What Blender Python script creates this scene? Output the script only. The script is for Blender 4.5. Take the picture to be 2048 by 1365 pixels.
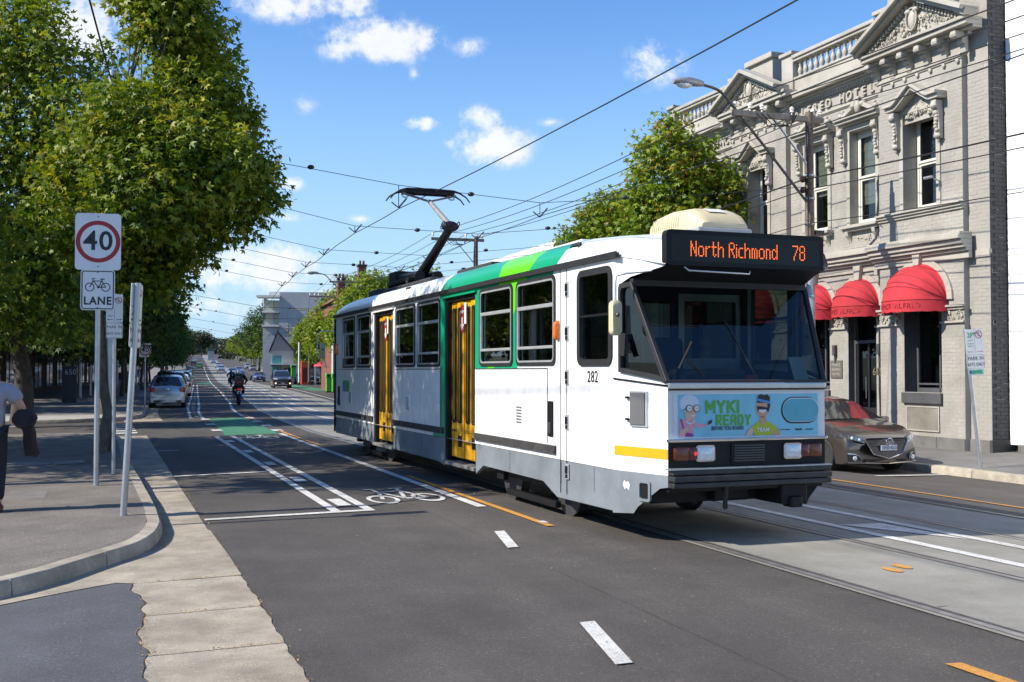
import bpy, bmesh, math, random
from mathutils import Vector, Matrix
import numpy as np
random.seed(7)
rnd = random.Random(11)
scene = bpy.context.scene
for o in list(bpy.data.objects):
    bpy.data.objects.remove(o)
COL = scene.collection
rad = math.radians

# ------------------------------------------------------------------ camera
CAM_H = 1.65
cam = bpy.data.cameras.new("camera")
cam.sensor_width = 36.0
cam.lens = 2200.0 * 36.0 / 2048.0
cam.clip_start = 0.1
cam.clip_end = 9000
camo = bpy.data.objects.new("camera", cam)
COL.objects.link(camo)
camo.location = (0, 0, CAM_H)
camo.rotation_euler = (rad(90) + math.atan(59.5 / 2200.0), 0, 0)
scene.camera = camo

# ------------------------------------------------------------------ light
SUN_EL = rad(39.0)
SUN_AZ = rad(73.0)            # shadows fall this far to the right of straight ahead
shadow_dir = Vector((math.sin(SUN_AZ) * math.cos(SUN_EL), math.cos(SUN_AZ) * math.cos(SUN_EL), -math.sin(SUN_EL)))
sl = bpy.data.lights.new("sun", 'SUN')
sl.energy = 5.0
sl.angle = rad(0.53)
sl.color = (1.0, 0.93, 0.82)
so = bpy.data.objects.new("sun", sl)
COL.objects.link(so)
so.rotation_euler = shadow_dir.to_track_quat('-Z', 'Y').to_euler()

world = bpy.data.worlds.new("World")
scene.world = world
world.use_nodes = True
wn = world.node_tree
wn.nodes.clear()
SKY_STRENGTH = 0.14


def wnode(t, **kw):
    n = wn.nodes.new(t)
    for k, v in kw.items():
        setattr(n, k, v)
    return n


def wl(a, b):
    wn.links.new(a, b)


def wmath(op, a, b=None, clamp=False):
    n = wnode('ShaderNodeMath', operation=op, use_clamp=clamp)
    for i, x in enumerate((a, b)):
        if x is None:
            continue
        if hasattr(x, 'links'):
            wl(x, n.inputs[i])
        else:
            n.inputs[i].default_value = x
    return n.outputs[0]


sky = wnode('ShaderNodeTexSky', sky_type='NISHITA', sun_disc=False)
sky.sun_elevation = SUN_EL
to_sun = -shadow_dir
sky.sun_rotation = math.atan2(to_sun.x, to_sun.y)
sky.altitude = 100
sky.air_density = 1.0
sky.dust_density = 0.0
sky.ozone_density = 2.2
hsv = wnode('ShaderNodeHueSaturation')
hsv.inputs['Saturation'].default_value = 1.26
hsv.inputs['Hue'].default_value = 0.508
hsv.inputs['Value'].default_value = 1.0
wl(sky.outputs[0], hsv.inputs['Color'])
tc = wnode('ShaderNodeTexCoord')
hz = wnode('ShaderNodeMixRGB', blend_type='MIX')        # pale blue air low over the horizon, all the way round
hz.inputs[2].default_value = (2.1, 3.25, 4.5, 1)
wl(hsv.outputs[0], hz.inputs[1])
# clouds: fair-weather cumulus as noise cut inside soft ellipses, given as (azimuth, elevation) on the sky
warp = wnode('ShaderNodeTexNoise', noise_dimensions='3D')
warp.inputs['Scale'].default_value = 26
warp.inputs['Detail'].default_value = 6
warp.inputs['Roughness'].default_value = 0.62
wl(tc.outputs['Generated'], warp.inputs['Vector'])
wisp = wnode('ShaderNodeTexNoise', noise_dimensions='3D')
wisp.inputs['Scale'].default_value = 70
wisp.inputs['Detail'].default_value = 5
wisp.inputs['Roughness'].default_value = 0.7
wl(tc.outputs['Generated'], wisp.inputs['Vector'])
sep = wnode('ShaderNodeSeparateXYZ')
wl(tc.outputs['Generated'], sep.inputs[0])
az = wmath('ARCTAN2', sep.outputs[0], sep.outputs[1])
el = wmath('ARCSINE', sep.outputs[2])
hr = wnode('ShaderNodeMapRange', interpolation_type='SMOOTHSTEP')
hr.inputs[1].default_value = -.02
hr.inputs[2].default_value = .34
hr.inputs[3].default_value = .92
hr.inputs[4].default_value = .0
wl(el, hr.inputs[0])
wl(hr.outputs[0], hz.inputs[0])


def P2AE(px, py):
    x = (px - 1024) / 2200.0
    y = -(py - 682.5) / 2200.0
    c, s = math.cos(math.atan(59.5 / 2200)), math.sin(math.atan(59.5 / 2200))
    v = Vector((x, c - y * s, s + y * c)).normalized()
    return math.atan2(v.x, v.y), math.asin(v.z)


CLOUDS = [  # px, py, half width, half height, density
    (760, 80, 128, 46, 1.0), (690, 95, 60, 30, .8), (560, 8, 100, 34, 1.0), (700, 12, 60, 30, .8),
    (978, 290, 88, 42, 1.25), (960, 240, 70, 32, .8), (850, 248, 50, 14, .85), (1310, 125, 66, 46, .85), (940, 95, 42, 22, .55),
    (175, 60, 90, 62, 1.1), (20, 185, 50, 30, .8), (582, 366, 28, 16, .9), (580, 436, 50, 14, .6), (720, 438, 30, 10, .6),
    (828, 150, 16, 22, .5), (500, 540, 150, 52, .95), (560, 515, 90, 36, .8), (430, 610, 160, 34, .75), (640, 590, 90, 18, .5), (1100, 245, 30, 12, .45), (600, 210, 40, 22, .4),
    # the rest of the sky, outside the photograph
    (2700, 120, 240, 80, 1.0), (3300, 380, 260, 60, .9), (-700, 200, 260, 90, 1.0), (-1500, 420, 320, 80, .9), (2300, 470, 180, 40, .7),
    (-350, -300, 200, 80, 1.0), (1300, -500, 260, 90, 1.0), (2400, -700, 260, 120, 1.0), (-1200, -700, 300, 120, 1.0), (600, -900, 240, 110, 1.0)]
acc = None
for px, py, hw, hh, dens in CLOUDS:
    a, e = P2AE(px, py)
    sa, se = 1.12 * hw / 2200.0, 1.15 * hh / 2200.0
    dx = wmath('MULTIPLY', wmath('SUBTRACT', az, a), 1.0 / sa)
    dy = wmath('MULTIPLY', wmath('SUBTRACT', el, e), 1.0 / se)
    d2 = wmath('SQRT', wmath('ADD', wmath('MULTIPLY', dx, dx), wmath('MULTIPLY', dy, dy)))
    b = wmath('MULTIPLY', wmath('SUBTRACT', 1.25, d2), dens * 0.8)
    acc = b if acc is None else wmath('MAXIMUM', acc, b)
n1 = wmath('MULTIPLY', wmath('SUBTRACT', warp.outputs[0], 0.5), 3.0)
n2 = wmath('MULTIPLY', wmath('SUBTRACT', wisp.outputs[0], 0.5), 1.25)
cl = wmath('ADD', wmath('ADD', acc, n1), n2)
cr = wnode('ShaderNodeValToRGB')
cr.color_ramp.interpolation = 'EASE'
cr.color_ramp.elements[0].position = 0.02
cr.color_ramp.elements[0].color = (0, 0, 0, 1)
cr.color_ramp.elements[1].position = 1.15 / 1.2
cr.color_ramp.elements[1].color = (.93, .93, .93, 1)
inside = wmath('MULTIPLY', acc, 2.2, True)
cl = wmath('MULTIPLY', cl, inside)
wl(cl, cr.inputs[0])
shade = wnode('ShaderNodeValToRGB')       # thick middles a little greyer than the lit rims
shade.color_ramp.elements[0].position = 0.35
shade.color_ramp.elements[0].color = (5.2, 5.25, 5.3, 1)
shade.color_ramp.elements[1].position = 1.0
shade.color_ramp.elements[1].color = (4.4, 4.5, 4.8, 1)
wl(wmath('MULTIPLY', warp.outputs[0], 1.25), shade.inputs[0])
mixc = wnode('ShaderNodeMixRGB', blend_type='MIX')
wl(cr.outputs[0], mixc.inputs[0])
wl(hz.outputs[0], mixc.inputs[1])
wl(shade.outputs[0], mixc.inputs[2])
bg = wnode('ShaderNodeBackground')
bg.inputs[1].default_value = SKY_STRENGTH
wl(mixc.outputs[0], bg.inputs[0])
wo = wnode('ShaderNodeOutputWorld')
wl(bg.outputs[0], wo.inputs[0])

scene.view_settings.view_transform = 'Standard'
scene.view_settings.look = 'None'
scene.view_settings.exposure = 0.58
scene.view_settings.gamma = 1.0
scene.view_settings.use_curve_mapping = False
try:
    scene.cycles.max_bounces = 8
    scene.cycles.transparent_max_bounces = 12
    scene.cycles.transmission_bounces = 6
    scene.cycles.use_denoising = True
except Exception:
    pass

# ------------------------------------------------------------------ road frame: s metres along the street, p metres to the right of the viewer's line
A0, A1, S0, S1 = rad(20.3), rad(16.0), 36.0, 56.0


def sm(a, b, x):
    t = min(1.0, max(0.0, (x - a) / (b - a)))
    return t * t * (3 - 2 * t)


def alpha(s):
    return A0 + (A1 - A0) * sm(S0, S1, s)


_C = [Vector((0, 0))]
for i in range(3200):
    a = alpha(i * .5 + .25)
    _C.append(_C[-1] + .5 * Vector((-math.sin(a), math.cos(a))))


def C(s):
    if s < 0:
        return s * Vector((-math.sin(A0), math.cos(A0)))
    i = min(int(s * 2), len(_C) - 2)
    f = s * 2 - i
    return _C[i] * (1 - f) + _C[i + 1] * f


def hill(s):
    h = s - 150
    return .0225 * h * h / (h + 60) if h > 0 else 0.0


def gz(s, p):
    if p < 5.3:
        t = -.014 * (5.3 - max(p, -4))
    elif p < 6.9:
        t = 0.0
    elif p < 10:
        t = -.02 * (p - 6.9)
    else:
        t = -.062 - .075 * (min(p, 13.8) - 10)
    return t * (1 - sm(40, 95, s)) + hill(s)


def R(s, p, z=0.0):
    a = alpha(s)
    c = C(s)
    return Vector((c.x + p * math.cos(a), c.y + p * math.sin(a), gz(s, p) + z))


def head(s):
    """rotation about z that turns local +x along the street, away from the viewer"""
    return alpha(s) + rad(90)


def interp(tab, x):
    if x <= tab[0][0]:
        return tab[0][1]
    for (a, b), (c, d) in zip(tab, tab[1:]):
        if x <= c:
            return b + (d - b) * (x - a) / (c - a)
    return tab[-1][1]


# ------------------------------------------------------------------ materials
MATS = {}


def mat(name, col, rough=.6, metal=0.0, var=.12, scale=3.0, bump=0.0, bscale=60.0, coat=0.0, spec=.5, speck=0.0, emis=0.0, dirt=0.0, chips=0.0, streak=0.0):
    if name in MATS:
        return MATS[name]
    m = bpy.data.materials.new(name)
    m.use_nodes = True
    nt = m.node_tree
    b = nt.nodes['Principled BSDF']
    b.inputs['Roughness'].default_value = rough
    b.inputs['Metallic'].default_value = metal
    b.inputs['Coat Weight'].default_value = coat
    b.inputs['Coat Roughness'].default_value = .06
    b.inputs['Specular IOR Level'].default_value = spec
    t = nt.nodes.new('ShaderNodeTexCoord')
    last = None
    c = list(col) + [1]
    if var > 0:
        n = nt.nodes.new('ShaderNodeTexNoise')
        n.inputs['Scale'].default_value = scale
        n.inputs['Detail'].default_value = 6
        n.inputs['Roughness'].default_value = .6
        nt.links.new(t.outputs['Object'], n.inputs['Vector'])
        r = nt.nodes.new('ShaderNodeValToRGB')
        r.color_ramp.elements[0].position = .3
        r.color_ramp.elements[1].position = .7
        r.color_ramp.elements[0].color = [x * (1 - var) for x in col] + [1]
        r.color_ramp.elements[1].color = [min(1, x * (1 + var)) for x in col] + [1]
        nt.links.new(n.outputs[0], r.inputs[0])
        last = r.outputs[0]
    if speck > 0:
        n = nt.nodes.new('ShaderNodeTexNoise')
        n.inputs['Scale'].default_value = 130
        n.inputs['Detail'].default_value = 3
        n.inputs['Roughness'].default_value = .75
        nt.links.new(t.outputs['Object'], n.inputs['Vector'])
        r = nt.nodes.new('ShaderNodeValToRGB')
        r.color_ramp.elements[0].position = .32
        r.color_ramp.elements[1].position = .68
        r.color_ramp.elements[0].color = [1 - speck] * 3 + [1]
        r.color_ramp.elements[1].color = [1 + speck] * 3 + [1]
        nt.links.new(n.outputs[0], r.inputs[0])
        mx = nt.nodes.new('ShaderNodeMixRGB')
        mx.blend_type = 'MULTIPLY'
        mx.inputs[0].default_value = 1
        if last:
            nt.links.new(last, mx.inputs[1])
        else:
            mx.inputs[1].default_value = c
        nt.links.new(r.outputs[0], mx.inputs[2])
        last = mx.outputs[0]
    if chips != 0:
        for sc, lo, hi, fac in (((38, .64, .70, 1.0), (75, .66, .72, 1.0), (48, .30, .36, -1.0)) if chips > 0 else ((34, .34, .40, -1.0), (90, .33, .38, -1.0))):
            n = nt.nodes.new('ShaderNodeTexNoise')
            n.inputs['Scale'].default_value = sc
            n.inputs['Detail'].default_value = 1
            nt.links.new(t.outputs['Object'], n.inputs['Vector'])
            r = nt.nodes.new('ShaderNodeValToRGB')
            r.color_ramp.elements[0].position = lo
            r.color_ramp.elements[1].position = hi
            v = 1 + chips if fac > 0 else 1 - .45 * min(1, chips) if chips > 0 else 1 + chips
            r.color_ramp.elements[0].color = [1, 1, 1, 1] if fac > 0 else [v, v, v, 1]
            r.color_ramp.elements[1].color = [v, v * .97, v * .92, 1] if fac > 0 else [1, 1, 1, 1]
            nt.links.new(n.outputs[0], r.inputs[0])
            mx = nt.nodes.new('ShaderNodeMixRGB')
            mx.blend_type = 'MULTIPLY'
            mx.inputs[0].default_value = 1
            if last:
                nt.links.new(last, mx.inputs[1])
            else:
                mx.inputs[1].default_value = c
            nt.links.new(r.outputs[0], mx.inputs[2])
            last = mx.outputs[0]
    if streak > 0:
        mp = nt.nodes.new('ShaderNodeMapping')
        mp.vector_type = 'TEXTURE'
        mp.inputs['Rotation'].default_value = (0, 0, rad(20.3))
        mp.inputs['Scale'].default_value = (.55, 14, 1)
        nt.links.new(t.outputs['Object'], mp.inputs[0])
        n = nt.nodes.new('ShaderNodeTexNoise')
        n.inputs['Scale'].default_value = 1
        n.inputs['Detail'].default_value = 5
        nt.links.new(mp.outputs[0], n.inputs['Vector'])
        r = nt.nodes.new('ShaderNodeValToRGB')
        r.color_ramp.elements[0].position = .35
        r.color_ramp.elements[1].position = .65
        r.color_ramp.elements[0].color = [1 - streak] * 3 + [1]
        r.color_ramp.elements[1].color = [1 + streak] * 3 + [1]
        nt.links.new(n.outputs[0], r.inputs[0])
        mx = nt.nodes.new('ShaderNodeMixRGB')
        mx.blend_type = 'MULTIPLY'
        mx.inputs[0].default_value = 1
        nt.links.new(last, mx.inputs[1])
        nt.links.new(r.outputs[0], mx.inputs[2])
        last = mx.outputs[0]
    if dirt > 0:
        n = nt.nodes.new('ShaderNodeTexNoise')
        n.inputs['Scale'].default_value = .9
        n.inputs['Detail'].default_value = 8
        n.inputs['Roughness'].default_value = .7
        nt.links.new(t.outputs['Object'], n.inputs['Vector'])
        r = nt.nodes.new('ShaderNodeValToRGB')
        r.color_ramp.elements[0].position = .42
        r.color_ramp.elements[1].position = .66
        r.color_ramp.elements[0].color = [1, 1, 1, 1]
        r.color_ramp.elements[1].color = [1 - dirt, 1 - dirt * 1.05, 1 - dirt * 1.15, 1]
        nt.links.new(n.outputs[0], r.inputs[0])
        mx = nt.nodes.new('ShaderNodeMixRGB')
        mx.blend_type = 'MULTIPLY'
        mx.inputs[0].default_value = 1
        if last:
            nt.links.new(last, mx.inputs[1])
        else:
            mx.inputs[1].default_value = c
        nt.links.new(r.outputs[0], mx.inputs[2])
        last = mx.outputs[0]
    if last:
        nt.links.new(last, b.inputs['Base Color'])
    else:
        b.inputs['Base Color'].default_value = c
    if bump > 0:
        n = nt.nodes.new('ShaderNodeTexNoise')
        n.inputs['Scale'].default_value = bscale
        n.inputs['Detail'].default_value = 4
        nt.links.new(t.outputs['Object'], n.inputs['Vector'])
        bp = nt.nodes.new('ShaderNodeBump')
        bp.inputs['Strength'].default_value = bump
        bp.inputs['Distance'].default_value = .01
        nt.links.new(n.outputs[0], bp.inputs['Height'])
        nt.links.new(bp.outputs[0], b.inputs['Normal'])
    if emis > 0:
        b.inputs['Emission Color'].default_value = c
        b.inputs['Emission Strength'].default_value = emis
    MATS[name] = m
    return m


def glass_mat(name, tint=(.75, .85, .82), rough=.02, see=.8):
    if name in MATS:
        return MATS[name]
    m = bpy.data.materials.new(name)
    m.use_nodes = True
    nt = m.node_tree
    nt.nodes.clear()
    o = nt.nodes.new('ShaderNodeOutputMaterial')
    tr = nt.nodes.new('ShaderNodeBsdfTransparent')
    tr.inputs[0].default_value = [x * see for x in tint] + [1]
    gl = nt.nodes.new('ShaderNodeBsdfGlossy')
    gl.inputs['Roughness'].default_value = rough
    gl.inputs['Color'].default_value = (1, 1, 1, 1)
    fr = nt.nodes.new('ShaderNodeLayerWeight')
    fr.inputs[0].default_value = .5
    pw = nt.nodes.new('ShaderNodeMath')
    pw.operation = 'POWER'
    pw.inputs[1].default_value = 4.0
    nt.links.new(fr.outputs['Facing'], pw.inputs[0])
    mr = nt.nodes.new('ShaderNodeMapRange')
    mr.inputs[3].default_value = .06
    mr.inputs[4].default_value = .85
    nt.links.new(pw.outputs[0], mr.inputs[0])
    mx = nt.nodes.new('ShaderNodeMixShader')
    nt.links.new(mr.outputs[0], mx.inputs[0])
    nt.links.new(tr.outputs[0], mx.inputs[1])
    nt.links.new(gl.outputs[0], mx.inputs[2])
    nt.links.new(mx.outputs[0], o.inputs[0])
    MATS[name] = m
    return m


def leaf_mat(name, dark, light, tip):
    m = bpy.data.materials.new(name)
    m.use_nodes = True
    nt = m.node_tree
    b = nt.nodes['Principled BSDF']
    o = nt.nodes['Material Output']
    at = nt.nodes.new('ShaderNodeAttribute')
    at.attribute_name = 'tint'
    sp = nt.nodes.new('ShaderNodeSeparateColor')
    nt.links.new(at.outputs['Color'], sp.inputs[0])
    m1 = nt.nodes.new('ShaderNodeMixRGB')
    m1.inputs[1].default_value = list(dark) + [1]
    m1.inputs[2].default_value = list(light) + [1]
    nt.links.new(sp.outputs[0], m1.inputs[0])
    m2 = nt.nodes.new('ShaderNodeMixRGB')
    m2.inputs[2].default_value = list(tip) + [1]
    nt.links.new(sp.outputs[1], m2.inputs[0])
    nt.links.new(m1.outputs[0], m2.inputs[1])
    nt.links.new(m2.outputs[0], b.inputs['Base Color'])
    b.inputs['Roughness'].default_value = .52
    b.inputs['Specular IOR Level'].default_value = .32
    tl = nt.nodes.new('ShaderNodeBsdfTranslucent')
    br = nt.nodes.new('ShaderNodeMixRGB')
    br.blend_type = 'MULTIPLY'
    br.inputs[0].default_value = 1
    br.inputs[2].default_value = (1.5, 1.5, .7, 1)
    nt.links.new(m2.outputs[0], br.inputs[1])
    nt.links.new(br.outputs[0], tl.inputs[0])
    mx = nt.nodes.new('ShaderNodeMixShader')
    mx.inputs[0].default_value = .3
    nt.links.new(b.outputs[0], mx.inputs[1])
    nt.links.new(tl.outputs[0], mx.inputs[2])
    nt.links.new(mx.outputs[0], o.inputs[0])
    return m


# ------------------------------------------------------------------ mesh builder
class MB:
    def __init__(self):
        self.v, self.f, self.m = [], [], []

    def face(self, pts, mi=0):
        i = len(self.v)
        self.v += [tuple(p) for p in pts]
        self.f.append(tuple(range(i, i + len(pts))))
        self.m.append(mi)
        return self

    def box(self, x0, x1, y0, y1, z0, z1, mi=0, M=None):
        i = len(self.v)
        pts = [(x0, y0, z0), (x1, y0, z0), (x1, y1, z0), (x0, y1, z0), (x0, y0, z1), (x1, y0, z1), (x1, y1, z1), (x0, y1, z1)]
        if M is not None:
            pts = [tuple(M @ Vector(p)) for p in pts]
        self.v += pts
        for q in ((0, 3, 2, 1), (4, 5, 6, 7), (0, 1, 5, 4), (1, 2, 6, 5), (2, 3, 7, 6), (3, 0, 4, 7)):
            self.f.append(tuple(i + k for k in q))
            self.m.append(mi)
        return self

    def bar(self, a, b, w, h=None, mi=0, up=(0, 0, 1)):
        """box beam from a to b, w wide and h high"""
        a, b = Vector(a), Vector(b)
        d = b - a
        L = d.length
        x = d.normalized()
        y = Vector(up).cross(x)
        if y.length < 1e-4:
            y = Vector((0, 1, 0)).cross(x)
        y.normalize()
        z = x.cross(y)
        h = w if h is None else h
        M = Matrix(((x.x, y.x, z.x, a.x), (x.y, y.y, z.y, a.y), (x.z, y.z, z.z, a.z), (0, 0, 0, 1)))
        return self.box(0, L, -w / 2, w / 2, -h / 2, h / 2, mi, M)

    def extrude(self, pts, vec, mi=0, mside=None, cap0=True, cap1=True):
        """closed prism from a planar ring of 3D points"""
        n = len(pts)
        i = len(self.v)
        vec = Vector(vec)
        self.v += [tuple(p) for p in pts] + [tuple(Vector(p) + vec) for p in pts]
        if cap0:
            self.f.append(tuple(range(i + n - 1, i - 1, -1)))
            self.m.append(mi)
        if cap1:
            self.f.append(tuple(range(i + n, i + 2 * n)))
            self.m.append(mi)
        for k in range(n):
            k2 = (k + 1) % n
            self.f.append((i + k, i + k2, i + n + k2, i + n + k))
            self.m.append(mi if mside is None else mside)
        return self

    def loft(self, rings, closed=True, mi=0, cap=True, fm=None):
        n = len(rings[0])
        i = len(self.v)
        for r in rings:
            self.v += [tuple(p) for p in r]
        for a in range(len(rings) - 1):
            for k in range(n if closed else n - 1):
                k2 = (k + 1) % n
                self.f.append((i + a * n + k, i + a * n + k2, i + (a + 1) * n + k2, i + (a + 1) * n + k))
                self.m.append(mi if fm is None else fm(a, k))
        if cap and closed:
            self.f.append(tuple(range(i + n - 1, i - 1, -1)))
            self.m.append(mi)
            j = i + (len(rings) - 1) * n
            self.f.append(tuple(range(j, j + n)))
            self.m.append(mi)
        return self

    def tube(self, pts, r, n=8, mi=0, cap=True):
        pts = [Vector(p) for p in pts]
        rs = r if isinstance(r, (list, tuple)) else [r] * len(pts)
        rings = []
        ref = None
        for k, p in enumerate(pts):
            d = (pts[min(k + 1, len(pts) - 1)] - pts[max(k - 1, 0)])
            if d.length < 1e-9:
                d = Vector((0, 0, 1))
            d.normalize()
            if ref is None:
                ref = Vector((0, 0, 1)) if abs(d.z) < .9 else Vector((1, 0, 0))
            x = (ref - d * ref.dot(d))
            if x.length < 1e-4:
                x = Vector((0, 1, 0)) - d * d.y
            x.normalize()
            ref = x
            y = d.cross(x)
            rings.append([p + rs[k] * (math.cos(2 * math.pi * j / n) * x + math.sin(2 * math.pi * j / n) * y) for j in range(n)])
        return self.loft(rings, True, mi, cap)

    def lathe(self, prof, n=12, c=(0, 0, 0), mi=0, axis='z', fm=None):
        rings = []
        for r, z in prof:
            ring = []
            for j in range(n):
                a = 2 * math.pi * j / n
                u, w = r * math.cos(a), r * math.sin(a)
                p = (u, w, z) if axis == 'z' else ((z, u, w) if axis == 'x' else (w, z, u))
                ring.append((p[0] + c[0], p[1] + c[1], p[2] + c[2]))
            rings.append(ring)
        return self.loft(rings, True, mi, True, fm)

    def ball(self, c, r, n=10, m=6, mi=0):
        rx, ry, rz = r if isinstance(r, (tuple, list)) else (r, r, r)
        rings = []
        for a in range(m + 1):
            t = math.pi * a / m
            rr = max(.02, math.sin(t))
            rings.append([(c[0] + rx * rr * math.cos(2 * math.pi * j / n), c[1] + ry * rr * math.sin(2 * math.pi * j / n), c[2] - rz * math.cos(t)) for j in range(n)])
        return self.loft(rings, True, mi, True)

    def build(self, name, mats, parent=None, smooth=0, bevel=0, loc=None, rz=None):
        me = bpy.data.meshes.new(name)
        me.from_pydata(self.v, [], self.f)
        if not isinstance(mats, (list, tuple)):
            mats = [mats]
        for mm in mats:
            me.materials.append(mm)
        if len(mats) > 1:
            me.polygons.foreach_set('material_index', self.m)
        me.update()
        if smooth:
            me.shade_smooth()
            me.set_sharp_from_angle(angle=rad(smooth))
        o = bpy.data.objects.new(name, me)
        COL.objects.link(o)
        if parent is not None:
            o.parent = parent
        if bevel:
            bv = o.modifiers.new('bevel', 'BEVEL')
            bv.width = bevel
            bv.segments = 2
            bv.limit_method = 'ANGLE'
            bv.angle_limit = rad(40)
        if loc is not None:
            o.location = loc
        if rz is not None:
            o.rotation_euler = (0, 0, rz)
        return o


def tag(o, label=None, cat=None, group=None, kind=None):
    if label:
        o['label'] = label
    if cat:
        o['category'] = cat
    if group:
        o['group'] = group
    if kind:
        o['kind'] = kind
    return o


def thing(name, label, cat, loc=(0, 0, 0), rz=0.0, group=None):
    o = bpy.data.objects.new(name, None)
    o.empty_display_size = .2
    COL.objects.link(o)
    o.location = loc
    o.rotation_euler = (0, 0, rz)
    return tag(o, label, cat, group)


def copy_tree(o, parent=None):
    c = o.copy()
    COL.objects.link(c)
    c.parent = parent
    for ch in list(o.children):
        copy_tree(ch, c)
    return c


def dup(root, label, loc, rz, group=None):
    c = copy_tree(root)
    c['label'] = label
    if group:
        c['group'] = group
    c.location = loc
    c.rotation_euler = (root.rotation_euler.x, root.rotation_euler.y, rz)
    return c


def piece(name, me, parent, M):
    """one more object sharing the mesh me"""
    o = bpy.data.objects.new(name, me)
    COL.objects.link(o)
    o.parent = parent
    o.matrix_local = M
    return o


def text(name, body, size, m, parent, M, depth=.002, align='CENTER', wide=1.0, bold=0.0):
    cu = bpy.data.curves.new(name, 'FONT')
    cu.body = body
    cu.size = size
    cu.align_x = align
    cu.align_y = 'CENTER'
    cu.extrude = depth
    cu.offset = bold
    cu.resolution_u = 3
    cu.space_character = 1.05 + 2.2 * bold / size
    cu.materials.append(m)
    tmp = bpy.data.objects.new(name, cu)
    me = bpy.data.meshes.new_from_object(tmp)
    bpy.data.objects.remove(tmp)
    bpy.data.curves.remove(cu)
    if len(me.materials) == 0:
        me.materials.append(m)
    o = bpy.data.objects.new(name, me)
    COL.objects.link(o)
    o.parent = parent
    o.matrix_local = M @ Matrix.Diagonal((wide, 1, 1, 1))
    return o


def frame(o, x, y):
    """matrix with origin o, local x and y axes as given (text plane)"""
    x = Vector(x).normalized()
    y = Vector(y).normalized()
    z = x.cross(y)
    return Matrix(((x.x, y.x, z.x, o[0]), (x.y, y.y, z.y, o[1]), (x.z, y.z, z.z, o[2]), (0, 0, 0, 1)))


def rrect(w, h, r, n=5):
    """rounded rectangle ring centred on 0 in 2D"""
    out = []
    for cx, cy, a0 in ((w / 2 - r, h / 2 - r, 0), (-w / 2 + r, h / 2 - r, 90), (-w / 2 + r, -h / 2 + r, 180), (w / 2 - r, -h / 2 + r, 270)):
        for k in range(n + 1):
            a = rad(a0 + 90 * k / n)
            out.append((cx + r * math.cos(a), cy + r * math.sin(a)))
    return out


def ring_prism(mb, outer, inner, to3, d, mi=0):
    """flat ring between two loops with the same count, thickness d along the to3 normal"""
    n = len(outer)
    o0 = [to3(x, y, 0) for x, y in outer]
    o1 = [to3(x, y, d) for x, y in outer]
    i0 = [to3(x, y, 0) for x, y in inner]
    i1 = [to3(x, y, d) for x, y in inner]
    for a, b in ((o0, o1), (o1, i1), (i1, i0)):
        for k in range(n):
            k2 = (k + 1) % n
            mb.face([a[k], a[k2], b[k2], b[k]], mi)
    return mb


def basic_mats():
    M = {}
    M['steel'] = mat('galvanised_steel', (.46, .48, .5), .38, .75, .12, 6, bump=.15, bscale=30)
    M['dark_steel'] = mat('dark_steel', (.09, .09, .095), .45, .6, .2, 5)
    M['black'] = mat('black_rubber', (.018, .018, .019), .55, 0, .25, 8)
    M['blackpaint'] = mat('black_paint', (.02, .02, .022), .35, 0, .2, 6)
    M['white'] = mat('white_sign_face', (.74, .75, .75), .45, 0, .04, 5, dirt=.06)
    M['signblack'] = mat('sign_black', (.02, .02, .02), .5, 0, 0)
    M['signred'] = mat('sign_red', (.36, .02, .025), .5, 0, .05)
    M['signgreen'] = mat('sign_green', (.03, .33, .16), .5, 0, .05)
    M['wood'] = mat('weathered_timber', (.27, .23, .19), .85, 0, .3, 9, bump=.4, bscale=40)
    M['porcelain'] = mat('white_porcelain', (.78, .74, .66), .25, 0, .05)
    M['chrome'] = mat('chrome', (.75, .76, .78), .12, 1.0, .05)
    M['tyre'] = mat('tyre_rubber', (.025, .025, .026), .8, 0, .25, 12, bump=.2, bscale=50)
    M['alloy'] = mat('alloy_rim', (.55, .56, .58), .25, .9, .1)
    M['lampglass'] = mat('lamp_glass', (.7, .74, .78), .08, .2, .15, 40)
    M['redlamp'] = mat('red_lamp', (.42, .015, .012), .18, 0, .2, 30, coat=.6)
    M['orangelamp'] = mat('orange_lamp', (.75, .16, .015), .2, 0, .15, 30, coat=.6)
    M['carglass'] = mat('car_glass', (.018, .022, .024), .04, 0, .1, 3, coat=1.0)
    M['plate'] = mat('number_plate', (.62, .64, .68), .4, 0, .05)
    M['plateblue'] = mat('plate_lettering', (.03, .05, .2), .5, 0, 0)
    return M


M = basic_mats()
# ================================================================== GROUND, ROAD, KERBS, MARKINGS
asphalt = mat('asphalt', (.080, .0715, .0645), .82, 0, .16, 1.1, bump=.55, bscale=260, speck=.5, spec=.35, dirt=.14, chips=.55, streak=.11)
asphalt2 = mat('side_street_asphalt', (.088, .090, .098), .8, 0, .16, 1.7, bump=.55, bscale=240, speck=.5, spec=.35, chips=.5, streak=.06)
pathasph = mat('footpath_asphalt', (.165, .145, .125), .85, 0, .2, 1.4, bump=.6, bscale=230, speck=.55, dirt=.2, chips=.7)
concrete = mat('gutter_concrete', (.345, .30, .232), .85, 0, .24, 3.3, bump=.5, bscale=160, speck=.4, dirt=.3, chips=.25)
kerbc = mat('kerb_concrete', (.36, .32, .255), .85, 0, .26, 4.5, bump=.55, bscale=120, speck=.3, dirt=.32)
slabc = mat('track_concrete', (.255, .245, .212), .8, 0, .13, .8, bump=.35, bscale=170, speck=.26, dirt=.25, chips=-.0, streak=.09)
paintw = mat('white_road_paint', (.62, .615, .59), .75, 0, .16, 14, bump=.3, bscale=150, speck=.4, dirt=.3, chips=-.32)
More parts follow.
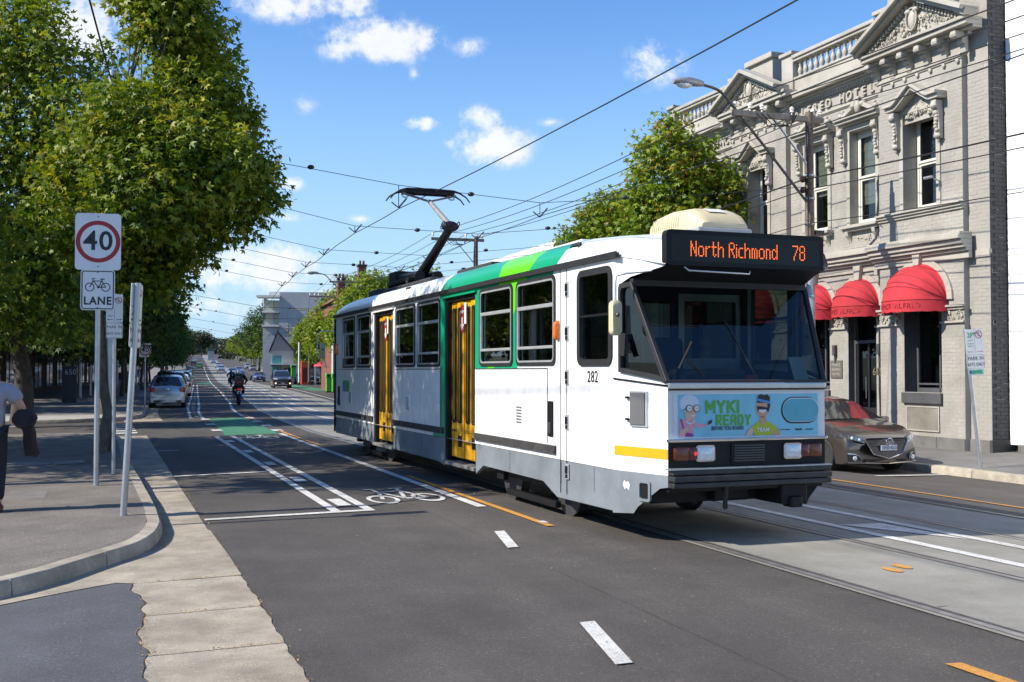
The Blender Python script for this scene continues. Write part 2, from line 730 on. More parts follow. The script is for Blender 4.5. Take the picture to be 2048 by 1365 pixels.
painto = mat('orange_road_paint', (.56, .26, .045), .75, 0, .16, 14, bump=.3, bscale=150, speck=.35, dirt=.2, chips=-.28)
paintg = mat('green_cycle_paint', (.045, .19, .10), .78, 0, .14, 2.2, bump=.4, bscale=200, speck=.3, dirt=.15)
soil = mat('soil', (.06, .05, .035), .95, 0, .35, 6, bump=.8, bscale=60)
lawnm = mat('lawn_base', (.045, .06, .02), .95, 0, .4, 3, bump=.8, bscale=80)
paving = mat('pale_paving', (.36, .35, .33), .8, 0, .12, 2, bump=.3, bscale=120, speck=.2, dirt=.12)
leaflit = mat('dry_leaf_litter', (.36, .22, .07), .85, 0, .4, 20)
railm = mat('rail_steel', (.30, .28, .265), .45, .6, .25, 8)
groove = mat('rail_groove', (.06, .055, .05), .8, 0, .2, 8)


def srange(a, b):
    out = [a]
    s = a
    while s < b - 1e-6:
        step = .5 if s < 30 else (1.0 if s < 120 else 8.0)
        s = min(b, s + step)
        out.append(s)
    return out


def fn(p):
    return p if callable(p) else (lambda s: p)


def strip(name, s0, s1, p0, p1, z, m, kind='structure', np_=1, parent=None, z1=None, mb=None):
    p0, p1 = fn(p0), fn(p1)
    own = mb is None
    mb = mb or MB()
    ss = srange(s0, s1)
    i = len(mb.v)
    for s in ss:
        for k in range(np_ + 1):
            p = p0(s) + (p1(s) - p0(s)) * k / np_
            zz = z if z1 is None else z + (z1 - z) * k / np_
            mb.v.append(tuple(R(s, p, zz)))
    w = np_ + 1
    for a in range(len(ss) - 1):
        for k in range(np_):
            mb.f.append((i + a * w + k, i + a * w + k + 1, i + (a + 1) * w + k + 1, i + (a + 1) * w + k))
            mb.m.append(0)
    if own:
        o = mb.build(name, m, parent)
        if parent is None:
            tag(o, kind=kind)
        return o


# far ground to the horizon, well below the made surfaces
g = MB()
xs = [-4000, -2000, -900, -400, -200, -100, -40, 0, 40, 100, 200, 400, 900, 2000, 4000]
ys = [-600, -200, -60, 0, 60, 120, 160, 200, 250, 300, 400, 550, 800, 1200, 2000, 4000]
for y in ys:
    for x in xs:
        sp = -x * math.sin(A1) + y * math.cos(A1)
        g.v.append((x, y, -.62 + .97 * hill(min(sp, 1100))))
n = len(xs)
for j in range(len(ys) - 1):
    for i in range(n - 1):
        g.f.append((j * n + i, j * n + i + 1, (j + 1) * n + i + 1, (j + 1) * n + i))
        g.m.append(0)
tag(g.build('ground', mat('far_ground', (.09, .10, .06), .95, 0, .3, .05)), kind='structure')

KR = [(-60, 15.15), (45, 15.15), (78, 13.9), (95, 14.2), (126, 17.6), (1400, 17.6)]
kr = lambda s: interp(KR, s)
strip('road', -30, 900, -12, 7, 0, asphalt, np_=9)
strip('road', -30, 900, 7, 18.2, 0, asphalt, np_=8)
strip('side_street', -30, 10, -45, -12, 0, asphalt)
strip('side_street', 30, 40, -45, -12, 0, asphalt)

# ---- tram track slab, rails
SL = [(-60, 5.27), (24, 5.27), (29.6, 5.18), (38.8, 5.5), (42.5, 5.72), (52.6, 6.0), (67, 6.14), (95, 6.28), (110, 6.4), (1400, 6.5)]
sl_ = lambda s: interp(SL, s)
slab = strip('track_slab', -30, 700, lambda s: sl_(s), lambda s: sl_(s) + 4.86, .004, slabc, np_=8)
for off in (.08, 1.515, 3.3, 4.735):
    t = tag(MB().build('rail', railm), kind='structure')
    bpy.data.objects.remove(t)
    mbr = MB()
    for (a, b, zz) in ((-.032, .034, .009), ):
        strip('', -30, 400, lambda s, a=a: sl_(s) + off + a, lambda s, b=b: sl_(s) + off + b, zz, None, mb=mbr)
    mi0 = len(mbr.f)
    strip('', -30, 400, lambda s: sl_(s) + off + .036, lambda s: sl_(s) + off + .078, .0065, None, mb=mbr)
    for k in range(mi0, len(mbr.f)):
        mbr.m[k] = 1
    strip('', -30, 400, lambda s: sl_(s) + off + .08, lambda s: sl_(s) + off + .1, .0085, None, mb=mbr)
    tag(mbr.build('rail', [railm, groove]), kind='structure')
# slab joints across the track
jm = MB()
for k in range(30):
    s = -6 + 6.1 * k
    strip('', s, s + .02, lambda q: sl_(q) + .1, lambda q: sl_(q) + 4.7, .0062, None, mb=jm)
jm.build('slab_joint', groove, slab)
# darker asphalt strip between the second track and the orange line
strip('road_patch', -30, 90, lambda s: sl_(s) + 4.9, lambda s: sl_(s) + 5.95, .0042, mat('dark_asphalt', (.05, .049, .05), .8, 0, .18, 2, bump=.5, bscale=250, speck=.4))

# ---- concrete gutter on the near left, cast in bays
gut = tag(MB().box(0, .01, 0, .01, -.3, -.29).build('gutter', concrete), kind='structure')
EDGE = lambda s: 1.075 + .008 * math.sin(s * 1.7) + .007 * math.sin(s * 9.1) + .005 * math.sin(s * 23.0)
LEFT = [(-8, .27), (6.4, .245), (7.2, .25), (7.83, .235), (8.2, .285), (8.63, .3), (9.02, .24), (9.49, .235)]


def gutter_bay(s0, s1, left, right):
    mb = MB()
    ss = [s0 + .007]
    while ss[-1] < s1 - .007 - 1e-6:
        ss.append(min(s1 - .007, ss[-1] + .06))
    mb.loft([[R(s, left(s), .006), R(s, .62, .005), R(s, right(s), .007), R(s, right(s), -.05), R(s, left(s), -.05)] for s in ss])
    mb.build('slab', concrete, gut)


lf = lambda s: interp(LEFT, s) + .018 * math.sin(s * 7.3) + .012 * math.sin(s * 17.0)
for a, b in ((-8, -4.2), (-4.2, -.6), (-.6, 2.6), (2.6, 5.1), (5.1, 7.0), (7.0, 8.15), (8.15, 9.42)):
    gutter_bay(a, b, lf, EDGE)
# the bay that turns the corner
KP = [(8.02, -12.0), (8.25, -5.0), (8.62, -2.4), (9.0, -1.1), (9.2, -.72), (9.64, -.37), (10.1, -.12), (10.42, .07), (10.8, .31), (11.2, .45), (11.6, .53), (12.2, .59), (13.4, .6),
      (15.2, .57), (17.2, .53), (19.2, .48), (21.8, .45), (24.5, .45), (27, .44), (28.6, .34), (29.6, .1), (30.3, -.35), (30.75, -1.0), (31.0, -2.2), (31.1, -12)]
ring = [(9.42, .24), (9.52, .1), (9.36, -.16), (9.1, -.54), (8.97, -.71), (8.75, -1.1), (8.35, -2.4), (8.0, -5), (7.75, -12)] + KP[:12] + [(12.2, 1.07), (11.3, 1.08), (10.5, 1.09), (9.44, 1.085)]
mb = MB().face([R(s, p, .006) for s, p in ring])
mb.build('slab', concrete, gut)
for a, b in ((12.2, 15.0), (15.0, 18.2), (18.2, 21.2), (21.2, 24.2), (24.2, 27.2), (27.2, 30.5)):
    gutter_bay(a, b, lambda s: interp([(p[0], p[1]) for p in KP[11:]], s) - .02, lambda s: 1.05)
for a in range(39, 120, 4):
    gutter_bay(a, a + 4, lambda s: interp([(38, .9), (41, 1.22), (50, 1.38), (200, 1.38)], s), lambda s: 1.85)
# side street surface patch (bluer, older bitumen) up to the ragged concrete edge
ring = [(-8, -30), (7.72, -30), (7.72, -12), (7.97, -5), (8.32, -2.4), (8.72, -1.1), (8.95, -.7), (9.08, -.53), (9.34, -.15), (9.5, .1)]
s = 9.42
while s > -8:
    ring.append((s, lf(s) - .012))
    s -= .12
mb = MB().face([R(s, p, .0044) for s, p in ring])
tag(mb.build('side_street', asphalt2), kind='structure')


# ---- kerbs, stone by stone, and the footpaths behind them
def kerb(pts, name='kerb', piece=1.25, h=.13, w=.16, flip=1, top=True):
    """pts: outer foot line in (s, p); the footpath lies on its left when walking along pts (flip -1: right)"""
    root = tag(MB().box(0, .01, 0, .01, -.3, -.29).build(name, kerbc), kind='structure')
    root.location = (0, 0, 0)
    P = [R(s, p) for s, p in pts]
    # resample
    L = [0]
    for a, b in zip(P, P[1:]):
        L.append(L[-1] + (b - a).length)

    def at(d):
        for k in range(len(P) - 1):
            if d <= L[k + 1] or k == len(P) - 2:
                f = (d - L[k]) / (L[k + 1] - L[k])
                return P[k].lerp(P[k + 1], f)
    tot = L[-1]
    N = max(1, int(tot / piece))
    inner = []

    def sect(d):
        q = at(d)
        t = at(min(tot, d + .12)) - at(max(0, d - .12))
        t.z = 0
        t.normalize()
        nn = Vector((-t.y, t.x, 0)) * flip
        zz = h + .004 * math.sin(d * 2.3)
        return [q + Vector((0, 0, -.05)), q + nn * .012 + Vector((0, 0, zz - .03)), q + nn * .035 + Vector((0, 0, zz)), q + nn * w + Vector((0, 0, zz + .004)), q + nn * w + Vector((0, 0, -.05))]
    for k in range(N):
        d0, d1 = tot * k / N + .006, tot * (k + 1) / N - .006
        mb = MB()
        n = 6
        mb.loft([sect(d0 + (d1 - d0) * j / n) for j in range(n + 1)])
        if flip > 0:
            mb.f = [tuple(reversed(f)) for f in mb.f]
        o = mb.build('kerb_stone', kerbc, root, smooth=35)
    for k in range(N * 3 + 1):
        inner.append(sect(tot * k / (N * 3))[3])
    return inner


inner = kerb(KP, flip=1)
far = [R(31.1, -34, .134), R(8.0, -34, .134)]
ring = inner + far
mb = MB().face(ring)
tag(mb.build('footpath', pathasph), kind='structure')
# service pit lids and seams in the footpath
pit = mat('pit_lid_concrete', (.2, .195, .185), .8, 0, .15, 5, bump=.4, bscale=90, speck=.3)


def lid(s, p, ls, lp, n, m, name='pit_lid'):
    t = tag(MB().face([R(s, p, .1385), R(s, p + lp, .1385), R(s + ls, p + lp, .1385), R(s + ls, p, .1385)]).build(name, mat('pit_frame', (.06, .06, .06), .6, .3)), kind='structure')
    for k in range(n):
        a = p + lp * k / n + .012
        b = p + lp * (k + 1) / n - .012
        MB().face([R(s + .02, a, .1425), R(s + .02, b, .1425), R(s + ls - .02, b, .1425), R(s + ls - .02, a, .1425)]).build('lid', m, t)


lid(20.3, -1.95, .75, 1.65, 3, pit)
lid(15.0, -1.5, 1.1, .82, 1, mat('patched_asphalt', (.17, .155, .142), .85, 0, .2, 4, bump=.6, bscale=200, speck=.45), 'path_patch')
lid(15.3, -2.0, .55, .42, 1, pit)

# second block
KP2 = [(39.2, -34), (39.2, -3), (39.3, -1.2), (39.6, -.2), (40.2, .6), (41, 1.05), (42.5, 1.28), (50, 1.38), (60, 1.38), (90, 1.38), (180, 1.38), (320, 1.38)]
inner = kerb(KP2[:10], flip=1, piece=2.5)
strip('footpath', 42, 320, -7.4, lambda s: interp([(41, .95), (42.5, 1.16), (50, 1.26), (400, 1.26)], s), .134, mat('second_footpath', (.2, .19, .18), .85, 0, .2, 1.4, speck=.4, dirt=.1))
mb = MB().face([R(s, p, .134) for s, p in ((39.36, -34), (39.36, -3), (39.45, -1.25), (39.75, -.3), (40.3, .45), (41, .9), (42, 1.08), (42, -34))])
tag(mb.build('footpath', paving), kind='structure')
tag(MB().face([R(42, -34, .134), R(42, -7.4, .134), R(320, -7.4, .134), R(320, -34, .134)]).build('garden_bed', soil), kind='structure')
strip('footpath', 42, 58, -5.5, -2.2, .138, paving)

# right side
innr = kerb([(s, kr(s)) for s in range(-14, 46)] + [(78, 13.9)], flip=-1, piece=2.3, h=.15, w=.2)
kerb([(s, kr(s)) for s in (78, 84, 90, 95, 100, 110, 126, 160, 200, 320)], flip=-1, piece=6, h=.15, w=.2)
strip('footpath', -30, 320, lambda s: kr(s) + .19, lambda s: kr(s) + 3.4, .152, mat('right_footpath_asphalt', (.15, .145, .138), .85, 0, .2, 1.3, bump=.6, bscale=230, speck=.45, dirt=.18), z1=.24, np_=3)
strip('footpath', -30, 320, lambda s: kr(s) + 3.4, 60, .236, soil, np_=3)

# ---- painted markings, each about 4 mm over what it lies on
ZM = .0105
marks = {'w': [], 'o': []}


def line(s0, s1, p0, p1, m, z=ZM, name='road_marking'):
    return strip(name, s0, s1, p0, p1, z, m)


def quad(pts, m, z=ZM, name='road_marking'):
    return tag(MB().face([R(s, p, z) for s, p in pts]).build(name, m), kind='structure')


A_ = lambda s: interp([(13, 2.55), (28.8, 2.62)], s)
B_ = lambda s: interp([(13, 2.95), (28.8, 3.02)], s)
line(13.12, 28.85, A_, lambda s: A_(s) + .11, paintw)
line(13.12, 28.85, B_, lambda s: B_(s) + .11, paintw)
quad([(12.98, 1.08), (12.98, 3.06), (13.12, 3.06), (13.12, 1.08)], paintw)
quad([(28.85, 2.62), (28.85, 3.13), (29.05, 3.13), (29.05, 2.62)], paintw)
quad([(18.5, 1.06), (18.62, 2.55), (18.74, 2.55), (18.62, 1.06)], paintw)
quad([(24.5, 1.06), (24.5, 1.5), (24.6, 1.5), (24.6, 1.06)], paintw)
for s in (13.6, 16.75, 19.85, 23.05, 26.6):
    quad([(s, 2.73), (s, 2.9), (s + .75, 2.9), (s + .75, 2.73)], paintw)
C_ = lambda s: interp([(0, 4.24), (29.4, 4.30), (34.5, 4.45), (42.6, 4.70), (58, 5.05), (87, 5.18), (160, 5.3), (700, 5.3)], s)
line(12.75, 29.4, C_, lambda s: C_(s) + .12, paintw)
line(40.6, 320, C_, lambda s: C_(s) + .12, paintw)
for s in (30.6, 33.4, 36.2, 39.0):
    line(s, s + .9, lambda q: C_(q) + .02, lambda q: C_(q) + .3, paintw)
O_ = lambda s: C_(s) + .17
for a, b in ((10.9, 16.9), (23.9, 31.2), (36.8, 43.0), (60, 66), (82, 88)):
    line(a, b, O_, lambda s: O_(s) + .085, painto)
quad([(11.12, 4.46), (11.12, 4.54), (11.27, 4.54), (11.27, 4.46)], paintw, z=.0145)
quad([(5.02, 4.46), (5.0, 4.56), (-3, 4.6), (-3, 4.5)], painto)
for s, p in ((10.79, 3.85), (6.75, 3.03), (2.7, 2.2), (-1.4, 1.4)):
    quad([(s, p - .055), (s, p + .055), (s - 1.02, p + .055 - .225), (s - 1.02, p - .055 - .225)], paintw)
A2 = lambda s: interp([(40, 2.78), (46.5, 3.0), (66, 3.08), (400, 3.05)], s)
B2 = lambda s: interp([(39, 3.16), (52, 3.52), (120, 3.47), (400, 3.4)], s)
line(40.4, 134, A2, lambda s: A2(s) + .11, paintw)
line(39.7, 134, B2, lambda s: B2(s) + .11, paintw)
quad([(40.3, 2.78), (40.3, 3.3), (40.5, 3.3), (40.5, 2.78)], paintw)
s = 41.5
while s < 100:
    line(s, s + .7, lambda q: A2(q) + .2, lambda q: A2(q) + .36, paintw)
    s += 2.4
# green cycle lane boxes
strip('cycle_lane', 29.45, 39.8, lambda s: interp([(29.4, 2.96), (39.8, 3.37)], s), lambda s: C_(s) + .02, .006, paintg)
strip('cycle_lane', 134, 157, 3.47, 5.25, .006, paintg)
strip('cycle_lane', 92, 128, 12.7, 14.4, .006, paintg)
for s in (31.6, 35.2, 38.9):
    p = interp([(29.4, 2.96), (39.8, 3.37)], s)
    quad([(s, p - .22), (s, p + .06), (s + .8, p + .06), (s + .8, p - .22)], paintw)
# zebra bars across the mouth of the second side street
for k in range(5):
    s = 31.75 + k * 1.2
    quad([(s, .2), (s, .85), (s + .55, .85), (s + .55, .2)], paintw)
quad([(37.2, -12), (37.2, .15), (37.35, .15), (37.35, -12)], paintw)
# lines between and beside the tracks
line(-10, 60, 7.24, 7.38, paintw)
line(-10, 60, 8.06, 8.2, paintw)
line(60, 130, lambda s: sl_(s) + 2.0, lambda s: sl_(s) + 2.12, paintw)
line(60, 130, lambda s: sl_(s) + 2.82, lambda s: sl_(s) + 2.94, paintw)
for s in (9.9, 3.0, 34):
    quad([(s, 7.4), (s, 7.95), (s - 1.25, 8.03)], paintw)
for s in (70, 96):
    quad([(s, sl_(s) + 2.2), (s, sl_(s) + 2.75), (s - 1.6, sl_(s) + 2.75), (s - 1.6, sl_(s) + 2.2)], paintw)
line(-10, 60, 11.3, 11.42, painto)
line(60, 130, lambda s: interp([(60, 11.3), (90, 11.6), (130, 12.3)], s), lambda s: interp([(60, 11.4), (90, 11.7), (130, 12.4)], s), paintw)
# parking bay around the dark hatchback, right kerb
line(17.0, 25.5, 13.58, 13.68, paintw)
quad([(16.98, 13.58), (16.82, 15.1), (16.92, 15.1), (17.1, 13.58)], paintw, z=.0145)
# two orange survey dots on the concrete
for s, p in ((7.47, 6.11), (7.57, 6.29)):
    mb = MB().face([R(s + .13 * math.sin(a) * .9, p + .055 * math.cos(a), ZM) for a in [2 * math.pi * k / 18 for k in range(18)]])
    tag(mb.build('road_marking', painto), kind='structure')


# painted cyclist-eye bicycle symbols
def bike_mark(s0, p0, wid, length, name='road_marking'):
    mb = MB()
    U = lambda u, v, z=ZM: R(s0 + v * length, p0 + u * wid, z)

    def wheel(cx, cy, r):
        n = 22
        for k in range(n):
            a, b = 2 * math.pi * k / n, 2 * math.pi * (k + 1) / n
            f = lambda t, q: U(cx + q * math.cos(t), cy + q * math.sin(t) * 1.0)
            mb.face([f(a, r), f(b, r), f(b, r * .72), f(a, r * .72)])

    def stroke(a, b, w):
        a, b = Vector(a), Vector(b)
        d = (b - a).normalized()
        q = Vector((-d.y, d.x)) * w / 2
        mb.face([U(*(a + q)), U(*(b + q)), U(*(b - q)), U(*(a - q))])
    wheel(.2, .2, .2)
    wheel(.8, .2, .2)
    for a, b in (((.2, .2), (.33, .55)), ((.33, .55), (.64, .58)), ((.64, .58), (.5, .2)), ((.5, .2), (.33, .55)), ((.5, .2), (.8, .2)), ((.64, .58), (.8, .2)), ((.64, .58), (.66, .72)), ((.56, .72), (.76, .72)), ((.33, .55), (.3, .72)), ((.2, .72), (.34, .72))):
        stroke(a, b, .05)
    return tag(mb.build(name, paintw), kind='structure')


bike_mark(13.55, 3.2, 1.0, 2.3)
bike_mark(27.4, 3.12, .98, 2.3)
bike_mark(128, 3.7, 1.0, 2.3)

# hairline cracks and a paving seam in the asphalt
crackm = mat('asphalt_crack', (.03, .028, .026), .9, 0, .2, 9)


def crack(pts, w, jit=.03, n=26):
    mb = MB()
    P = []
    for (a, b) in zip(pts, pts[1:]):
        for k in range(n):
            f = k / n
            P.append((a[0] + (b[0] - a[0]) * f, a[1] + (b[1] - a[1]) * f + rnd.gauss(0, jit)))
    for (a, b) in zip(P, P[1:]):
        ww = w * rnd.uniform(.4, 1.3)
        d = Vector((b[0] - a[0], b[1] - a[1])).normalized() * ww / 2
        mb.face([R(a[0] - d.y, a[1] + d.x, .0042), R(b[0] - d.y, b[1] + d.x, .0042), R(b[0] + d.y, b[1] - d.x, .0042), R(a[0] + d.y, a[1] - d.x, .0042)])
    tag(mb.build('road_crack', crackm), kind='structure')


crack([(-6, 3.35), (13, 3.62), (30, 3.4)], .004, .004, 90)
crack([(2.5, -6), (4.4, -2.2), (5.2, -.2)], .008, .02)

# dry leaves gathered in the gutter and the concrete joints
mb = MB()


def litter(s, p, z=.012):
    q = R(s, p, z + rnd.random() * .008)
    a = rnd.random() * 6.28
    r = .004 + rnd.random() * .008
    d = Vector((math.cos(a), math.sin(a), rnd.uniform(-.5, .5))) * r
    e = Vector((-math.sin(a), math.cos(a), rnd.uniform(-.5, .5))) * r * .6
    mb.face([q - d, q + e, q + d, q - e])


for k in range(420):
    s = 11.4 + rnd.random() * 6.0
    litter(s, interp([(p[0], p[1]) for p in KP[9:]], s) + .015 + abs(rnd.gauss(0, .03)))
for k in range(160):
    s = 10.9 + rnd.random() * 1.2
    litter(s, interp([(p[0], p[1]) for p in KP[7:]], s) + .015 + abs(rnd.gauss(0, .06)))
for k in range(260):
    s = 4.5 + rnd.random() * 5.0
    litter(s, lf(s) + rnd.gauss(0, .018))
for sj in (7.0, 8.15, 9.43):
    for k in range(70):
        litter(sj + rnd.gauss(0, .012), .3 + rnd.random() * .77)
for k in range(220):
    s = 5.5 + rnd.random() * 12
    litter(s, EDGE(s) + rnd.gauss(0, .012))
for k in range(160):
    litter(rnd.uniform(5, 30), rnd.uniform(1.2, 5.0))
for k in range(60):
    litter(rnd.uniform(11, 20), rnd.uniform(-2, .3), .15)
for k in range(90):
    litter(rnd.uniform(16, 21), 18.0 - abs(rnd.gauss(0, .25)), .26)
tag(mb.build('leaf_litter', leaflit), kind='stuff')
# ================================================================== THE TRAM
TTH = rad(20.9)
te = Vector((-math.sin(TTH), math.cos(TTH), 0))
tn = Vector((math.cos(TTH), math.sin(TTH), 0))
TP0 = Vector((1.0015, 10.9564, 0.009))
TL, TW = 13.3, 2.15
tram = thing('tram', 'white green and yellow tram with North Richmond 78 on its display', 'tram', TP0 + te * TL / 2 + tn * TW / 2, TTH + rad(90))


def T(a, b, z):
    return Vector((a - TL / 2, TW / 2 - b, z))


def tram_paint():
    m = bpy.data.materials.new('tram_paint')
    m.use_nodes = True
    nt = m.node_tree
    bs = nt.nodes['Principled BSDF']
    tcn = nt.nodes.new('ShaderNodeTexCoord')
    sp = nt.nodes.new('ShaderNodeSeparateXYZ')
    nt.links.new(tcn.outputs['Object'], sp.inputs[0])

    def mm(op, a, b):
        n = nt.nodes.new('ShaderNodeMath')
        n.operation = op
        for i, x in enumerate((a, b)):
            if hasattr(x, 'links'):
                nt.links.new(x, n.inputs[i])
            else:
                n.inputs[i].default_value = x
        return n.outputs[0]
    a = mm('ADD', sp.outputs[0], TL / 2)
    y = sp.outputs[1]
    z = sp.outputs[2]
    AND = lambda *c: c[0] if len(c) == 1 else mm('MULTIPLY', c[0], AND(*c[1:]))
    OR = lambda p, q: mm('MAXIMUM', p, q)
    gt = lambda p, q: mm('GREATER_THAN', p, q)
    lt = lambda p, q: mm('LESS_THAN', p, q)
    slant = mm('ADD', a, mm('MULTIPLY', mm('SUBTRACT', z, 2.74), 1.06))
    sideb = gt(y, -9)
    green = AND(gt(slant, 1.5), lt(mm('ADD', a, mm('MULTIPLY', mm('MAXIMUM', mm('SUBTRACT', z, 2.78), 0), 1.0)), 5.82), OR(gt(z, 1.668), AND(gt(a, 5.57), gt(z, .72))), sideb)
    small = AND(gt(a, 5.57), lt(a, 6.15), gt(z, .63), lt(z, .72))
    green = OR(green, small)
    lime = AND(gt(slant, 2.33), lt(mm('ADD', a, mm('MULTIPLY', mm('MINIMUM', mm('SUBTRACT', z, 2.71), 0), .42)), 3.27), gt(z, 1.668))
    grey = lt(z, .655)
    cur = None

    def mix(base, col, fac):
        n = nt.nodes.new('ShaderNodeMixRGB')
        nt.links.new(fac, n.inputs[0])
        if hasattr(base, 'links'):
            nt.links.new(base, n.inputs[1])
        else:
            n.inputs[1].default_value = base
        n.inputs[2].default_value = col
        return n.outputs[0]
    cur = mix((.80, .80, .79, 1), (.005, .32, .155, 1), green)
    cur = mix(cur, (.12, .60, .012, 1), lime)
    cur = mix(cur, (.20, .225, .25, 1), grey)
    # road grime, streaky and heavier towards the skirt
    mp = nt.nodes.new('ShaderNodeMapping')
    mp.inputs['Scale'].default_value = (3, 3, 1.1)
    nt.links.new(tcn.outputs['Object'], mp.inputs[0])
    ns = nt.nodes.new('ShaderNodeTexNoise')
    ns.inputs['Scale'].default_value = 2.2
    ns.inputs['Detail'].default_value = 8
    ns.inputs['Roughness'].default_value = .68
    nt.links.new(mp.outputs[0], ns.inputs[0])
    low = nt.nodes.new('ShaderNodeMapRange')
    low.inputs[1].default_value = 2.2
    low.inputs[2].default_value = .3
    low.inputs[3].default_value = .05
    low.inputs[4].default_value = .55
    nt.links.new(z, low.inputs[0])
    cr_ = nt.nodes.new('ShaderNodeValToRGB')
    cr_.color_ramp.elements[0].position = .45
    cr_.color_ramp.elements[1].position = .75
    nt.links.new(ns.outputs[0], cr_.inputs[0])
    fac = mm('MULTIPLY', cr_.outputs[0], low.outputs[0])
    cur = mix(cur, (.20, .18, .15, 1), fac)
    nt.links.new(cur, bs.inputs['Base Color'])
    bs.inputs['Roughness'].default_value = .3
    bs.inputs['Coat Weight'].default_value = .35
    bs.inputs['Coat Roughness'].default_value = .12
    b2 = nt.nodes.new('ShaderNodeTexNoise')
    b2.inputs['Scale'].default_value = 1.6
    b2.inputs['Detail'].default_value = 2
    nt.links.new(tcn.outputs['Object'], b2.inputs[0])
    bp = nt.nodes.new('ShaderNodeBump')
    bp.inputs['Strength'].default_value = .12
    bp.inputs['Distance'].default_value = .05
    nt.links.new(b2.outputs[0], bp.inputs['Height'])
    nt.links.new(bp.outputs[0], bs.inputs['Normal'])
    return m


tpaint = tram_paint()
trub = M['black']
tyel = mat('door_yellow', (.72, .36, .008), .35, 0, .08, 4, coat=.3, dirt=.14)
tgrey = mat('skirt_grey', (.205, .23, .255), .4, 0, .1, 2.5, dirt=.3)
talu = mat('window_aluminium', (.62, .63, .62), .35, .6, .1, 8)
tglass = glass_mat('tram_glass', (.62, .70, .67), .01, .62)
tdark = mat('tram_interior_dark', (.05, .055, .05), .7, 0, .2, 3)
tint_ = mat('tram_interior_grey', (.30, .31, .29), .6, 0, .1, 3)
tseat = mat('tram_seat_green', (.02, .13, .075), .7, 0, .2, 8)
tblue = mat('cab_blue', (.005, .010, .085), .45, 0, .1, 3)
tram_white = mat('tram_white', (.80, .80, .79), .3, 0, .03, 3, coat=.3, dirt=.05)
tblack = mat('tram_black', (.010, .010, .011), .5, 0, .2, 4, spec=.25)
cream = mat('cream_fibreglass', (.62, .53, .33), .5, 0, .08, 4, dirt=.12)

WIN = [(11.47, 12.62), (10.16, 11.31), (7.14, 8.38), (5.79, 7.03), (2.77, 4.01), (1.43, 2.65)]
DOORS = [(8.56, 9.92), (4.21, 5.59)]
CABW = [(-.005, .83), (12.47 + .0, 12.47)]
WZ0, WZ1 = 1.70, 2.725


def side_wall(left):
    bo = 0.0 if left else TW
    sg = 1 if left else -1
    holes = [(a0 + .03, a1 - .03, WZ0 + .03, WZ1 - .03) for a0, a1 in WIN] + [(a0, a1, .2, 2.70) for a0, a1 in DOORS]
    holes += [(.03, .80, 1.72, 2.67)]
    A = sorted({0.0, TL} | {h[0] for h in holes} | {h[1] for h in holes})
    Z = sorted({.66, .715, 1.67, 2.78} | {h[2] for h in holes if h[2] > .66} | {h[3] for h in holes})
    mb = MB()
    for a0, a1 in zip(A, A[1:]):
        for z0, z1 in zip(Z, Z[1:]):
            ca, cz = (a0 + a1) / 2, (z0 + z1) / 2
            if any(h[0] < ca < h[1] and h[2] < cz < h[3] for h in holes):
                continue
            q = [T(a1, bo, z0), T(a0, bo, z0), T(a0, bo, z1), T(a1, bo, z1)]
            mb.face(q if left else q[::-1])
    for h0, h1, z0, z1 in holes:      # reveals
        z0 = max(z0, .66)
        for (p, q) in (((h0, z0), (h0, z1)), ((h0, z1), (h1, z1)), ((h1, z1), (h1, z0)), ((h1, z0), (h0, z0))):
            mb.face([T(p[0], bo, p[1]), T(q[0], bo, q[1]), T(q[0], bo + sg * .06, q[1]), T(p[0], bo + sg * .06, p[1])])
    return mb.build('side_wall', tpaint, tram)


side_wall(True)
side_wall(False)


def skirt(left):
    bo = .008 if left else TW - .008
    sg = 1 if left else -1
    for segs in ([(-.0, .25), (1.42, .235), (1.83, .375), (3.9, .385), (4.2, .25)], [(5.6, .25), (5.9, .29), (8.54, .30)], [(9.94, .30), (10.3, .33), (13.3, .33)]):
        pts = [T(a, bo, z) for a, z in segs] + [T(segs[-1][0], bo, .655), T(segs[0][0], bo, .655)]
        mb = MB().extrude(pts, (0, -sg * .05, 0))
        mb.build('skirt', tgrey, tram, bevel=.006)
    for a in (.45, 1.3, 2.9, 6.8, 7.9, 11.6, 12.6):
        MB().box(a - TL / 2 - .004, a - TL / 2 + .004, TW / 2 - .0085, TW / 2 - .006, .4, .64).build('seam', M['dark_steel'], tram) if left else None


skirt(True)
skirt(False)


def to3_left(off, sg=1, base=None):
    base = 0.0 if sg > 0 else TW
    return lambda a, z, d: T(a, base - sg * (off + d), z)


def rounded_frame(name, a0, a1, z0, z1, r, w, left, m, d=.02, off=-.012, parent=None):
    ca, cz = (a0 + a1) / 2, (z0 + z1) / 2
    o = [(ca + x, cz + y) for x, y in rrect(a1 - a0, z1 - z0, r)]
    i = [(ca + x, cz + y) for x, y in rrect(a1 - a0 - 2 * w, z1 - z0 - 2 * w, max(.02, r - w))]
    mb = ring_prism(MB(), o, i, to3_left(off, 1 if left else -1), d)
    return mb.build(name, m, parent or tram, smooth=40)


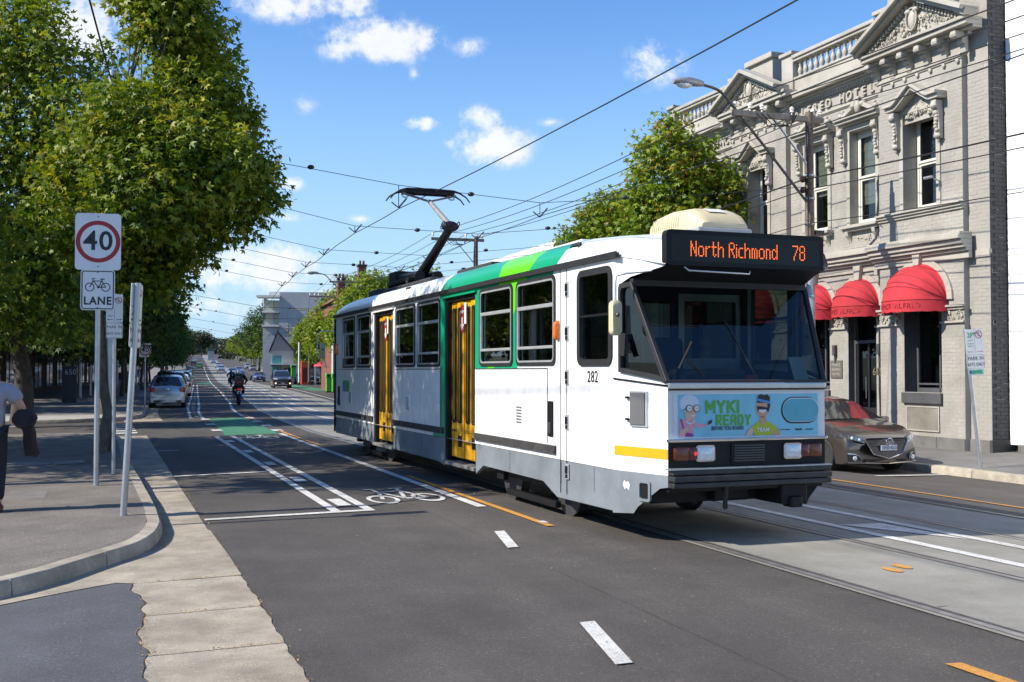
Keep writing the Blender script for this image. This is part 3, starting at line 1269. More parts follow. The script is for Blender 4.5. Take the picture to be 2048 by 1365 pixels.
def window(a0, a1, left):
    sg = 1 if left else -1
    base = 0.0 if left else TW
    fr = rounded_frame('window', a0, a1, WZ0, WZ1, .09, .05, left, trub, .026)
    rounded_frame('inner_frame', a0 + .04, a1 - .04, WZ0 + .04, WZ1 - .04, .07, .022, left, talu, .012, .004, fr)
    B = lambda d: base + sg * d
    MB().box(a0 - TL / 2 + .05, a1 - TL / 2 - .05, TW / 2 - B(.03), TW / 2 - B(.02), WZ0 + .05, WZ1 - .05).build('pane', tglass, fr)
    for zz, h in ((1.895, .035), (2.365, .045)):
        y0, y1 = sorted((TW / 2 - B(.012), TW / 2 - B(-.012)))
        MB().box(a0 - TL / 2 + .05, a1 - TL / 2 - .05, y0, y1, zz, zz + h).build('transom', talu, fr, bevel=.006)
    if left:
        for x0 in (a0 + .055, a1 - .075):
            y0, y1 = sorted((TW / 2 - B(.012), TW / 2 - B(-.009)))
            MB().box(x0 - TL / 2, x0 - TL / 2 + .02, y0, y1, 1.93, 2.365).build('sash_stile', talu, fr)


for a0, a1 in WIN:
    window(a0, a1, True)
    window(a0, a1, False)
for left in (True, False):
    sg = 1 if left else -1
    fr = rounded_frame('cab_window', -.005, .83, 1.69, 2.70, .11, .07, left, trub, .03)
    base = 0.0 if left else TW
    y0, y1 = sorted((TW / 2 - (base + sg * .03), TW / 2 - (base + sg * .02)))
    MB().box(-TL / 2 + .05, -TL / 2 + .78, y0, y1, 1.75, 2.65).build('pane', tglass, fr)
    y0, y1 = sorted((TW / 2 - (base + sg * .012), TW / 2 - (base - sg * .012)))
    MB().box(-TL / 2 + .06, -TL / 2 + .77, y0, y1, 2.2, 2.225).build('transom', tblack, fr)

# ---- doors: recessed folding leaves
def door(a0, a1, left):
    sg = 1 if left else -1
    base = 0.0 if left else TW
    Y = lambda d: TW / 2 - (base + sg * d)

    def bx(x0, x1, d0, d1, z0, z1, mb=None):
        y0, y1 = sorted((Y(d0), Y(d1)))
        return (mb or MB()).box(x0 - TL / 2, x1 - TL / 2, y0, y1, z0, z1)
    dr = bx(a0, a0 + .04, .02, .14, .36, 2.70)
    bx(a1 - .10, a1, .02, .14, .36, 2.70, dr)
    bx(a0 + .04, a1 - .10, .02, .14, 2.64, 2.70, dr)
    root = dr.build('door', tblack, tram)
    w = (a1 - a0 - .16) / 4
    for k in range(4):
        x0 = a0 + .05 + k * w
        x1 = x0 + w - .012
        d = .055 if k % 2 == 0 else .075
        lf_ = MB()
        gz0, gz1 = .92, 2.52
        ins = .075
        bx(x0, x1, d, d + .04, .40, gz0, lf_)
        bx(x0, x1, d, d + .04, gz1, 2.63, lf_)
        bx(x0, x0 + ins, d, d + .04, gz0, gz1, lf_)
        bx(x1 - ins, x1, d, d + .04, gz0, gz1, lf_)
        leaf = lf_.build('door_leaf', tyel, root, bevel=.008)
        cz = (gz0 + gz1) / 2
        ca = (x0 + x1) / 2
        o = [(ca + x, cz + y) for x, y in rrect(x1 - x0 - 2 * ins + .05, gz1 - gz0 + .05, .05)]
        i = [(ca + x, cz + y) for x, y in rrect(x1 - x0 - 2 * ins, gz1 - gz0, .04)]
        ring_prism(MB(), o, i, lambda p, q, t: Vector((p - TL / 2, Y(d - .004 - t), q)), .006).build('window_seal', trub, leaf)
        bx(x0 + ins, x1 - ins, d + .015, d + .022, gz0, gz1).build('pane', tglass, leaf)
        if k in (0, 2):
            bx(x0 + .06, x1 - .06, d - .004, d + .01, .56, .72).build('kick_vent', tblack, leaf)
    st = bx(a0 - .02, a1 + .02, -.03, .25, .285, .335)
    st.build('step', mat('worn_step', (.25, .24, .23), .6, .4, .3, 12), root, bevel=.008)
    bx(a0 - .08, a1 + .08, -.035, 0, 2.70, 2.725).build('rain_strip', tpaint, root)
    if left:
        # stop warning sticker on the leaves
        st_ = MB()
        cx = a0 + (a1 - a0) * .50
        ring = [(cx + x, 2.38 + y) for x, y in rrect(.15, .40, .07)]
        st_.face([Vector((p - TL / 2, Y(.046), q)) for p, q in ring])
        so_ = st_.build('stop_sticker', M['signred'], root)
        MB().face([Vector((p - TL / 2, Y(.05), q)) for p, q in ((cx - .08, 2.3), (cx - .16, 2.3), (cx - .16, 2.6), (cx - .08, 2.6))]).build('paper_notice', M['white'], root)
        Mx = frame(T(cx, .043, 2.47), (-1, 0, 0), (0, 0, 1))
        text('lettering', 'STOP', .055, M['white'], so_, Mx)
        ar = MB()
        for q in ([(0, .12), (.03, .12), (.03, 0), (.075, -.02), (0, -.13), (-.075, -.02), (-.03, 0), (-.03, .12)],):
            ar.face([T(cx + x, .043, 2.31 + y * .75) for x, y in q])
        ar.build('arrow', M['white'], so_)


for a0, a1 in DOORS:
    door(a0, a1, True)
    door(a0, a1, False)

# ---- roof shell
PROF = [(1, 0), (.995, .2), (.955, .5), (.86, .72), (.68, .87), (.42, .96), (0, 1)]


def roof_ring(a, half, zb, zt):
    pts = [(half * u, zb + (zt - zb) * v) for u, v in PROF]
    pts = [(-u, v) for u, v in pts[:-1]] + [pts[-1]] + pts[:-1][::-1]
    return [T(a, TW / 2 + u, v) for u, v in pts]


secs = [(-.80, .915, 2.64, 2.95), (-.4, .985, 2.72, 3.0), (-.05, 1.075, 2.78, 3.04), (.4, 1.075, 2.78, 3.09), (1.2, 1.075, 2.78, 3.155), (2.2, 1.075, 2.78, 3.17), (6.5, 1.075, 2.78, 3.17), (12.2, 1.075, 2.78, 3.17), (13.0, 1.075, 2.78, 3.12), (13.35, 1.07, 2.78, 3.05), (13.7, .985, 2.72, 3.0), (14.1, .9, 2.64, 2.94)]
rings = []
for (a, h, b, t), (a2, h2, b2, t2) in zip(secs, secs[1:]):
    k = max(1, int((a2 - a) / .5))
    for j in range(k):
        f = j / k
        rings.append(roof_ring(a + (a2 - a) * f, h + (h2 - h) * f, b + (b2 - b) * f, t + (t2 - t) * f))
rings.append(roof_ring(*secs[-1]))
MB().loft(rings, False, 0, False).build('roof', tpaint, tram, smooth=40)
for left in (True, False):
    sg = 1 if left else -1
    base = 0 if left else TW
    mb = MB()
    y = TW / 2 - (base - sg * .02)
    mb.bar((-.1 + .5 - TL / 2 - .55, y, 2.785), (13.4 - TL / 2, y, 2.785), .045, .05)
    mb.bar((-.1 + .5 - TL / 2 - .55, y + sg * .012, 2.815), (13.4 - TL / 2, y + sg * .012, 2.815), .02, .012)
    mb.build('gutter_rail', trub, tram)
    for q0, q1 in ((1.42, 4.19), (5.62, 8.52), (9.96, 13.2)):
        mb = MB()
        for z in (.73, .76, .79):
            mb.bar((q0 - TL / 2, TW / 2 - base + sg * .014, z), (q1 - TL / 2, TW / 2 - base + sg * .014, z), .03, .031)
        mb.build('rub_strip', mat('worn_rubber', (.04, .038, .036), .7, 0, .5, 14, bump=.5, bscale=40), tram)
    # body panel outlines: thin proud beads
    for q0, q1 in ((1.67, 4.19), (5.76, 8.40), (10.0, 13.0)):
        mb = MB()
        yb = TW / 2 - base + sg * .002
        mb.bar((q0 - TL / 2, yb, 1.667), (q1 - TL / 2, yb, 1.667), .006, .012)
        mb.bar((q0 - TL / 2, yb, 1.667), (q0 - TL / 2, yb, .82), .006, .01)
        mb.build('panel_bead', M['dark_steel'], tram)
    for q0 in (1.13, 1.3):
        mb = MB()
        mb.bar((q0 - TL / 2, TW / 2 - base + sg * .002, 2.76), (q0 - TL / 2, TW / 2 - base + sg * .002, .3), .006, .008)
        mb.build('panel_bead', M['dark_steel'], tram)

# door-hinge pockets, handles, louvres, lamps, on the near side
for z in (2.53, 2.05, 1.57, 1.08, .545):
    p = MB().box(1.07 - TL / 2, 1.16 - TL / 2, TW / 2 - .002, TW / 2 + .012, z - .085, z + .085).build('hinge', talu, tram, bevel=.006)
    MB().box(1.085 - TL / 2, 1.145 - TL / 2, TW / 2 + .01, TW / 2 + .02, z - .02, z + .06).build('pin', tblack, p)
    MB().box(1.085 - TL / 2, 1.145 - TL / 2, TW / 2 + .008, TW / 2 + .016, z - .07, z - .03).build('slot', tblack, p)
for a, z in ((1.57, 1.10), (12.95, 1.12)):
    p = MB().box(a - .07 - TL / 2, a + .07 - TL / 2, TW / 2 - .002, TW / 2 + .02, z - .2, z + .2).build('hatch_handle', tblack, tram, bevel=.015)
    MB().box(a - .045 - TL / 2, a + .045 - TL / 2, TW / 2 + .018, TW / 2 + .035, z - .17, z - .04).build('latch', M['dark_steel'], p, bevel=.01)
for a in (2.55, 7.6, 11.9):
    p = MB().box(a - .11 - TL / 2, a + .11 - TL / 2, TW / 2 - .002, TW / 2 + .006, .98, 1.24).build('vent', tram_white, tram, bevel=.004)
    for k in range(6):
        MB().box(a - .085 - TL / 2, a + .085 - TL / 2, TW / 2 + .004, TW / 2 + .012, 1.01 + k * .036, 1.03 + k * .036).build('slat', M['dark_steel'] if a > 10 else M['steel'], p)
for a in (1.36, 13.1):
    lp = MB().loft([[T(a + x * .75, -d, 2.09 + y) for x, y in rrect(.10 * s, .22 * s, .04 * s)] for d, s in ((0, 1), (.03, 1), (.055, .75))])
    lp.build('side_lamp', M['orangelamp'], tram, smooth=50)
# roof side pockets
for a in (1.08, 7.9):
    mb = ring_prism(MB(), [(a + x, 2.93 + y) for x, y in rrect(.26, .22, .04)], [(a + x, 2.93 + y) for x, y in rrect(.20, .16, .03)], lambda p, q, d: T(p, .035 + (q - 2.82) * .33 - d, q), .02)
    pk = mb.build('roof_pocket', trub, tram)
    MB().face([T(a + x, .028 + (y + .11) * .33, 2.93 + y) for x, y in rrect(.22, .18, .03)][::-1]).build('pocket_glass', M['carglass'], pk)
# yellow stop patch sticker and transit stickers, rear quarter
MB().extrude([T(12.3 + x, -.001, 1.33 + y) for x, y in rrect(.62, .23, .07)], (0, .002, 0)).build('sticker', mat('sticker_blue', (.02, .22, .36), .4, 0, .05), tram)
MB().extrude([T(12.13 + x, -.003, 1.33 + y) for x, y in rrect(.30, .23, .06)], (0, .002, 0)).build('sticker', mat('sticker_green', (.08, .35, .05), .4, 0, .05), tram)

# ---- cab front.  taper line: (a, b) from (0, 0) to (-.77, .19)
FA, FB = -.77, .195


def taper(a):
    return -a * FB / .77


def cab_side(left):
    S = (lambda a, z, d=0: T(a, taper(a) - d, z)) if left else (lambda a, z, d=0: T(a, TW - taper(a) + d, z))
    mb = MB()
    low = [(0, .235), (-.30, .26), (-.36, .33), (-.66, .53), (FA, .55), (FA, .66), (0, .66)]
    up = [(0, .66), (FA, .66), (FA, 1.53), (-.115, 1.63), (0, 1.63)]
    back = [(0, 1.63), (-.115, 1.63), (-.115, 2.50), (-.26, 2.56), (0, 2.56)]
    vis = [(0, 2.56), (-.26, 2.56), (-.80, 2.64), (-.80, 2.66), (-.4, 2.725), (0, 2.785)]
    for q, m in ((low, tgrey), (up + [], tpaint), (back, tpaint), (vis, tpaint)):
        pts = [S(a, z) for a, z in q]
        mb = MB().face(pts if left else pts[::-1])
        mb.build('cab_side_panel', m, tram)
    # quarter light
    o = [(-.115, 1.63), (-.66, 1.555), (FA, 1.53), (-.29, 2.51), (-.135, 2.5), (-.115, 2.46)]
    ci = (sum(p[0] for p in o) / 6, sum(p[1] for p in o) / 6)
    i = [(ci[0] + (p[0] - ci[0]) * .86, ci[1] + (p[1] - ci[1]) * .9) for p in o]
    fr = ring_prism(MB(), o, i, lambda a, z, d: S(a, z, -.004 + d), .03).build('quarter_window', trub, tram)
    MB().extrude([S(a, z, -.01) for a, z in i], (0, -.006 if left else .006, 0)).build('pane', tglass, fr)
    # body line, yellow band
    MB().bar(S(-.02, 1.565, .004), S(FA, 1.50, .004), .014, .016).build('body_line', tblack, tram)
    st = [S(a, z, .004) for a, z in ((-.03, .81), (FA + .002, .81), (FA + .002, .905), (-.03, .905))]
    MB().face(st if left else st[::-1]).build('yellow_band', tyel, tram)
    # hatch and lamp pocket
    if left:
        hb = MB().extrude([S(a, z, -.002) for a, z in ((-.27, 1.10), (-.51, 1.10), (-.51, 1.445), (-.27, 1.445))], (.0, .02, 0)).build('side_hatch', talu, tram, bevel=.004)
        MB().extrude([S(a, z, .016) for a, z in ((-.285, 1.12), (-.485, 1.12), (-.485, 1.43), (-.285, 1.43))], (0, .014, 0)).build('hatch_door', mat('hatch_grey', (.12, .12, .12), .5, 0, .1), hb, bevel=.004)
        for z in (1.17, 1.38):
            MB().box(0, .05, -.012, .012, -.01, .01).build('hinge', tblack, hb, loc=S(-.26, z, .025))
        pk = ring_prism(MB(), [(-.46 + x, .49 + y) for x, y in rrect(.17, .20, .03)], [(-.46 + x, .49 + y) for x, y in rrect(.12, .15, .02)], lambda a, z, d: S(a, z, -.002 + d), .018).build('step_pocket', tgrey, tram)
        MB().face([S(-.46 + x, .49 + y, .002) for x, y in rrect(.13, .16, .02)]).build('recess', tblack, pk)
        MB().face([S(-.2 + x * .05, .52 + y * .05, .003) for x, y in ((-1, .2), (-.5, .9), (.1, .6), (.6, 1), (1, .1), (.5, -.7), (-.2, -.4), (-.7, -.9))]).build('paint_scrape', tram_white, tram)
        text('fleet_number', '282', .17, M['signblack'], tram, frame(T(.46, -.004, 1.575), (-1, 0, 0), (0, 0, 1)), wide=1.0)


cab_side(True)
cab_side(False)
for sg in (1, -1):                                           # dark panels added inside both flanks in place of cab shade
    L_ = lambda a, z: T(a, (max(0, taper(a)) + .07) if sg > 0 else TW - max(0, taper(a)) - .07, z)
    for q in ([(.9, .7), (FA + .02, .7), (FA + .02, 1.52), (-.115, 1.62), (.9, 1.68)], [(-.10, 1.62), (.02, 1.62), (.02, 2.56), (-.24, 2.56), (-.13, 2.5), (-.10, 2.46)], [(.82, 1.6), (.92, 1.6), (.92, 2.7), (.82, 2.7)], [(-.2, 2.5), (.9, 2.66), (.9, 2.74), (-.2, 2.74)]):
        MB().face([L_(a, z) for a, z in q]).build('cab_shade_panel', tdark, tram)
F = lambda b, z, d=0: T(FA - d, b, z)
b0, b1 = FB, TW - FB
MB().box(0, .02, -(b1 - b0) / 2, (b1 - b0) / 2, 0, .57).build('front_panel', tram_white, tram, loc=T(FA, TW / 2, .985) - Vector((0, 0, 0)))
# chrome strips and windscreen sill
sl2 = MB()
sl2.bar(F(b0 - .01, .985, .012), F(b1 + .01, .985, .012), .05, .03)
sl2.build('chrome_strip', M['chrome'], tram, bevel=.008)
MB().bar(F(b0, 1.50, .0), F(b1, 1.50, .0), .05, .055).build('windscreen_sill', mat('polished_sill', (.6, .61, .63), .25, .8, .1), tram, bevel=.01)
MB().bar(F(b0, 1.462, .002), F(b1, 1.462, .002), .03, .012).build('body_line', tblack, tram)
# lamp box
MB().box(FA - TL / 2 - .0, FA - TL / 2 + .16, -(b1 - b0) / 2, (b1 - b0) / 2, .735, .97).build('lamp_box', tblack, tram)
for c, w, m, d in ((.33, .16, 'orangelamp', .0), (.46, .12, 'redlamp', 0), (.585, .18, 'lampglass', .01), (1.565, .18, 'lampglass', .01), (1.705, .12, 'redlamp', 0), (1.835, .14, 'orangelamp', 0)):
    dd = M[m] if m == 'lampglass' else mat('dim_' + m, {'orangelamp': (.16, .03, .006), 'redlamp': (.12, .008, .006)}[m], .25, 0, .3, 20, coat=.4)
    hw = MB().loft([[F(c + x, .86 + y, t) for x, y in rrect(w * s, .125 * s, .02)] for t, s in ((.0, 1), (.016 + d, 1), (.024 + d, .8))]).build({'lampglass': 'headlight', 'redlamp': 'tail_lamp', 'orangelamp': 'indicator'}[m], dd, tram, smooth=40)
    if m == 'lampglass':
        ring_prism(MB(), [(c + x, .86 + y) for x, y in rrect(w + .03, .155, .03)], [(c + x, .86 + y) for x, y in rrect(w - .005, .12, .02)], lambda a, z, t: F(a, z, .004 + t), .018).build('bezel', M['chrome'], hw)
MB().face([F(.475 + .012 * math.cos(t), .86 + .02 * math.sin(t), .026) for t in [k * .785 for k in range(8)]]).build('lit_tail_lamp', mat('lit_red', (.9, .02, .01), .3, 0, 0, emis=1.2), tram)
gr = MB().box(FA - TL / 2 - .012, FA - TL / 2 + .02, -.2, .2, .755, .95).build('grille', tblack, tram)
for k in range(7):
    MB().box(FA - TL / 2 - .02, FA - TL / 2 - .01, -.17, .17, .775 + k * .024, .787 + k * .024).build('slat', M['dark_steel'], gr)
# bumper: three stacked rubber-faced ribs
bp_ = MB()
for z, d, h in ((.69, .10, .05), (.63, .12, .055), (.57, .11, .05)):
    bp_.bar(F(b0 + .0, z, d / 2), F(b1 - .0, z, d / 2), d, h)
bp_.build('bumper', mat('bumper_rubber', (.03, .03, .03), .45, 0, .5, 6, bump=.4, bscale=20), tram, bevel=.01)
MB().bar(F(b0 - .03, .722, .05), F(b1 + .01, .722, .05), .10, .012).build('bumper_edge', M['steel'], tram)
MB().box(FA - TL / 2 + .02, FA - TL / 2 + .3, -.86, .86, .50, .74).build('headstock', tblack, tram)
cp = MB().box(FA - TL / 2 - .02, FA - TL / 2 + .5, -.66, -.36, .34, .55)
cp.box(FA - TL / 2 - .06, FA - TL / 2 + .1, -.58, -.44, .31, .42)
cp.box(FA - TL / 2 + .3, FA - TL / 2 + .7, -.2, .2, .36, .5)
cp.build('coupler', tblack, tram, bevel=.02)
MB().tube([F(.82, .55, .0), F(.81, .4, .0), F(.84, .33, -.05)], .025).build('hose', M['black'], tram, smooth=60)
MB().bar(F(.25, .42, -.45), F(1.9, .42, -.45), .05, .14).build('lifeguard', tblack, tram)

# windscreen, raked back
WB, WT = (FA + .012, 1.53), (-.27, 2.505)
tb = taper(WT[0])
ob = [(WB[0], b0, WB[1]), (WB[0], b1, WB[1]), (WT[0], TW - tb, WT[1]), (WT[0], tb, WT[1])]
ws = MB()
for (p, q, w) in ((0, 1, .05), (1, 2, .05), (2, 3, .07), (3, 0, .05)):
    ws.bar(T(*ob[p]), T(*ob[q]), w, w)
wso = ws.build('windscreen', trub, tram, bevel=.01)
MB().face([T(*p) for p in ob]).build('pane', tglass, wso)
wip = MB()
wip.bar(T(-.73, .62, 1.58), T(-.66, .45, 1.78), .012, .012)
wip.bar(T(-.70, .35, 1.66), T(-.60, .55, 1.92), .016, .01)
wip.bar(T(-.735, 1.2, 1.56), T(-.46, 1.0, 2.15), .01, .01)
wip.build('wiper', tblack, wso)
# destination box
DA = -.80
db0, db1 = .145, 1.90
mb = MB()
rr = [((db0 + db1) / 2 + x, 2.797 + y) for x, y in rrect(db1 - db0, .335, .05)]
mb.extrude([T(DA - .045, b, z) for b, z in rr], (.09, 0, 0))
dbx = mb.build('destination_box', tblack, tram, smooth=35)
MB().face([T(DA - .0465, b, z) for b, z in [((db0 + db1) / 2 + x, 2.795 + y) for x, y in rrect(db1 - db0 - .1, .25, .03)]]).build('display_glass', mat('display_glass', (.004, .004, .005), .12, 0, 0, spec=.3), dbx)
# dark soffit between box and windscreen
MB().face([T(DA - .03, db0 + .02, 2.635), T(DA - .03, db1 - .02, 2.635), T(-.25, TW - tb, 2.52), T(-.25, tb, 2.52)]).build('soffit', tblack, tram)
MB().tube([T(DA + .0, .36, 2.62), T(DA - .03, .39, 2.585), T(DA - .03, 1.05, 2.57), T(DA + .0, 1.08, 2.60)], .009).build('grab_rail', talu, tram, smooth=60)
# dot matrix lettering
FONT = {
    'N': ["1...1", "1...1", "11..1", "11..1", "1.1.1", "1.1.1", "1..11", "1..11", "1...1", "1...1"],
    'o': [".....", ".....", ".....", ".111.", "1...1", "1...1", "1...1", "1...1", "1...1", ".111."],
    'r': ["....", "....", "....", "1.11", "11..", "1...", "1...", "1...", "1...", "1..."],
    't': [".1..", ".1..", ".1..", "1111", ".1..", ".1..", ".1..", ".1..", ".1.1", "..1."],
    'h': ["1....", "1....", "1....", "1.11.", "11..1", "1...1", "1...1", "1...1", "1...1", "1...1"],
    'R': [".111.", "1...1", "1...1", "1...1", "1111.", "1.1..", "1..1.", "1..1.", "1...1", "1...1"],
    'i': [".", "1", ".", "1", "1", "1", "1", "1", "1", "1"],
    'c': ["....", "....", "....", ".111", "1...", "1...", "1...", "1...", "1...", ".111"],
    'm': [".....", ".....", ".....", "11.1.", "1.1.1", "1.1.1", "1.1.1", "1.1.1", "1.1.1", "1.1.1"],
    'n': ["....", "....", "....", "111.", "1..1", "1..1", "1..1", "1..1", "1..1", "1..1"],
    'd': ["....1", "....1", "....1", ".11.1", "1..11", "1...1", "1...1", "1...1", "1..11", ".11.1"],
    '7': ["11111", "....1", "....1", "...1.", "...1.", "..1..", "..1..", ".1...", ".1...", ".1..."],
    '8': [".111.", "1...1", "1...1", "1...1", ".111.", "1...1", "1...1", "1...1", "1...1", ".111."], ' ': [".."] * 10}
led = MB()
px_ = .0134


def led_text(s, b_start):
    b = b_start
    for ch in s:
        g_ = FONT[ch]
        for r, row in enumerate(g_):
            for c, v in enumerate(row):
                if v == '1':
                    y0 = b + c * px_
                    z0 = 2.862 - r * .0147
                    led.face([T(DA - .049, y0, z0 - .0112), T(DA - .049, y0 + .0106, z0 - .0112), T(DA - .049, y0 + .0106, z0), T(DA - .049, y0, z0)])
        b += (len(g_[0]) + 1) * px_
    return b


led_text('North Richmond', .40)
led_text('78', 1.535)
led.build('display_lettering', mat('led_orange', (1.0, .17, .03), .5, 0, 0, emis=.95), dbx)['kind'] = 'stuff'

# ---- advertisement banner on the front panel
bz0, bz1 = 1.005, 1.435
bn = MB().face([F(.25, bz0, .004), F(1.90, bz0, .004), F(1.90, bz1, .004), F(.25, bz1, .004)][::-1]).build('banner', M['white'], tram)
bn.data.flip_normals()
bsky = mat('banner_sky_blue', (.22, .55, .68), .4, 0, .1, 3)
BF = lambda b, z, d: F(b, z, .006 + d * .0016)


def patch(name, pts, m, lay):
    MB().face([BF(b, z, lay) for b, z in pts]).build(name, m, bn)


def ell(cx, cz, rx, rz_, n=18, a0=0, a1=360):
    return [(cx + rx * math.cos(rad(a0 + (a1 - a0) * k / n)), cz + rz_ * math.sin(rad(a0 + (a1 - a0) * k / n))) for k in range(n + (0 if a1 - a0 == 360 else 1))]


def pill(cx, cz, w, h):
    return [(cx + x, cz + y) for x, y in rrect(w, h, h / 2 - .001, 8)]


patch('print_ground', [(.30, 1.015), (1.87, 1.015), (1.87, 1.418), (.30, 1.418)], bsky, 0)
skin1 = mat('print_skin', (.62, .33, .20), .5, 0, 0)
skin2 = mat('print_skin_light', (.70, .45, .33), .5, 0, 0)
pink = mat('print_pink', (.68, .33, .40), .5, 0, 0)
purple = mat('print_purple', (.26, .03, .24), .5, 0, 0)
lime_ = mat('print_lime', (.42, .50, .03), .5, 0, 0)
greenp = mat('print_green', (.10, .40, .03), .5, 0, 0)
blk = M['signblack']
wht = M['white']
patch('printed_figure', ell(.42, 1.33, .105, .085), mat('print_grey_hair', (.62, .68, .74), .5, 0, 0), 1)
patch('printed_figure', ell(.43, 1.24, .06, .075), skin2, 2)
patch('printed_figure', [(.31, 1.02), (.46, 1.02), (.47, 1.12), (.44, 1.18), (.36, 1.19), (.31, 1.16)], pink, 1)
patch('printed_figure', [(.44, 1.18), (.47, 1.12), (.52, 1.10), (.60, 1.115), (.61, 1.135), (.52, 1.135), (.47, 1.17)], pink, 3)
patch('printed_figure', [(.60, 1.115), (.64, 1.13), (.62, 1.16)], skin2, 4)
patch('printed_figure', [(.615, 1.125), (.66, 1.145), (.665, 1.18), (.62, 1.16)], blk, 5)
patch('printed_figure', [(.37, 1.02), (.46, 1.02), (.46, 1.045), (.39, 1.06)], purple, 4)
patch('printed_figure', [(.32, 1.19), (.335, 1.19), (.36, 1.10), (.35, 1.09)], purple, 4)
patch('printed_figure', [(.30, 1.04), (.36, 1.05), (.41, 1.09), (.39, 1.11), (.32, 1.08)], skin2, 5)
for c in (.418, .498):
    patch('printed_figure', ell(c, 1.285, .036, .036), blk, 4)
    patch('printed_figure', ell(c, 1.285, .029, .029), mat('print_lens', (.78, .72, .68), .5, 0, 0), 5)
    patch('printed_figure', ell(c + .004, 1.285, .005, .006), blk, 6)
patch('printed_figure', [(.345, 1.265), (.39, 1.285), (.39, 1.292), (.345, 1.272)], blk, 5)
patch('printed_figure', ell(.455, 1.225, .022, .018, 10, 180, 360), wht, 5)
for k in range(7):
    patch('printed_figure', ell(.385 + k * .014, 1.165 - .022 * math.sin(k / 6 * math.pi), .008, .009, 8), wht, 5)
# man with a headband
mx_ = 1.225
patch('printed_figure', ell(mx_, 1.29, .075, .105), skin1, 2)
patch('printed_figure', [(mx_ - .06, 1.33), (mx_ - .05, 1.40), (mx_ - .02, 1.415), (mx_ + .03, 1.405), (mx_ + .05, 1.415), (mx_ + .085, 1.39), (mx_ + .09, 1.30), (mx_ + .07, 1.24), (mx_ + .055, 1.25), (mx_ + .06, 1.33)], blk, 3)
patch('printed_figure', [(mx_ - .065, 1.375), (mx_ + .09, 1.345), (mx_ + .09, 1.32), (mx_ - .065, 1.352)], mat('print_blue', (.06, .30, .60), .5, 0, 0), 4)
patch('printed_figure', [(mx_ - .06, 1.30), (mx_ - .055, 1.25), (mx_ + .06, 1.25), (mx_ + .055, 1.285), (mx_, 1.295)], blk, 4)
patch('printed_figure', ell(mx_, 1.265, .045, .03, 12, 180, 360), wht, 5)
patch('printed_figure', [(mx_ - .03, 1.20), (mx_ + .04, 1.20), (mx_ + .04, 1.12), (mx_ - .03, 1.12)], skin1, 2)
patch('printed_figure', [(mx_ - .13, 1.10), (mx_ - .04, 1.155), (mx_ + .05, 1.155), (mx_ + .14, 1.11), (mx_ + .19, 1.06), (mx_ + .13, 1.05), (mx_ + .11, 1.018), (mx_ - .10, 1.018), (mx_ - .10, 1.06)], lime_, 3)
patch('printed_figure', [(mx_ - .03, 1.16), (mx_ + .04, 1.16), (mx_ + .005, 1.10)], skin1, 4)
patch('printed_figure', [(mx_ + .12, 1.055), (mx_ + .19, 1.062), (mx_ + .205, 1.03), (mx_ + .19, 1.018), (mx_ + .12, 1.018)], skin1, 4)
patch('printed_figure', [(mx_ - .13, 1.10), (mx_ - .10, 1.06), (mx_ - .12, 1.018), (mx_ - .19, 1.018), (mx_ - .17, 1.06)], skin2, 4)
ovl = pill(1.66, 1.255, .44, .26)
patch('printed_window', ovl, blk, 2)
patch('printed_window', pill(1.668, 1.258, .425, .235), wht, 3)
patch('printed_window', pill(1.666, 1.256, .415, .222), mat('banner_teal', (.10, .40, .50), .4, 0, .1, 3), 4)
TB = lambda b, z: frame(BF(b, z, 3), (0, -1, 0), (0, 0, 1))
STROKES = {'M': [((0, 0), (0, 1)), ((0, 1), (.5, .35)), ((.5, .35), (1, 1)), ((1, 1), (1, 0))], 'Y': [((0, 1), (.5, .5)), ((1, 1), (.5, .5)), ((.5, .5), (.5, 0))], 'K': [((0, 0), (0, 1)), ((0, .45), (1, 1)), ((.3, .6), (1, 0))], 'I': [((0, 0), (0, 1))],
           'R': [((0, 0), (0, 1)), ((0, 1), (.95, 1)), ((.95, 1), (.95, .5)), ((.95, .5), (0, .5)), ((.4, .5), (1, 0))], 'E': [((0, 0), (0, 1)), ((0, 1), (1, 1)), ((0, .5), (.85, .5)), ((0, 0), (1, 0))], 'A': [((0, 0), (0, .85)), ((0, .85), (.2, 1)), ((.2, 1), (.8, 1)), ((.8, 1), (1, .85)), ((1, .85), (1, 0)), ((0, .45), (1, .45))], 'D': [((0, 0), (0, 1)), ((0, 1), (.75, 1)), ((.75, 1), (1, .75)), ((1, .75), (1, .25)), ((1, .25), (.75, 0)), ((.75, 0), (0, 0))]}


def block_word(word, b0_, z0_, h, lw, gap, wd):
    b = b0_
    for ch in word:
        cw = {'M': lw * 1.25, 'I': 0}.get(ch, lw)
        mb = MB()
        for n_, ((x0, y0), (x1, y1)) in enumerate(STROKES[ch]):
            p0, p1 = Vector((b + x0 * cw, z0_ + y0 * h)), Vector((b + x1 * cw, z0_ + y1 * h))
            d = (p1 - p0).normalized()
            p0, p1 = p0 - d * wd * .42, p1 + d * wd * .42
            q = Vector((-d.y, d.x)) * wd / 2
            mb.face([BF(v.x, v.y, 3 + .12 * n_) for v in (p0 - q, p1 - q, p1 + q, p0 + q)])
        mb.build('lettering', greenp, bn)
        b += cw + gap + wd


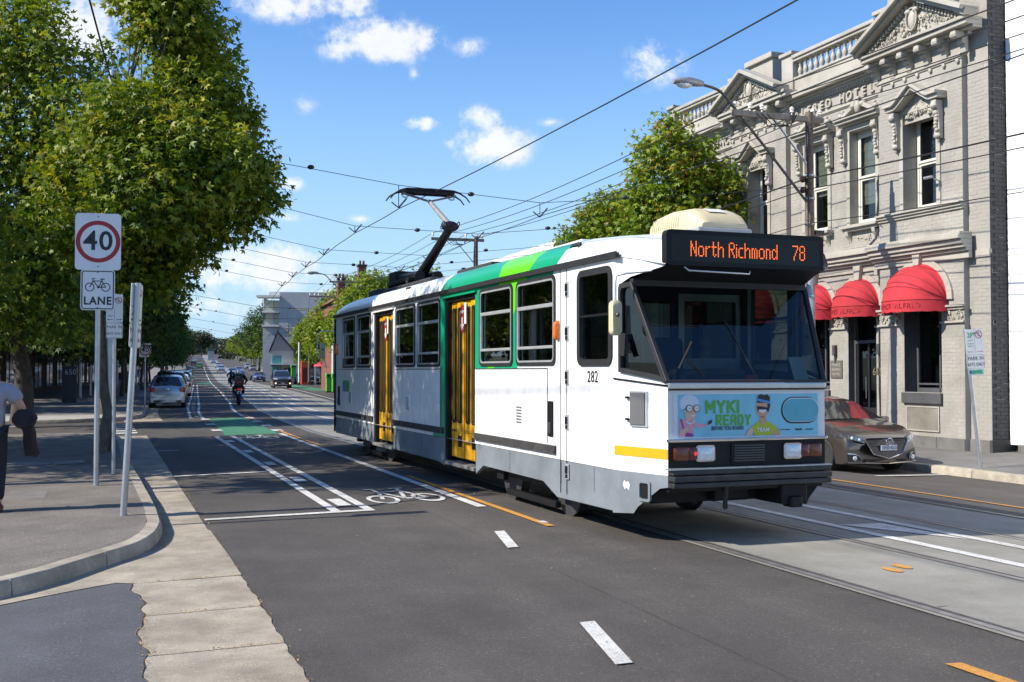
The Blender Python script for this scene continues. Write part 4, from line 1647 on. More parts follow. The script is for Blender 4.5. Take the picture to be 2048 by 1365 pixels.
block_word('MYKI', .605, 1.245, .105, .068, .016, .026)
block_word('READY', .715, 1.128, .085, .046, .014, .021)
text('lettering', 'BEFORE YOU BOARD', .05, blk, bn, TB(.835, 1.092), .0006, wide=.70, bold=.0008)
text('lettering', 'TEAM', .05, wht, bn, frame(BF(mx_ + .005, 1.07, 6), (0, -1, 0), (0, 0, 1)), .0006, bold=.002)
patch('lettering', [(1.42, 1.066), (1.55, 1.064), (1.55, 1.069), (1.42, 1.071)], blk, 3)
patch('lettering', [(1.60, 1.06), (1.68, 1.06), (1.68, 1.075), (1.60, 1.075)], blk, 3)
patch('lettering', [(1.72, 1.062), (1.80, 1.062), (1.815, 1.072), (1.72, 1.072)], blk, 3)
patch('lettering', [(1.50, 1.06), (1.515, 1.06), (1.508, 1.08)], blk, 4)

# ---- mirrors on their arms
def mirror(aM, arm, loop=False, parent=tram):
    mb = MB().tube(arm, .012, 8)
    mr = mb.build('mirror_arm', talu, tram, smooth=60)
    c = arm[-1]
    MB().loft([[Vector((c.x + t, c.y + x, c.z - .03 + y)) for x, y in rrect(.112 * s, .34 * s, .045 * s)] for t, s in ((-.045, .85), (-.03, 1), (.03, 1), (.045, .9))]).build('mirror', cream, mr, smooth=50)
    MB().ball((c.x - .05, c.y, c.z), .022).build('knob', M['dark_steel'], mr)


mirror(0, [T(-.55, .16, 2.60), T(-.36, -.02, 2.585), T(-.33, -.12, 2.56), T(-.33, -.13, 2.50), T(-.33, -.13, 2.0 + .18)])
MB().bar(T(-.2, .02, 2.0), T(-.25, -.02, 1.78), .05, .05).build('mirror_bracket', tblack, tram)
mirror(0, [T(-.55, TW - .2, 2.60), T(-.2, TW - .02, 2.585), T(-.1, TW + .05, 2.5), T(-.1, TW + .06, 2.0)])
mirror(0, [T(13.9, .16, 2.5), T(13.75, -.22, 2.5), T(13.72, -.30, 2.45), T(13.72, -.33, 1.95), T(13.8, -.1, 1.7), T(13.75, -.2, 2.1)])

# ---- rear end (never seen square on, but closed)
re_ = MB()
rb = .2
re_.face([T(13.3, 0, .33), T(13.3, 0, 2.78), T(14.1, rb, 2.64), T(14.1, rb, .5)][::-1])
re_.face([T(13.3, TW, .33), T(13.3, TW, 2.78), T(14.1, TW - rb, 2.64), T(14.1, TW - rb, .5)])
re_.face([T(14.1, rb, .5), T(14.1, TW - rb, .5), T(14.1, TW - rb, 1.5), T(14.1, rb, 1.5)])
re_.face([T(14.1, rb, 2.5), T(14.1, TW - rb, 2.5), T(14.1, TW - rb, 2.94), T(14.1, rb, 2.94)])
re_.build('rear_end', tpaint, tram)
MB().face([T(14.1, rb, 1.5), T(14.1, TW - rb, 1.5), T(14.1, TW - rb, 2.5), T(14.1, rb, 2.5)]).build('rear_windscreen', M['carglass'], tram)
MB().box(14.08 - TL / 2, 14.22 - TL / 2, -.9, .9, .5, .74).build('bumper', M['black'], tram)
MB().bar(T(13.32, -.012, .36), T(13.32, -.012, 2.74), .06, .03).build('corner_post', tblack, tram)

# ---- underframe, bogies, wheels
MB().box(-.2 - TL / 2, 13.5 - TL / 2, -.95, .95, .62, .74).build('floor_frame', tblack, tram)
ub = MB()
ub.box(4.6 - TL / 2, 8.9 - TL / 2, -.85, .85, .3, .62)
ub.build('equipment_case', tblack, tram, bevel=.02)
for ac in (2.6, 10.7):
    bg_ = MB()
    bg_.box(ac - 1.15 - TL / 2, ac + 1.15 - TL / 2, .82, .92, .28, .42)
    bg_.box(ac - 1.15 - TL / 2, ac + 1.15 - TL / 2, -.92, -.82, .28, .42)
    bg_.box(ac - .2 - TL / 2, ac + .2 - TL / 2, -.9, .9, .3, .55)
    for q in (-.9, .9):
        bg_.box(ac + q - .12 - TL / 2, ac + q + .12 - TL / 2, .9, .98, .24, .44)
        bg_.box(ac + q - .12 - TL / 2, ac + q + .12 - TL / 2, -.98, -.9, .24, .44)
    bg_.box(ac - .8 - TL / 2, ac + .8 - TL / 2, .85, .93, .06, .14)
    bo_ = bg_.build('bogie', tblack, tram, bevel=.015)
    for q in (-.9, .9):
        for sd in (1, -1):
            prof = [(.06, -.07), (.30, -.065), (.33, -.06), (.33, .04), (.36, .05), (.36, .07), (.06, .07)]
            MB().lathe([(r, z * sd) for r, z in prof], 20, (ac + q - TL / 2, sd * .73, .335), axis='y').build('wheel', M['dark_steel'], bo_, smooth=40)

# ---- interior
fi = MB()
fi.box(.9 - TL / 2, 13.2 - TL / 2, -1.0, 1.0, .76, .80)
fi.build('cabin_floor', tdark, tram)
ce = MB().box(-.1 - TL / 2, 13.2 - TL / 2, -.95, .95, 2.74, 2.77).build('ceiling_panel', tint_, tram)
mb = MB()
for a in (1.75, 2.45, 3.15, 3.85, 6.1, 6.8, 7.5, 8.2, 10.3, 11.0, 11.7, 12.4):
    for y0 in (-.95, .1 + .02):
        if y0 > 0 and a < 4 and a > 3:
            pass
        st = MB().box(a - TL / 2, a + .42 - TL / 2, y0, y0 + .84, 1.15, 1.24)
        st.box(a + .38 - TL / 2, a + .45 - TL / 2, y0, y0 + .84, 1.15, 1.82)
        st.box(a + .1 - TL / 2, a + .3 - TL / 2, y0 + .2, y0 + .6, .8, 1.15)
        s_ = st.build('seat', tseat, tram, bevel=.03)
for a in (1.6, 3.0, 4.15, 5.65, 7.2, 8.5, 9.98, 11.5):
    MB().tube([T(a, .75, .8), T(a, .75, 2.74)], .017).build('handrail', tyel, tram, smooth=60)
    MB().tube([T(a, 1.4, .8), T(a, 1.4, 2.74)], .017).build('handrail', tyel, tram, smooth=60)
# cab bulkhead with a window, blue on the cab side
cb = MB()
xa = .92 - TL / 2
for y0, y1, z0, z1 in ((-1.03, 1.03, .8, 1.78), (-1.03, 1.03, 2.42, 2.74), (.88, 1.03, 1.78, 2.42), (.28, .42, 1.78, 2.42), (-.22, -.10, 1.78, 2.42), (-1.03, -.93, 1.78, 2.42)):
    cb.box(xa, xa + .04, y0, y1, z0, z1)
cb.build('cab_bulkhead', tblue, tram)
for y0, y1 in ((.42, .88), (-.10, .28), (-.93, -.22)):
    MB().box(xa + .015, xa + .02, y0, y1, 1.78, 2.42).build('bulkhead_glass', tglass, tram)
dr_ = MB()
for y0, y1, z0, z1 in ((-.98, -.92, 1.6, 2.5), (-.25, -.18, 1.6, 2.5), (-.92, -.25, 1.6, 1.78), (-.92, -.25, 2.42, 2.5)):
    dr_.box(xa - .03, xa - .012, y0, y1, z0, z1)
dr_.build('cab_door_frame', talu, tram)
ds = MB()
ds.box(-.68 - TL / 2, -.1 - TL / 2, -.78, .78, 1.15, 1.50)
ds.box(-.45 - TL / 2, -.1 - TL / 2, -.2, .55, 1.50, 1.66)
ds.build('dashboard', tdark, tram, bevel=.05)
MB().box(-.4 - TL / 2, -.36 - TL / 2, -.35, -.05, 1.54, 1.6).build('dash_light', mat('dash_red', (.6, .03, .02), .4, 0, 0), tram)
MB().face([T(-.62, 1.72, 1.52), T(-.62, 1.9, 1.52), T(-.5, 1.88, 1.78), T(-.5, 1.72, 1.78)]).build('notice_card', M['white'], tram)
MB().face([T(-.05, .14, 1.95), T(-.05, .28, 1.95), T(-.05, .28, 2.2), T(-.05, .14, 2.2)]).build('notice_card', mat('pale_card', (.35, .38, .42), .6, 0, .05), tram)
ch = MB().box(.25 - TL / 2, .7 - TL / 2, -.1, .4, 1.2, 1.3)
ch.box(.62 - TL / 2, .72 - TL / 2, -.1, .4, 1.3, 2.0)
ch.build('driver_seat', tdark, tram, bevel=.05)

# ---- roof equipment
ac_ = MB()
rs = []
ACY, ACW = TW / 2 - .98, .30
for a, wv, zt in ((.52, .26, 3.14), (.50, .29, 3.20), (.40, .30, 3.25), (.05, .30, 3.285), (-.25, .30, 3.27), (-.42, .285, 3.20), (-.52, .26, 3.10)):
    q = []
    for u, v in [(-1, 0), (-1, .35), (-.97, .72), (-.86, .93), (-.6, 1), (0, 1.02), (.6, 1), (.86, .93), (.97, .72), (1, .35), (1, 0)]:
        q.append(T(a, .98 + u * wv, 3.05 + (zt - 3.05) * v))
    rs.append(q)
ac_.loft(rs)
aco = ac_.build('air_conditioner', cream, tram, smooth=45)
MB().box(-.53 - TL / 2, .53 - TL / 2, ACY - .31, ACY + .31, 2.98, 3.055).build('base_tray', mat('grey_tray', (.33, .33, .33), .5, 0, .1), aco, bevel=.02)
for k in range(13):
    a = .42 - k * .045
    MB().bar(T(a, .98 - .303, 3.10), T(a - .01, .98 - .285, 3.215), .010, .018).build('vent_slat', mat('cream_slat', (.45, .40, .28), .6, 0, .1), aco)
MB().bar(T(-.2, .70, 3.07), T(-.2, .72, 3.22), .02, .02).build('moulding', cream, aco)
MB().face([T(-.30, .86, 3.268), T(-.30, 1.06, 3.268), T(-.41, 1.06, 3.222), T(-.41, .86, 3.222)]).build('rating_plate', M['white'], aco)
eq = MB()
eq.box(8.3 - TL / 2, 11.6 - TL / 2, -.5, .5, 3.15, 3.26)
eq.box(12.2 - TL / 2, 13.0 - TL / 2, -.45, .45, 3.12, 3.33)
eq.box(5.2 - TL / 2, 6.8 - TL / 2, -.5, .5, 3.14, 3.24)
eq.build('roof_equipment', mat('roof_black', (.03, .03, .032), .6, 0, .3, 6), tram, bevel=.03)
MB().loft([[T(a, TW / 2 + x, z) for x, z in ((-.5, 3.14), (-.45, t), (.45, t), (.5, 3.14))] for a, t in ((2.0, 3.16), (2.1, 3.22), (3.2, 3.21), (3.3, 3.16))]).build('roof_hatch', mat('roof_hatch_grey', (.5, .5, .46), .6, 0, .1), tram)
# pantograph: base, lower arm, knee, upper arm, bow
pm = tblack
pn = MB()
pn.box(10.1 - TL / 2, 11.7 - TL / 2, -.38, .38, 3.33, 3.40)
for a in (10.2, 11.55):
    for y in (-.34, .34):
        pn.lathe([(.05, 3.24), (.07, 3.27), (.05, 3.29), (.07, 3.31), (.05, 3.34)], 10, (a - TL / 2, y, 0))
pn.box(11.3 - TL / 2, 11.85 - TL / 2, -.3, .3, 3.40, 3.62)
pn.tube([(10.0 - TL / 2, -.18, 3.43), (11.4 - TL / 2, -.18, 3.46)], .1, 10)
pn.tube([(10.0 - TL / 2, .18, 3.43), (11.4 - TL / 2, .18, 3.46)], .1, 10)
po = pn.build('pantograph_base', pm, tram, bevel=.01)
pr = MB().tube([T(10.5, TW / 2, 3.5), T(9.55, TW / 2, 3.86), T(8.72, TW / 2, 4.17)], [.11, .085, .075], 10)
pr.ball(T(8.7, TW / 2, 4.2), (.1, .16, .1))
pr.build('lower_arm', pm, tram, smooth=50)
kn = MB()
for y in (-.14, .14):
    kn.tube([T(8.7 + .09 * math.cos(t), TW / 2 + y + .02 * math.sin(t), 4.22 + .07 * math.sin(t)) for t in [k * math.pi / 6 for k in range(13)]], .009, 6)
kn.build('knee_cable', pm, tram)
ua = MB().tube([T(8.7, TW / 2, 4.22), T(9.3, TW / 2, 4.5), T(9.98, TW / 2, 4.83)], [.05, .048, .042], 10)
ua.build('upper_arm', mat('pantograph_arm', (.30, .29, .28), .5, .3, .2, 6), tram, smooth=50)
hd = MB()
for y in (-.5, .55):
    hd.bar(T(9.98, TW / 2, 4.83), T(10.08, TW / 2 + y, 4.98), .05, .035)
hd.build('head_yoke', mat('yoke_steel', (.12, .12, .12), .5, .4, .2), tram)
bw = MB()
for da in (-.17, .17):
    prof = [(.36, 4.80), (.36 + .02, 4.84), (.44, 4.95), (.55, 5.02), (.7, 5.045), (1.075, 5.055), (1.45, 5.045), (1.6, 5.02), (1.71, 4.95), (1.77, 4.84), (1.79, 4.80)]
    prof = [(.30, 4.84), (.37, 4.93), (.5, 5.005), (.62, 5.035), (1.075, 5.045), (1.53, 5.035), (1.65, 5.005), (1.78, 4.93), (1.85, 4.84)]
    for (q, w) in zip(prof, prof[1:]):
        pass
    bw.tube([T(10.08 + da, b, z) for b, z in prof], [.012, .014, .018, .024, .026, .024, .018, .014, .012], 6)
for b in (.62, .85, 1.075, 1.3, 1.53):
    bw.bar(T(9.91, b, 5.03), T(10.25, b, 5.03), .03, .03)
bw.bar(T(9.93, .6, 5.0), T(9.93, 1.55, 5.0), .05, .05)
bw.bar(T(10.23, .6, 5.0), T(10.23, 1.55, 5.0), .05, .05)
bw.build('collector_bow', pm, tram, smooth=50)
sp_ = MB()
for b in (.62, 1.53):
    for rr_ in (.07, .05):
        sp_.tube([T(10.08 + .05 * math.sin(t), b + rr_ * math.cos(t), 4.95 + rr_ * math.sin(t)) for t in [k * math.pi / 6 for k in range(13)]], .006, 5)
sp_.build('shunt_cable', pm, tram)
MB().box(7.9 - TL / 2, 8.0 - TL / 2, -.02, .02, 3.15, 3.4).build('roof_aerial', pm, tram)
# ================================================================== THE HOTEL (local x = along the facade away from the viewer, y = out towards the road)
HTH = rad(20.6)
hotel = thing('hotel', 'grey painted two storey Victorian hotel with pediments, balustrade and red awnings', 'hotel', (10.372, 23.8, 0), HTH + rad(90))
hg = mat('hotel_grey_paint', (.35, .332, .292), .65, 0, .06, 1.2, bump=.25, bscale=70, dirt=.28)
hb_ = mat('hotel_brick_paint', (.34, .322, .284), .6, 0, .12, 2.3, bump=.35, bscale=60, dirt=.26)
hj = mat('hotel_joint', (.325, .308, .272), .8, 0, .1, 2)
ht = mat('hotel_trim_paint', (.40, .377, .325), .6, 0, .08, 2.0, bump=.2, bscale=50, dirt=.22)
hdark = mat('hotel_shade_dark_brick', (.05, .05, .054), .7, 0, .22, 2.5, bump=.4, bscale=60, dirt=.2)  # dark brick, tone lowered further to stand for shade on the end wall
hdj = mat('hotel_shade_dark_joint', (.046, .046, .05), .8, 0, .2, 5)
bluestone = mat('bluestone', (.15, .145, .135), .85, 0, .25, 3, bump=.5, bscale=60, dirt=.25)
wframe = mat('sash_paint', (.62, .60, .53), .5, 0, .05, 4, dirt=.08)
wglass = glass_mat('window_glass', (.8, .85, .85), .01, .75)
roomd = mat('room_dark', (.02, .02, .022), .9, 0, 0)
blindm = mat('roller_blind', (.72, .68, .56), .8, 0, .06, 3)
charc = mat('charcoal_paint', (.075, .075, .08), .55, 0, .15, 3, dirt=.2)
redc = mat('awning_red', (.48, .026, .038), .85, 0, .2, 2.2, bump=.6, bscale=7, dirt=.2)

BAYS = [(.62, 3.42), (7.32, 10.12)]
bay = lambda t: .15 if any(a < t < b for a, b in BAYS) else 0.0
UPW = [(1.42, 2.52, 5.45, 7.72), (3.70, 4.70, 5.38, 7.78), (5.62, 6.62, 5.38, 7.78), (8.20, 9.20, 5.45, 7.72), (10.72, 11.72, 5.38, 7.78), (12.3, 13.3, 5.38, 7.78)]
GRW = [(1.33, 2.57, 1.15, 3.4), (3.76, 4.85, -.12, 3.3), (5.62, 6.66, 1.15, 3.3), (8.1, 9.34, 1.15, 3.4), (10.6, 11.7, -.12, 3.3), (12.3, 13.4, 1.15, 3.3)]
HOLES = UPW + GRW

ts = sorted({0.0, 14.0} | {x for b in BAYS for x in b} | {h[0] for h in HOLES} | {h[1] for h in HOLES})
zs = sorted({-.14, .14, 4.4, 9.2} | {h[2] for h in HOLES} | {h[3] for h in HOLES})
wm = MB()
for t0, t1 in zip(ts, ts[1:]):
    d = bay((t0 + t1) / 2) - .0035
    for z0, z1 in zip(zs, zs[1:]):
        ct, cz = (t0 + t1) / 2, (z0 + z1) / 2
        if any(h[0] < ct < h[1] and h[2] < cz < h[3] for h in HOLES):
            continue
        wm.face([(t1, d, z0), (t0, d, z0), (t0, d, z1), (t1, d, z1)])
for a, b in BAYS:                                            # returns of the projecting bays
    wm.face([(a, -.008, -.14), (a, -.008, 9.2), (a, .142, 9.2), (a, .142, -.14)])
    wm.face([(b, -.008, -.14), (b, .142, -.14), (b, .142, 9.2), (b, -.008, 9.2)])
wall = wm.build('front_wall', hj, hotel)
for (t0, t1, z0, z1) in HOLES:
    d = bay((t0 + t1) / 2) - .004
    r = MB()
    for p, q in (((t0, z0), (t0, z1)), ((t0, z1), (t1, z1)), ((t1, z1), (t1, z0)), ((t1, z0), (t0, z0))):
        r.face([(p[0], d, p[1]), (q[0], d, q[1]), (q[0], -.32, q[1]), (p[0], -.32, p[1])])
    r.build('reveal', hg if z0 > 4 else charc, hotel)
# remaining shell: end walls, back, roof
sh = MB()
sh.face([(14, 0, -.14), (14, -12, -.14), (14, -12, 9.6), (14, 0, 9.6)])
sh.face([(0, -12, -.14), (14, -12, -.14), (14, -12, 9.6), (0, -12, 9.6)])
sh.face([(0, -.35, 9.3), (14, -.35, 9.3), (14, -12, 9.3), (0, -12, 9.3)])
sh.build('shell', hg, hotel)
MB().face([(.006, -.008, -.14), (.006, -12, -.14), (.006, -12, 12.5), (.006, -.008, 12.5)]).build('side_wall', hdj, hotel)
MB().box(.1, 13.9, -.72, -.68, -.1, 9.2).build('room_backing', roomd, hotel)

# ---- bricks
BL, BH, JT = .24, .0862, .008
bricks = []


def solid_span(z, t0, t1):
    """parts of t0..t1 not cut by an opening at height z"""
    cuts = sorted((h[0] - .0, h[1] + .0) for h in HOLES if h[2] - .01 < z < h[3] + .01)
    out = []
    a = t0
    for c0, c1 in cuts:
        if c1 <= a or c0 >= t1:
            continue
        if c0 > a:
            out.append((a, c0))
        a = max(a, c1)
    if a < t1:
        out.append((a, t1))
    return out


ranges = [(0.0, .62), (.62, 3.42), (3.42, 7.32), (7.32, 10.12), (10.12, 14.0)]
for zb0, zb1 in ((.16, 4.12), (4.75, 8.46)):
    k = 0
    z = zb0
    while z + BH <= zb1 + .01:
        for ra, rb2 in ranges:
            for a, b in solid_span(z + BH / 2, ra, rb2):
                t = a - (BL / 2 if k % 2 else 0)
                while t < b - .01:
                    x0, x1 = max(a, t), min(b, t + BL)
                    if x1 - x0 > .03:
                        bricks.append((x0 + JT / 2, x1 - JT / 2, bay((ra + rb2) / 2), z + JT / 2, z + BH - JT / 2))
                    t += BL
        z += BH
        k += 1


def brick_box(mb, x0, x1, d, z0, z1):
    j = rnd.uniform(-.0018, .0018)
    i = len(mb.v)
    c = .003
    mb.v += [(x0, d - .01, z0), (x1, d - .01, z0), (x1, d - .01, z1), (x0, d - .01, z1), (x0 + c, d + j, z0 + c), (x1 - c, d + j, z0 + c), (x1 - c, d + j, z1 - c), (x0 + c, d + j, z1 - c)]
    for q in ((5, 4, 7, 6), (1, 0, 4, 5), (2, 1, 5, 6), (3, 2, 6, 7), (0, 3, 7, 4)):
        mb.f.append(tuple(i + v for v in q))
        mb.m.append(0)


full = [b for b in bricks if abs((b[1] - b[0]) - (BL - JT)) < .002]
near = sorted(full, key=lambda b: (b[0] + (0 if (b[0] < .62 or b[0] > 2.4) and 4.6 < b[3] else 3)))[:290]
nearset = {id(b) for b in near}
pm_ = MB()
brick_box(pm_, -(BL - JT) / 2, (BL - JT) / 2, 0, -(BH - JT) / 2, (BH - JT) / 2)
bo0 = pm_.build('brick', hb_, wall)
bme = bo0.data
bpy.data.objects.remove(bo0)
for b in near:
    piece('brick', bme, wall, Matrix.Translation(((b[0] + b[1]) / 2, b[2] + rnd.uniform(-.002, .002), (b[3] + b[4]) / 2)))
mb = MB()
for b in bricks:
    if id(b) not in nearset:
        brick_box(mb, *b[:3], b[3], b[4])
tag(mb.build('bricks', hb_, wall), kind='stuff')
mb = MB()                                                    # end wall in shade-darkened brick, stretchers with a few pale raised joints
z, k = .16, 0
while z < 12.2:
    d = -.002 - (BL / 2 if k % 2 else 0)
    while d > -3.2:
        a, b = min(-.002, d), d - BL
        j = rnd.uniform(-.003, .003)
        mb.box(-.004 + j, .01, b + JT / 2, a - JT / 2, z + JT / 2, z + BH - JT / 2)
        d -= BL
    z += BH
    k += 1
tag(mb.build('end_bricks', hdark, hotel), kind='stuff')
mb = MB()
for k in range(80):
    z = .16 + BH * rnd.randint(2, 130)
    d = -rnd.uniform(.02, 1.2)
    L = rnd.uniform(.06, .3)
    mb.box(-.010, .0, d - L, d, z - .005, z + .005)
    if rnd.random() < .4:
        mb.box(-.010, .0, d - .008, d, z, z + BH)
mb.build('mortar_smear', mat('pale_mortar', (.24, .23, .22), .9, 0, .2), hotel)['kind'] = 'stuff'

# plinth stones
for i, (a, b) in enumerate(((0, .62), (.62, 1.5), (1.5, 2.4), (2.4, 3.42), (3.42, 3.74), (4.87, 5.9), (5.9, 7.32), (7.32, 8.7), (8.7, 10.12), (10.12, 10.58), (11.72, 12.9), (12.9, 14))):
    d = bay((a + b) / 2) + .03
    MB().box(a + .006 + (.03 if i == 0 else 0), b - .006, d - .2, d + rnd.uniform(-.008, .012), -.22, .145).build('plinth_stone', bluestone, hotel, bevel=.012)
MB().box(-.035, .03, -3, .03, -.22, .15).build('plinth_stone', mat('dark_plinth', (.05, .048, .046), .8, 0, .2, 3), hotel)

# ---- mouldings: stepped courses along the front
def course(name, t0, t1, steps, m=None, d0=None):
    """steps: (z0, z1, projection) stacked"""
    mb = MB()
    for z0, z1, pr_ in steps:
        d = bay((t0 + t1) / 2) if d0 is None else d0
        mb.box(t0 - (pr_ if name != 'x' else 0) * .0, t1, d - .06, d + pr_, z0, z1)
    return mb.build(name, m or ht, hotel, bevel=.012)


CORN = [(4.14, 4.30, .05), (4.30, 4.37, .12), (4.37, 4.45, .20), (4.45, 4.56, .26), (4.56, 4.66, .34), (4.66, 4.72, .30)]
for a, b in ((.42, 3.56), (3.56, 7.18), (7.18, 10.26), (10.26, 14.0)):
    course('string_cornice', a, b, CORN)
MB().box(.0, .42, -.05, .03, 4.14, 4.3).build('string_cornice', ht, hotel)
for a, b in ((.6, 3.42), (7.32, 10.12)):
    course('sill_course', a, b, [(5.26, 5.32, .05), (5.32, 5.38, .10), (5.38, 5.43, .15)])
    course('frieze_course', a + .0, b, [(8.62, 8.66, .03), (8.66, 8.72, .065), (8.72, 8.75, .04)])
    for k in range(7):
        t = a + .12 + k * (b - a - .24) / 6
        MB().lathe([(.05, 0), (.05, .05), (.03, .06)], 10, (t, bay(t) - .0, 8.575), axis='y').build('drop_rosette', ht, hotel, smooth=40)
for a, b in ((3.42, 7.32), (10.12, 14.0)):
    course('frieze_course', a, b, [(8.46, 8.49, .03), (8.49, 8.54, .06)])
# main cornice with dentils and modillion brackets
MC = [(9.0, 9.06, .12), (9.06, 9.12, .20), (9.12, 9.22, .34), (9.22, 9.27, .38)]
for a, b in ((3.5, 7.2), (10.2, 14.1)):
    course('main_cornice', a, b, MC)
    mb = MB()
    t = a
    while t < b:
        mb.box(t, t + .055, 0, .09, 8.93, 9.0)
        t += .105
    tag(mb.build('dentil', ht, hotel), kind='stuff')
for a, b in ((.30, 3.58), (7.0, 10.28)):
    course('main_cornice', a - .25, b, [(9.14, 9.2, .22), (9.2, 9.30, .40), (9.30, 9.38, .46)])
    mb = MB()
    t = a
    while t < b - .05:
        mb.box(t, t + .05, .15, .25, 9.05, 9.14)
        t += .1
    tag(mb.build('dentil', ht, hotel), kind='stuff')
    for k in range(6):
        t = a + .18 + k * (b - a - .36) / 5
        m_ = MB()
        m_.extrude([(t - .075, .15, 9.14), (t - .075, .52, 9.14), (t - .075, .54, 9.06), (t - .075, .47, 8.99), (t - .075, .33, 8.98), (t - .075, .27, 8.9), (t - .075, .23, 8.7), (t - .075, .15, 8.66)], (.15, 0, 0))
        m_.lathe([(.065, t - .09), (.065, t + .09)], 10, (0, .47, 9.05), axis='x')
        m_.lathe([(.045, t - .085), (.045, t + .085)], 10, (0, .30, 8.92), axis='x')
        m_.build('modillion', ht, hotel, bevel=.008)


def carving(name, blobs, m=ht):
    mb = MB()
    for (t, d, z, r) in blobs:
        k = rnd.random()
        if k < .55:
            mb.ball((t, d, z), (r, r * .7, r * rnd.uniform(.7, 1.3)), 7, 5)
        else:
            a0 = rnd.random() * 6.28
            mb.tube([(t + r * 1.3 * (1 - q / 9) * math.cos(a0 + q * .7), d + .01, z + r * 1.3 * (1 - q / 9) * math.sin(a0 + q * .7)) for q in range(8)], r * .3, 5)
    o = mb.build(name, m, hotel, smooth=60)
    o['kind'] = 'stuff'
    return o


# pediments
def pediment(t0, t1, zb, za, d):
    tm = (t0 + t1) / 2
    MB().extrude([(t0 + .2, d - .25, zb), (t1 - .2, d - .25, zb), (tm, d - .25, za - .1)], (0, .06, 0)).build('tympanum', ht, hotel)
    for w, h, dd in ((.13, .40, .0), (.10, .52, .075)):
        mb = MB()
        for a, b in (((t0 - .1, zb + .03), (tm, za + .03)), ((t1 + .1, zb + .03), (tm, za + .03))):
            s = Vector((a[0], d - .3 + h / 2, a[1] + dd))
            e = Vector((b[0], d - .3 + h / 2, b[1] + dd))
            mb.bar(s, e, h, w)
        mb.build('raking_cornice', ht, hotel, bevel=.012)
    mb = MB()
    for sgn in (-1, 1):
        for k in range(16):
            f = (k + 1.5) / 18
            e = t0 if sgn < 0 else t1
            x = e + (tm - e) * f
            z = zb + (za - zb) * f
            mb.box(x - .025, x + .025, d - .19, d - .06, z - .16, z - .08)
    tag(mb.build('dentil', ht, hotel), kind='stuff')
    bl = []
    for k in range(110):
        f = rnd.uniform(-1, 1)
        hgt = (1 - abs(f)) * (za - zb) * .62
        bl.append((tm + f * (t1 - t0) * .36, d - .18 + rnd.uniform(0, .05), zb + .06 + rnd.random() * max(.03, hgt), rnd.uniform(.025, .06)))
    carving('carving', bl)
    cm = MB()
    cm.ball((tm, d - .14, zb + .40), (.13, .09, .24), 12, 8)
    cm.ball((tm - .13, d - .12, zb + .62), (.10, .07, .07), 8, 6)
    cm.ball((tm + .13, d - .12, zb + .62), (.10, .07, .07), 8, 6)
    cm.tube([(tm + .18 * math.cos(q), d - .1, zb + .42 + .26 * math.sin(q)) for q in [k * .45 for k in range(15)]], .025, 6)
    cm.build('shield', ht, hotel, smooth=60)


pediment(.02, 3.56, 9.38, 10.30, .62)
pediment(7.0, 10.28, 9.38, 10.22, .62)
# parapet: dado, balusters, coping, piers
for a, b in ((3.55, 7.02), (10.25, 13.72)):
    MB().box(a, b, -.18, .06, 9.27, 9.72).build('parapet_dado', ht, hotel, bevel=.01)
    MB().box(a, b, -.17, .10, 9.72, 9.78).build('baluster_rail', ht, hotel, bevel=.015)
    MB().box(a, b, -.20, .12, 10.22, 10.30).build('coping', ht, hotel, bevel=.012)
    MB().box(a, b, -.24, .17, 10.30, 10.40).build('coping', ht, hotel, bevel=.015)
    pb = MB().lathe([(.07, 0), (.07, .035), (.045, .05), (.055, .09), (.078, .15), (.066, .21), (.04, .28), (.036, .31), (.052, .335), (.04, .36), (.06, .40), (.075, .41), (.075, .44)], 10).build('baluster', ht, hotel, smooth=45)
    pme = pb.data
    bpy.data.objects.remove(pb)
    nB = 14
    for k in range(nB):
        piece('baluster', pme, hotel, Matrix.Translation((a + .16 + k * (b - a - .32) / (nB - 1), -.03, 9.78)))
for a, b, zt in ((3.10, 3.55, 10.44), (7.02, 7.55, 10.44), (9.9, 10.25, 10.44), (13.72, 14.1, 10.44)):
    MB().box(a, b, -.24, .12, 9.27, zt).build('parapet_pier', ht, hotel, bevel=.015)
    MB().box(a - .04, b + .04, -.28, .19, zt, zt + .1).build('pier_cap', ht, hotel, bevel=.015)
for tm, w in ((8.64, .62), (1.79, .9)):
    MB().box(tm - w, tm + w, -.3, .1, 9.4, 10.62).build('attic_block', ht, hotel, bevel=.015)
    MB().box(tm - w - .08, tm + w + .08, -.36, .2, 10.62, 10.78).build('attic_cap', ht, hotel, bevel=.02)
MB().box(.3, 3.3, -.5, -.05, 9.4, 12.4).build('attic_block', hb_, hotel, bevel=.015)
MB().box(.02, .62, -.5, -.004, 8.46, 12.4).build('corner_pier', hb_, hotel)

# raised lettering on the frieze
lm = ht


def frieze_text(s, t_from, t_to, z, size):
    n = len(s)
    for i, ch in enumerate(s):
        if ch == ' ':
            continue
        t = t_from + (t_to - t_from) * (i + .5) / n
        text('letter', ch, size, lm, hotel, frame((t, bay(t) + .03, z), (-1, 0, 0), (0, 0, 1)), .022, wide=.95, bold=.006)


frieze_text('PRINCE', 11.72, 10.22, 8.73, .33)
frieze_text('ALFRED', 7.10, 5.40, 8.73, .33)
frieze_text('HOTEL', 5.12, 3.66, 8.73, .33)


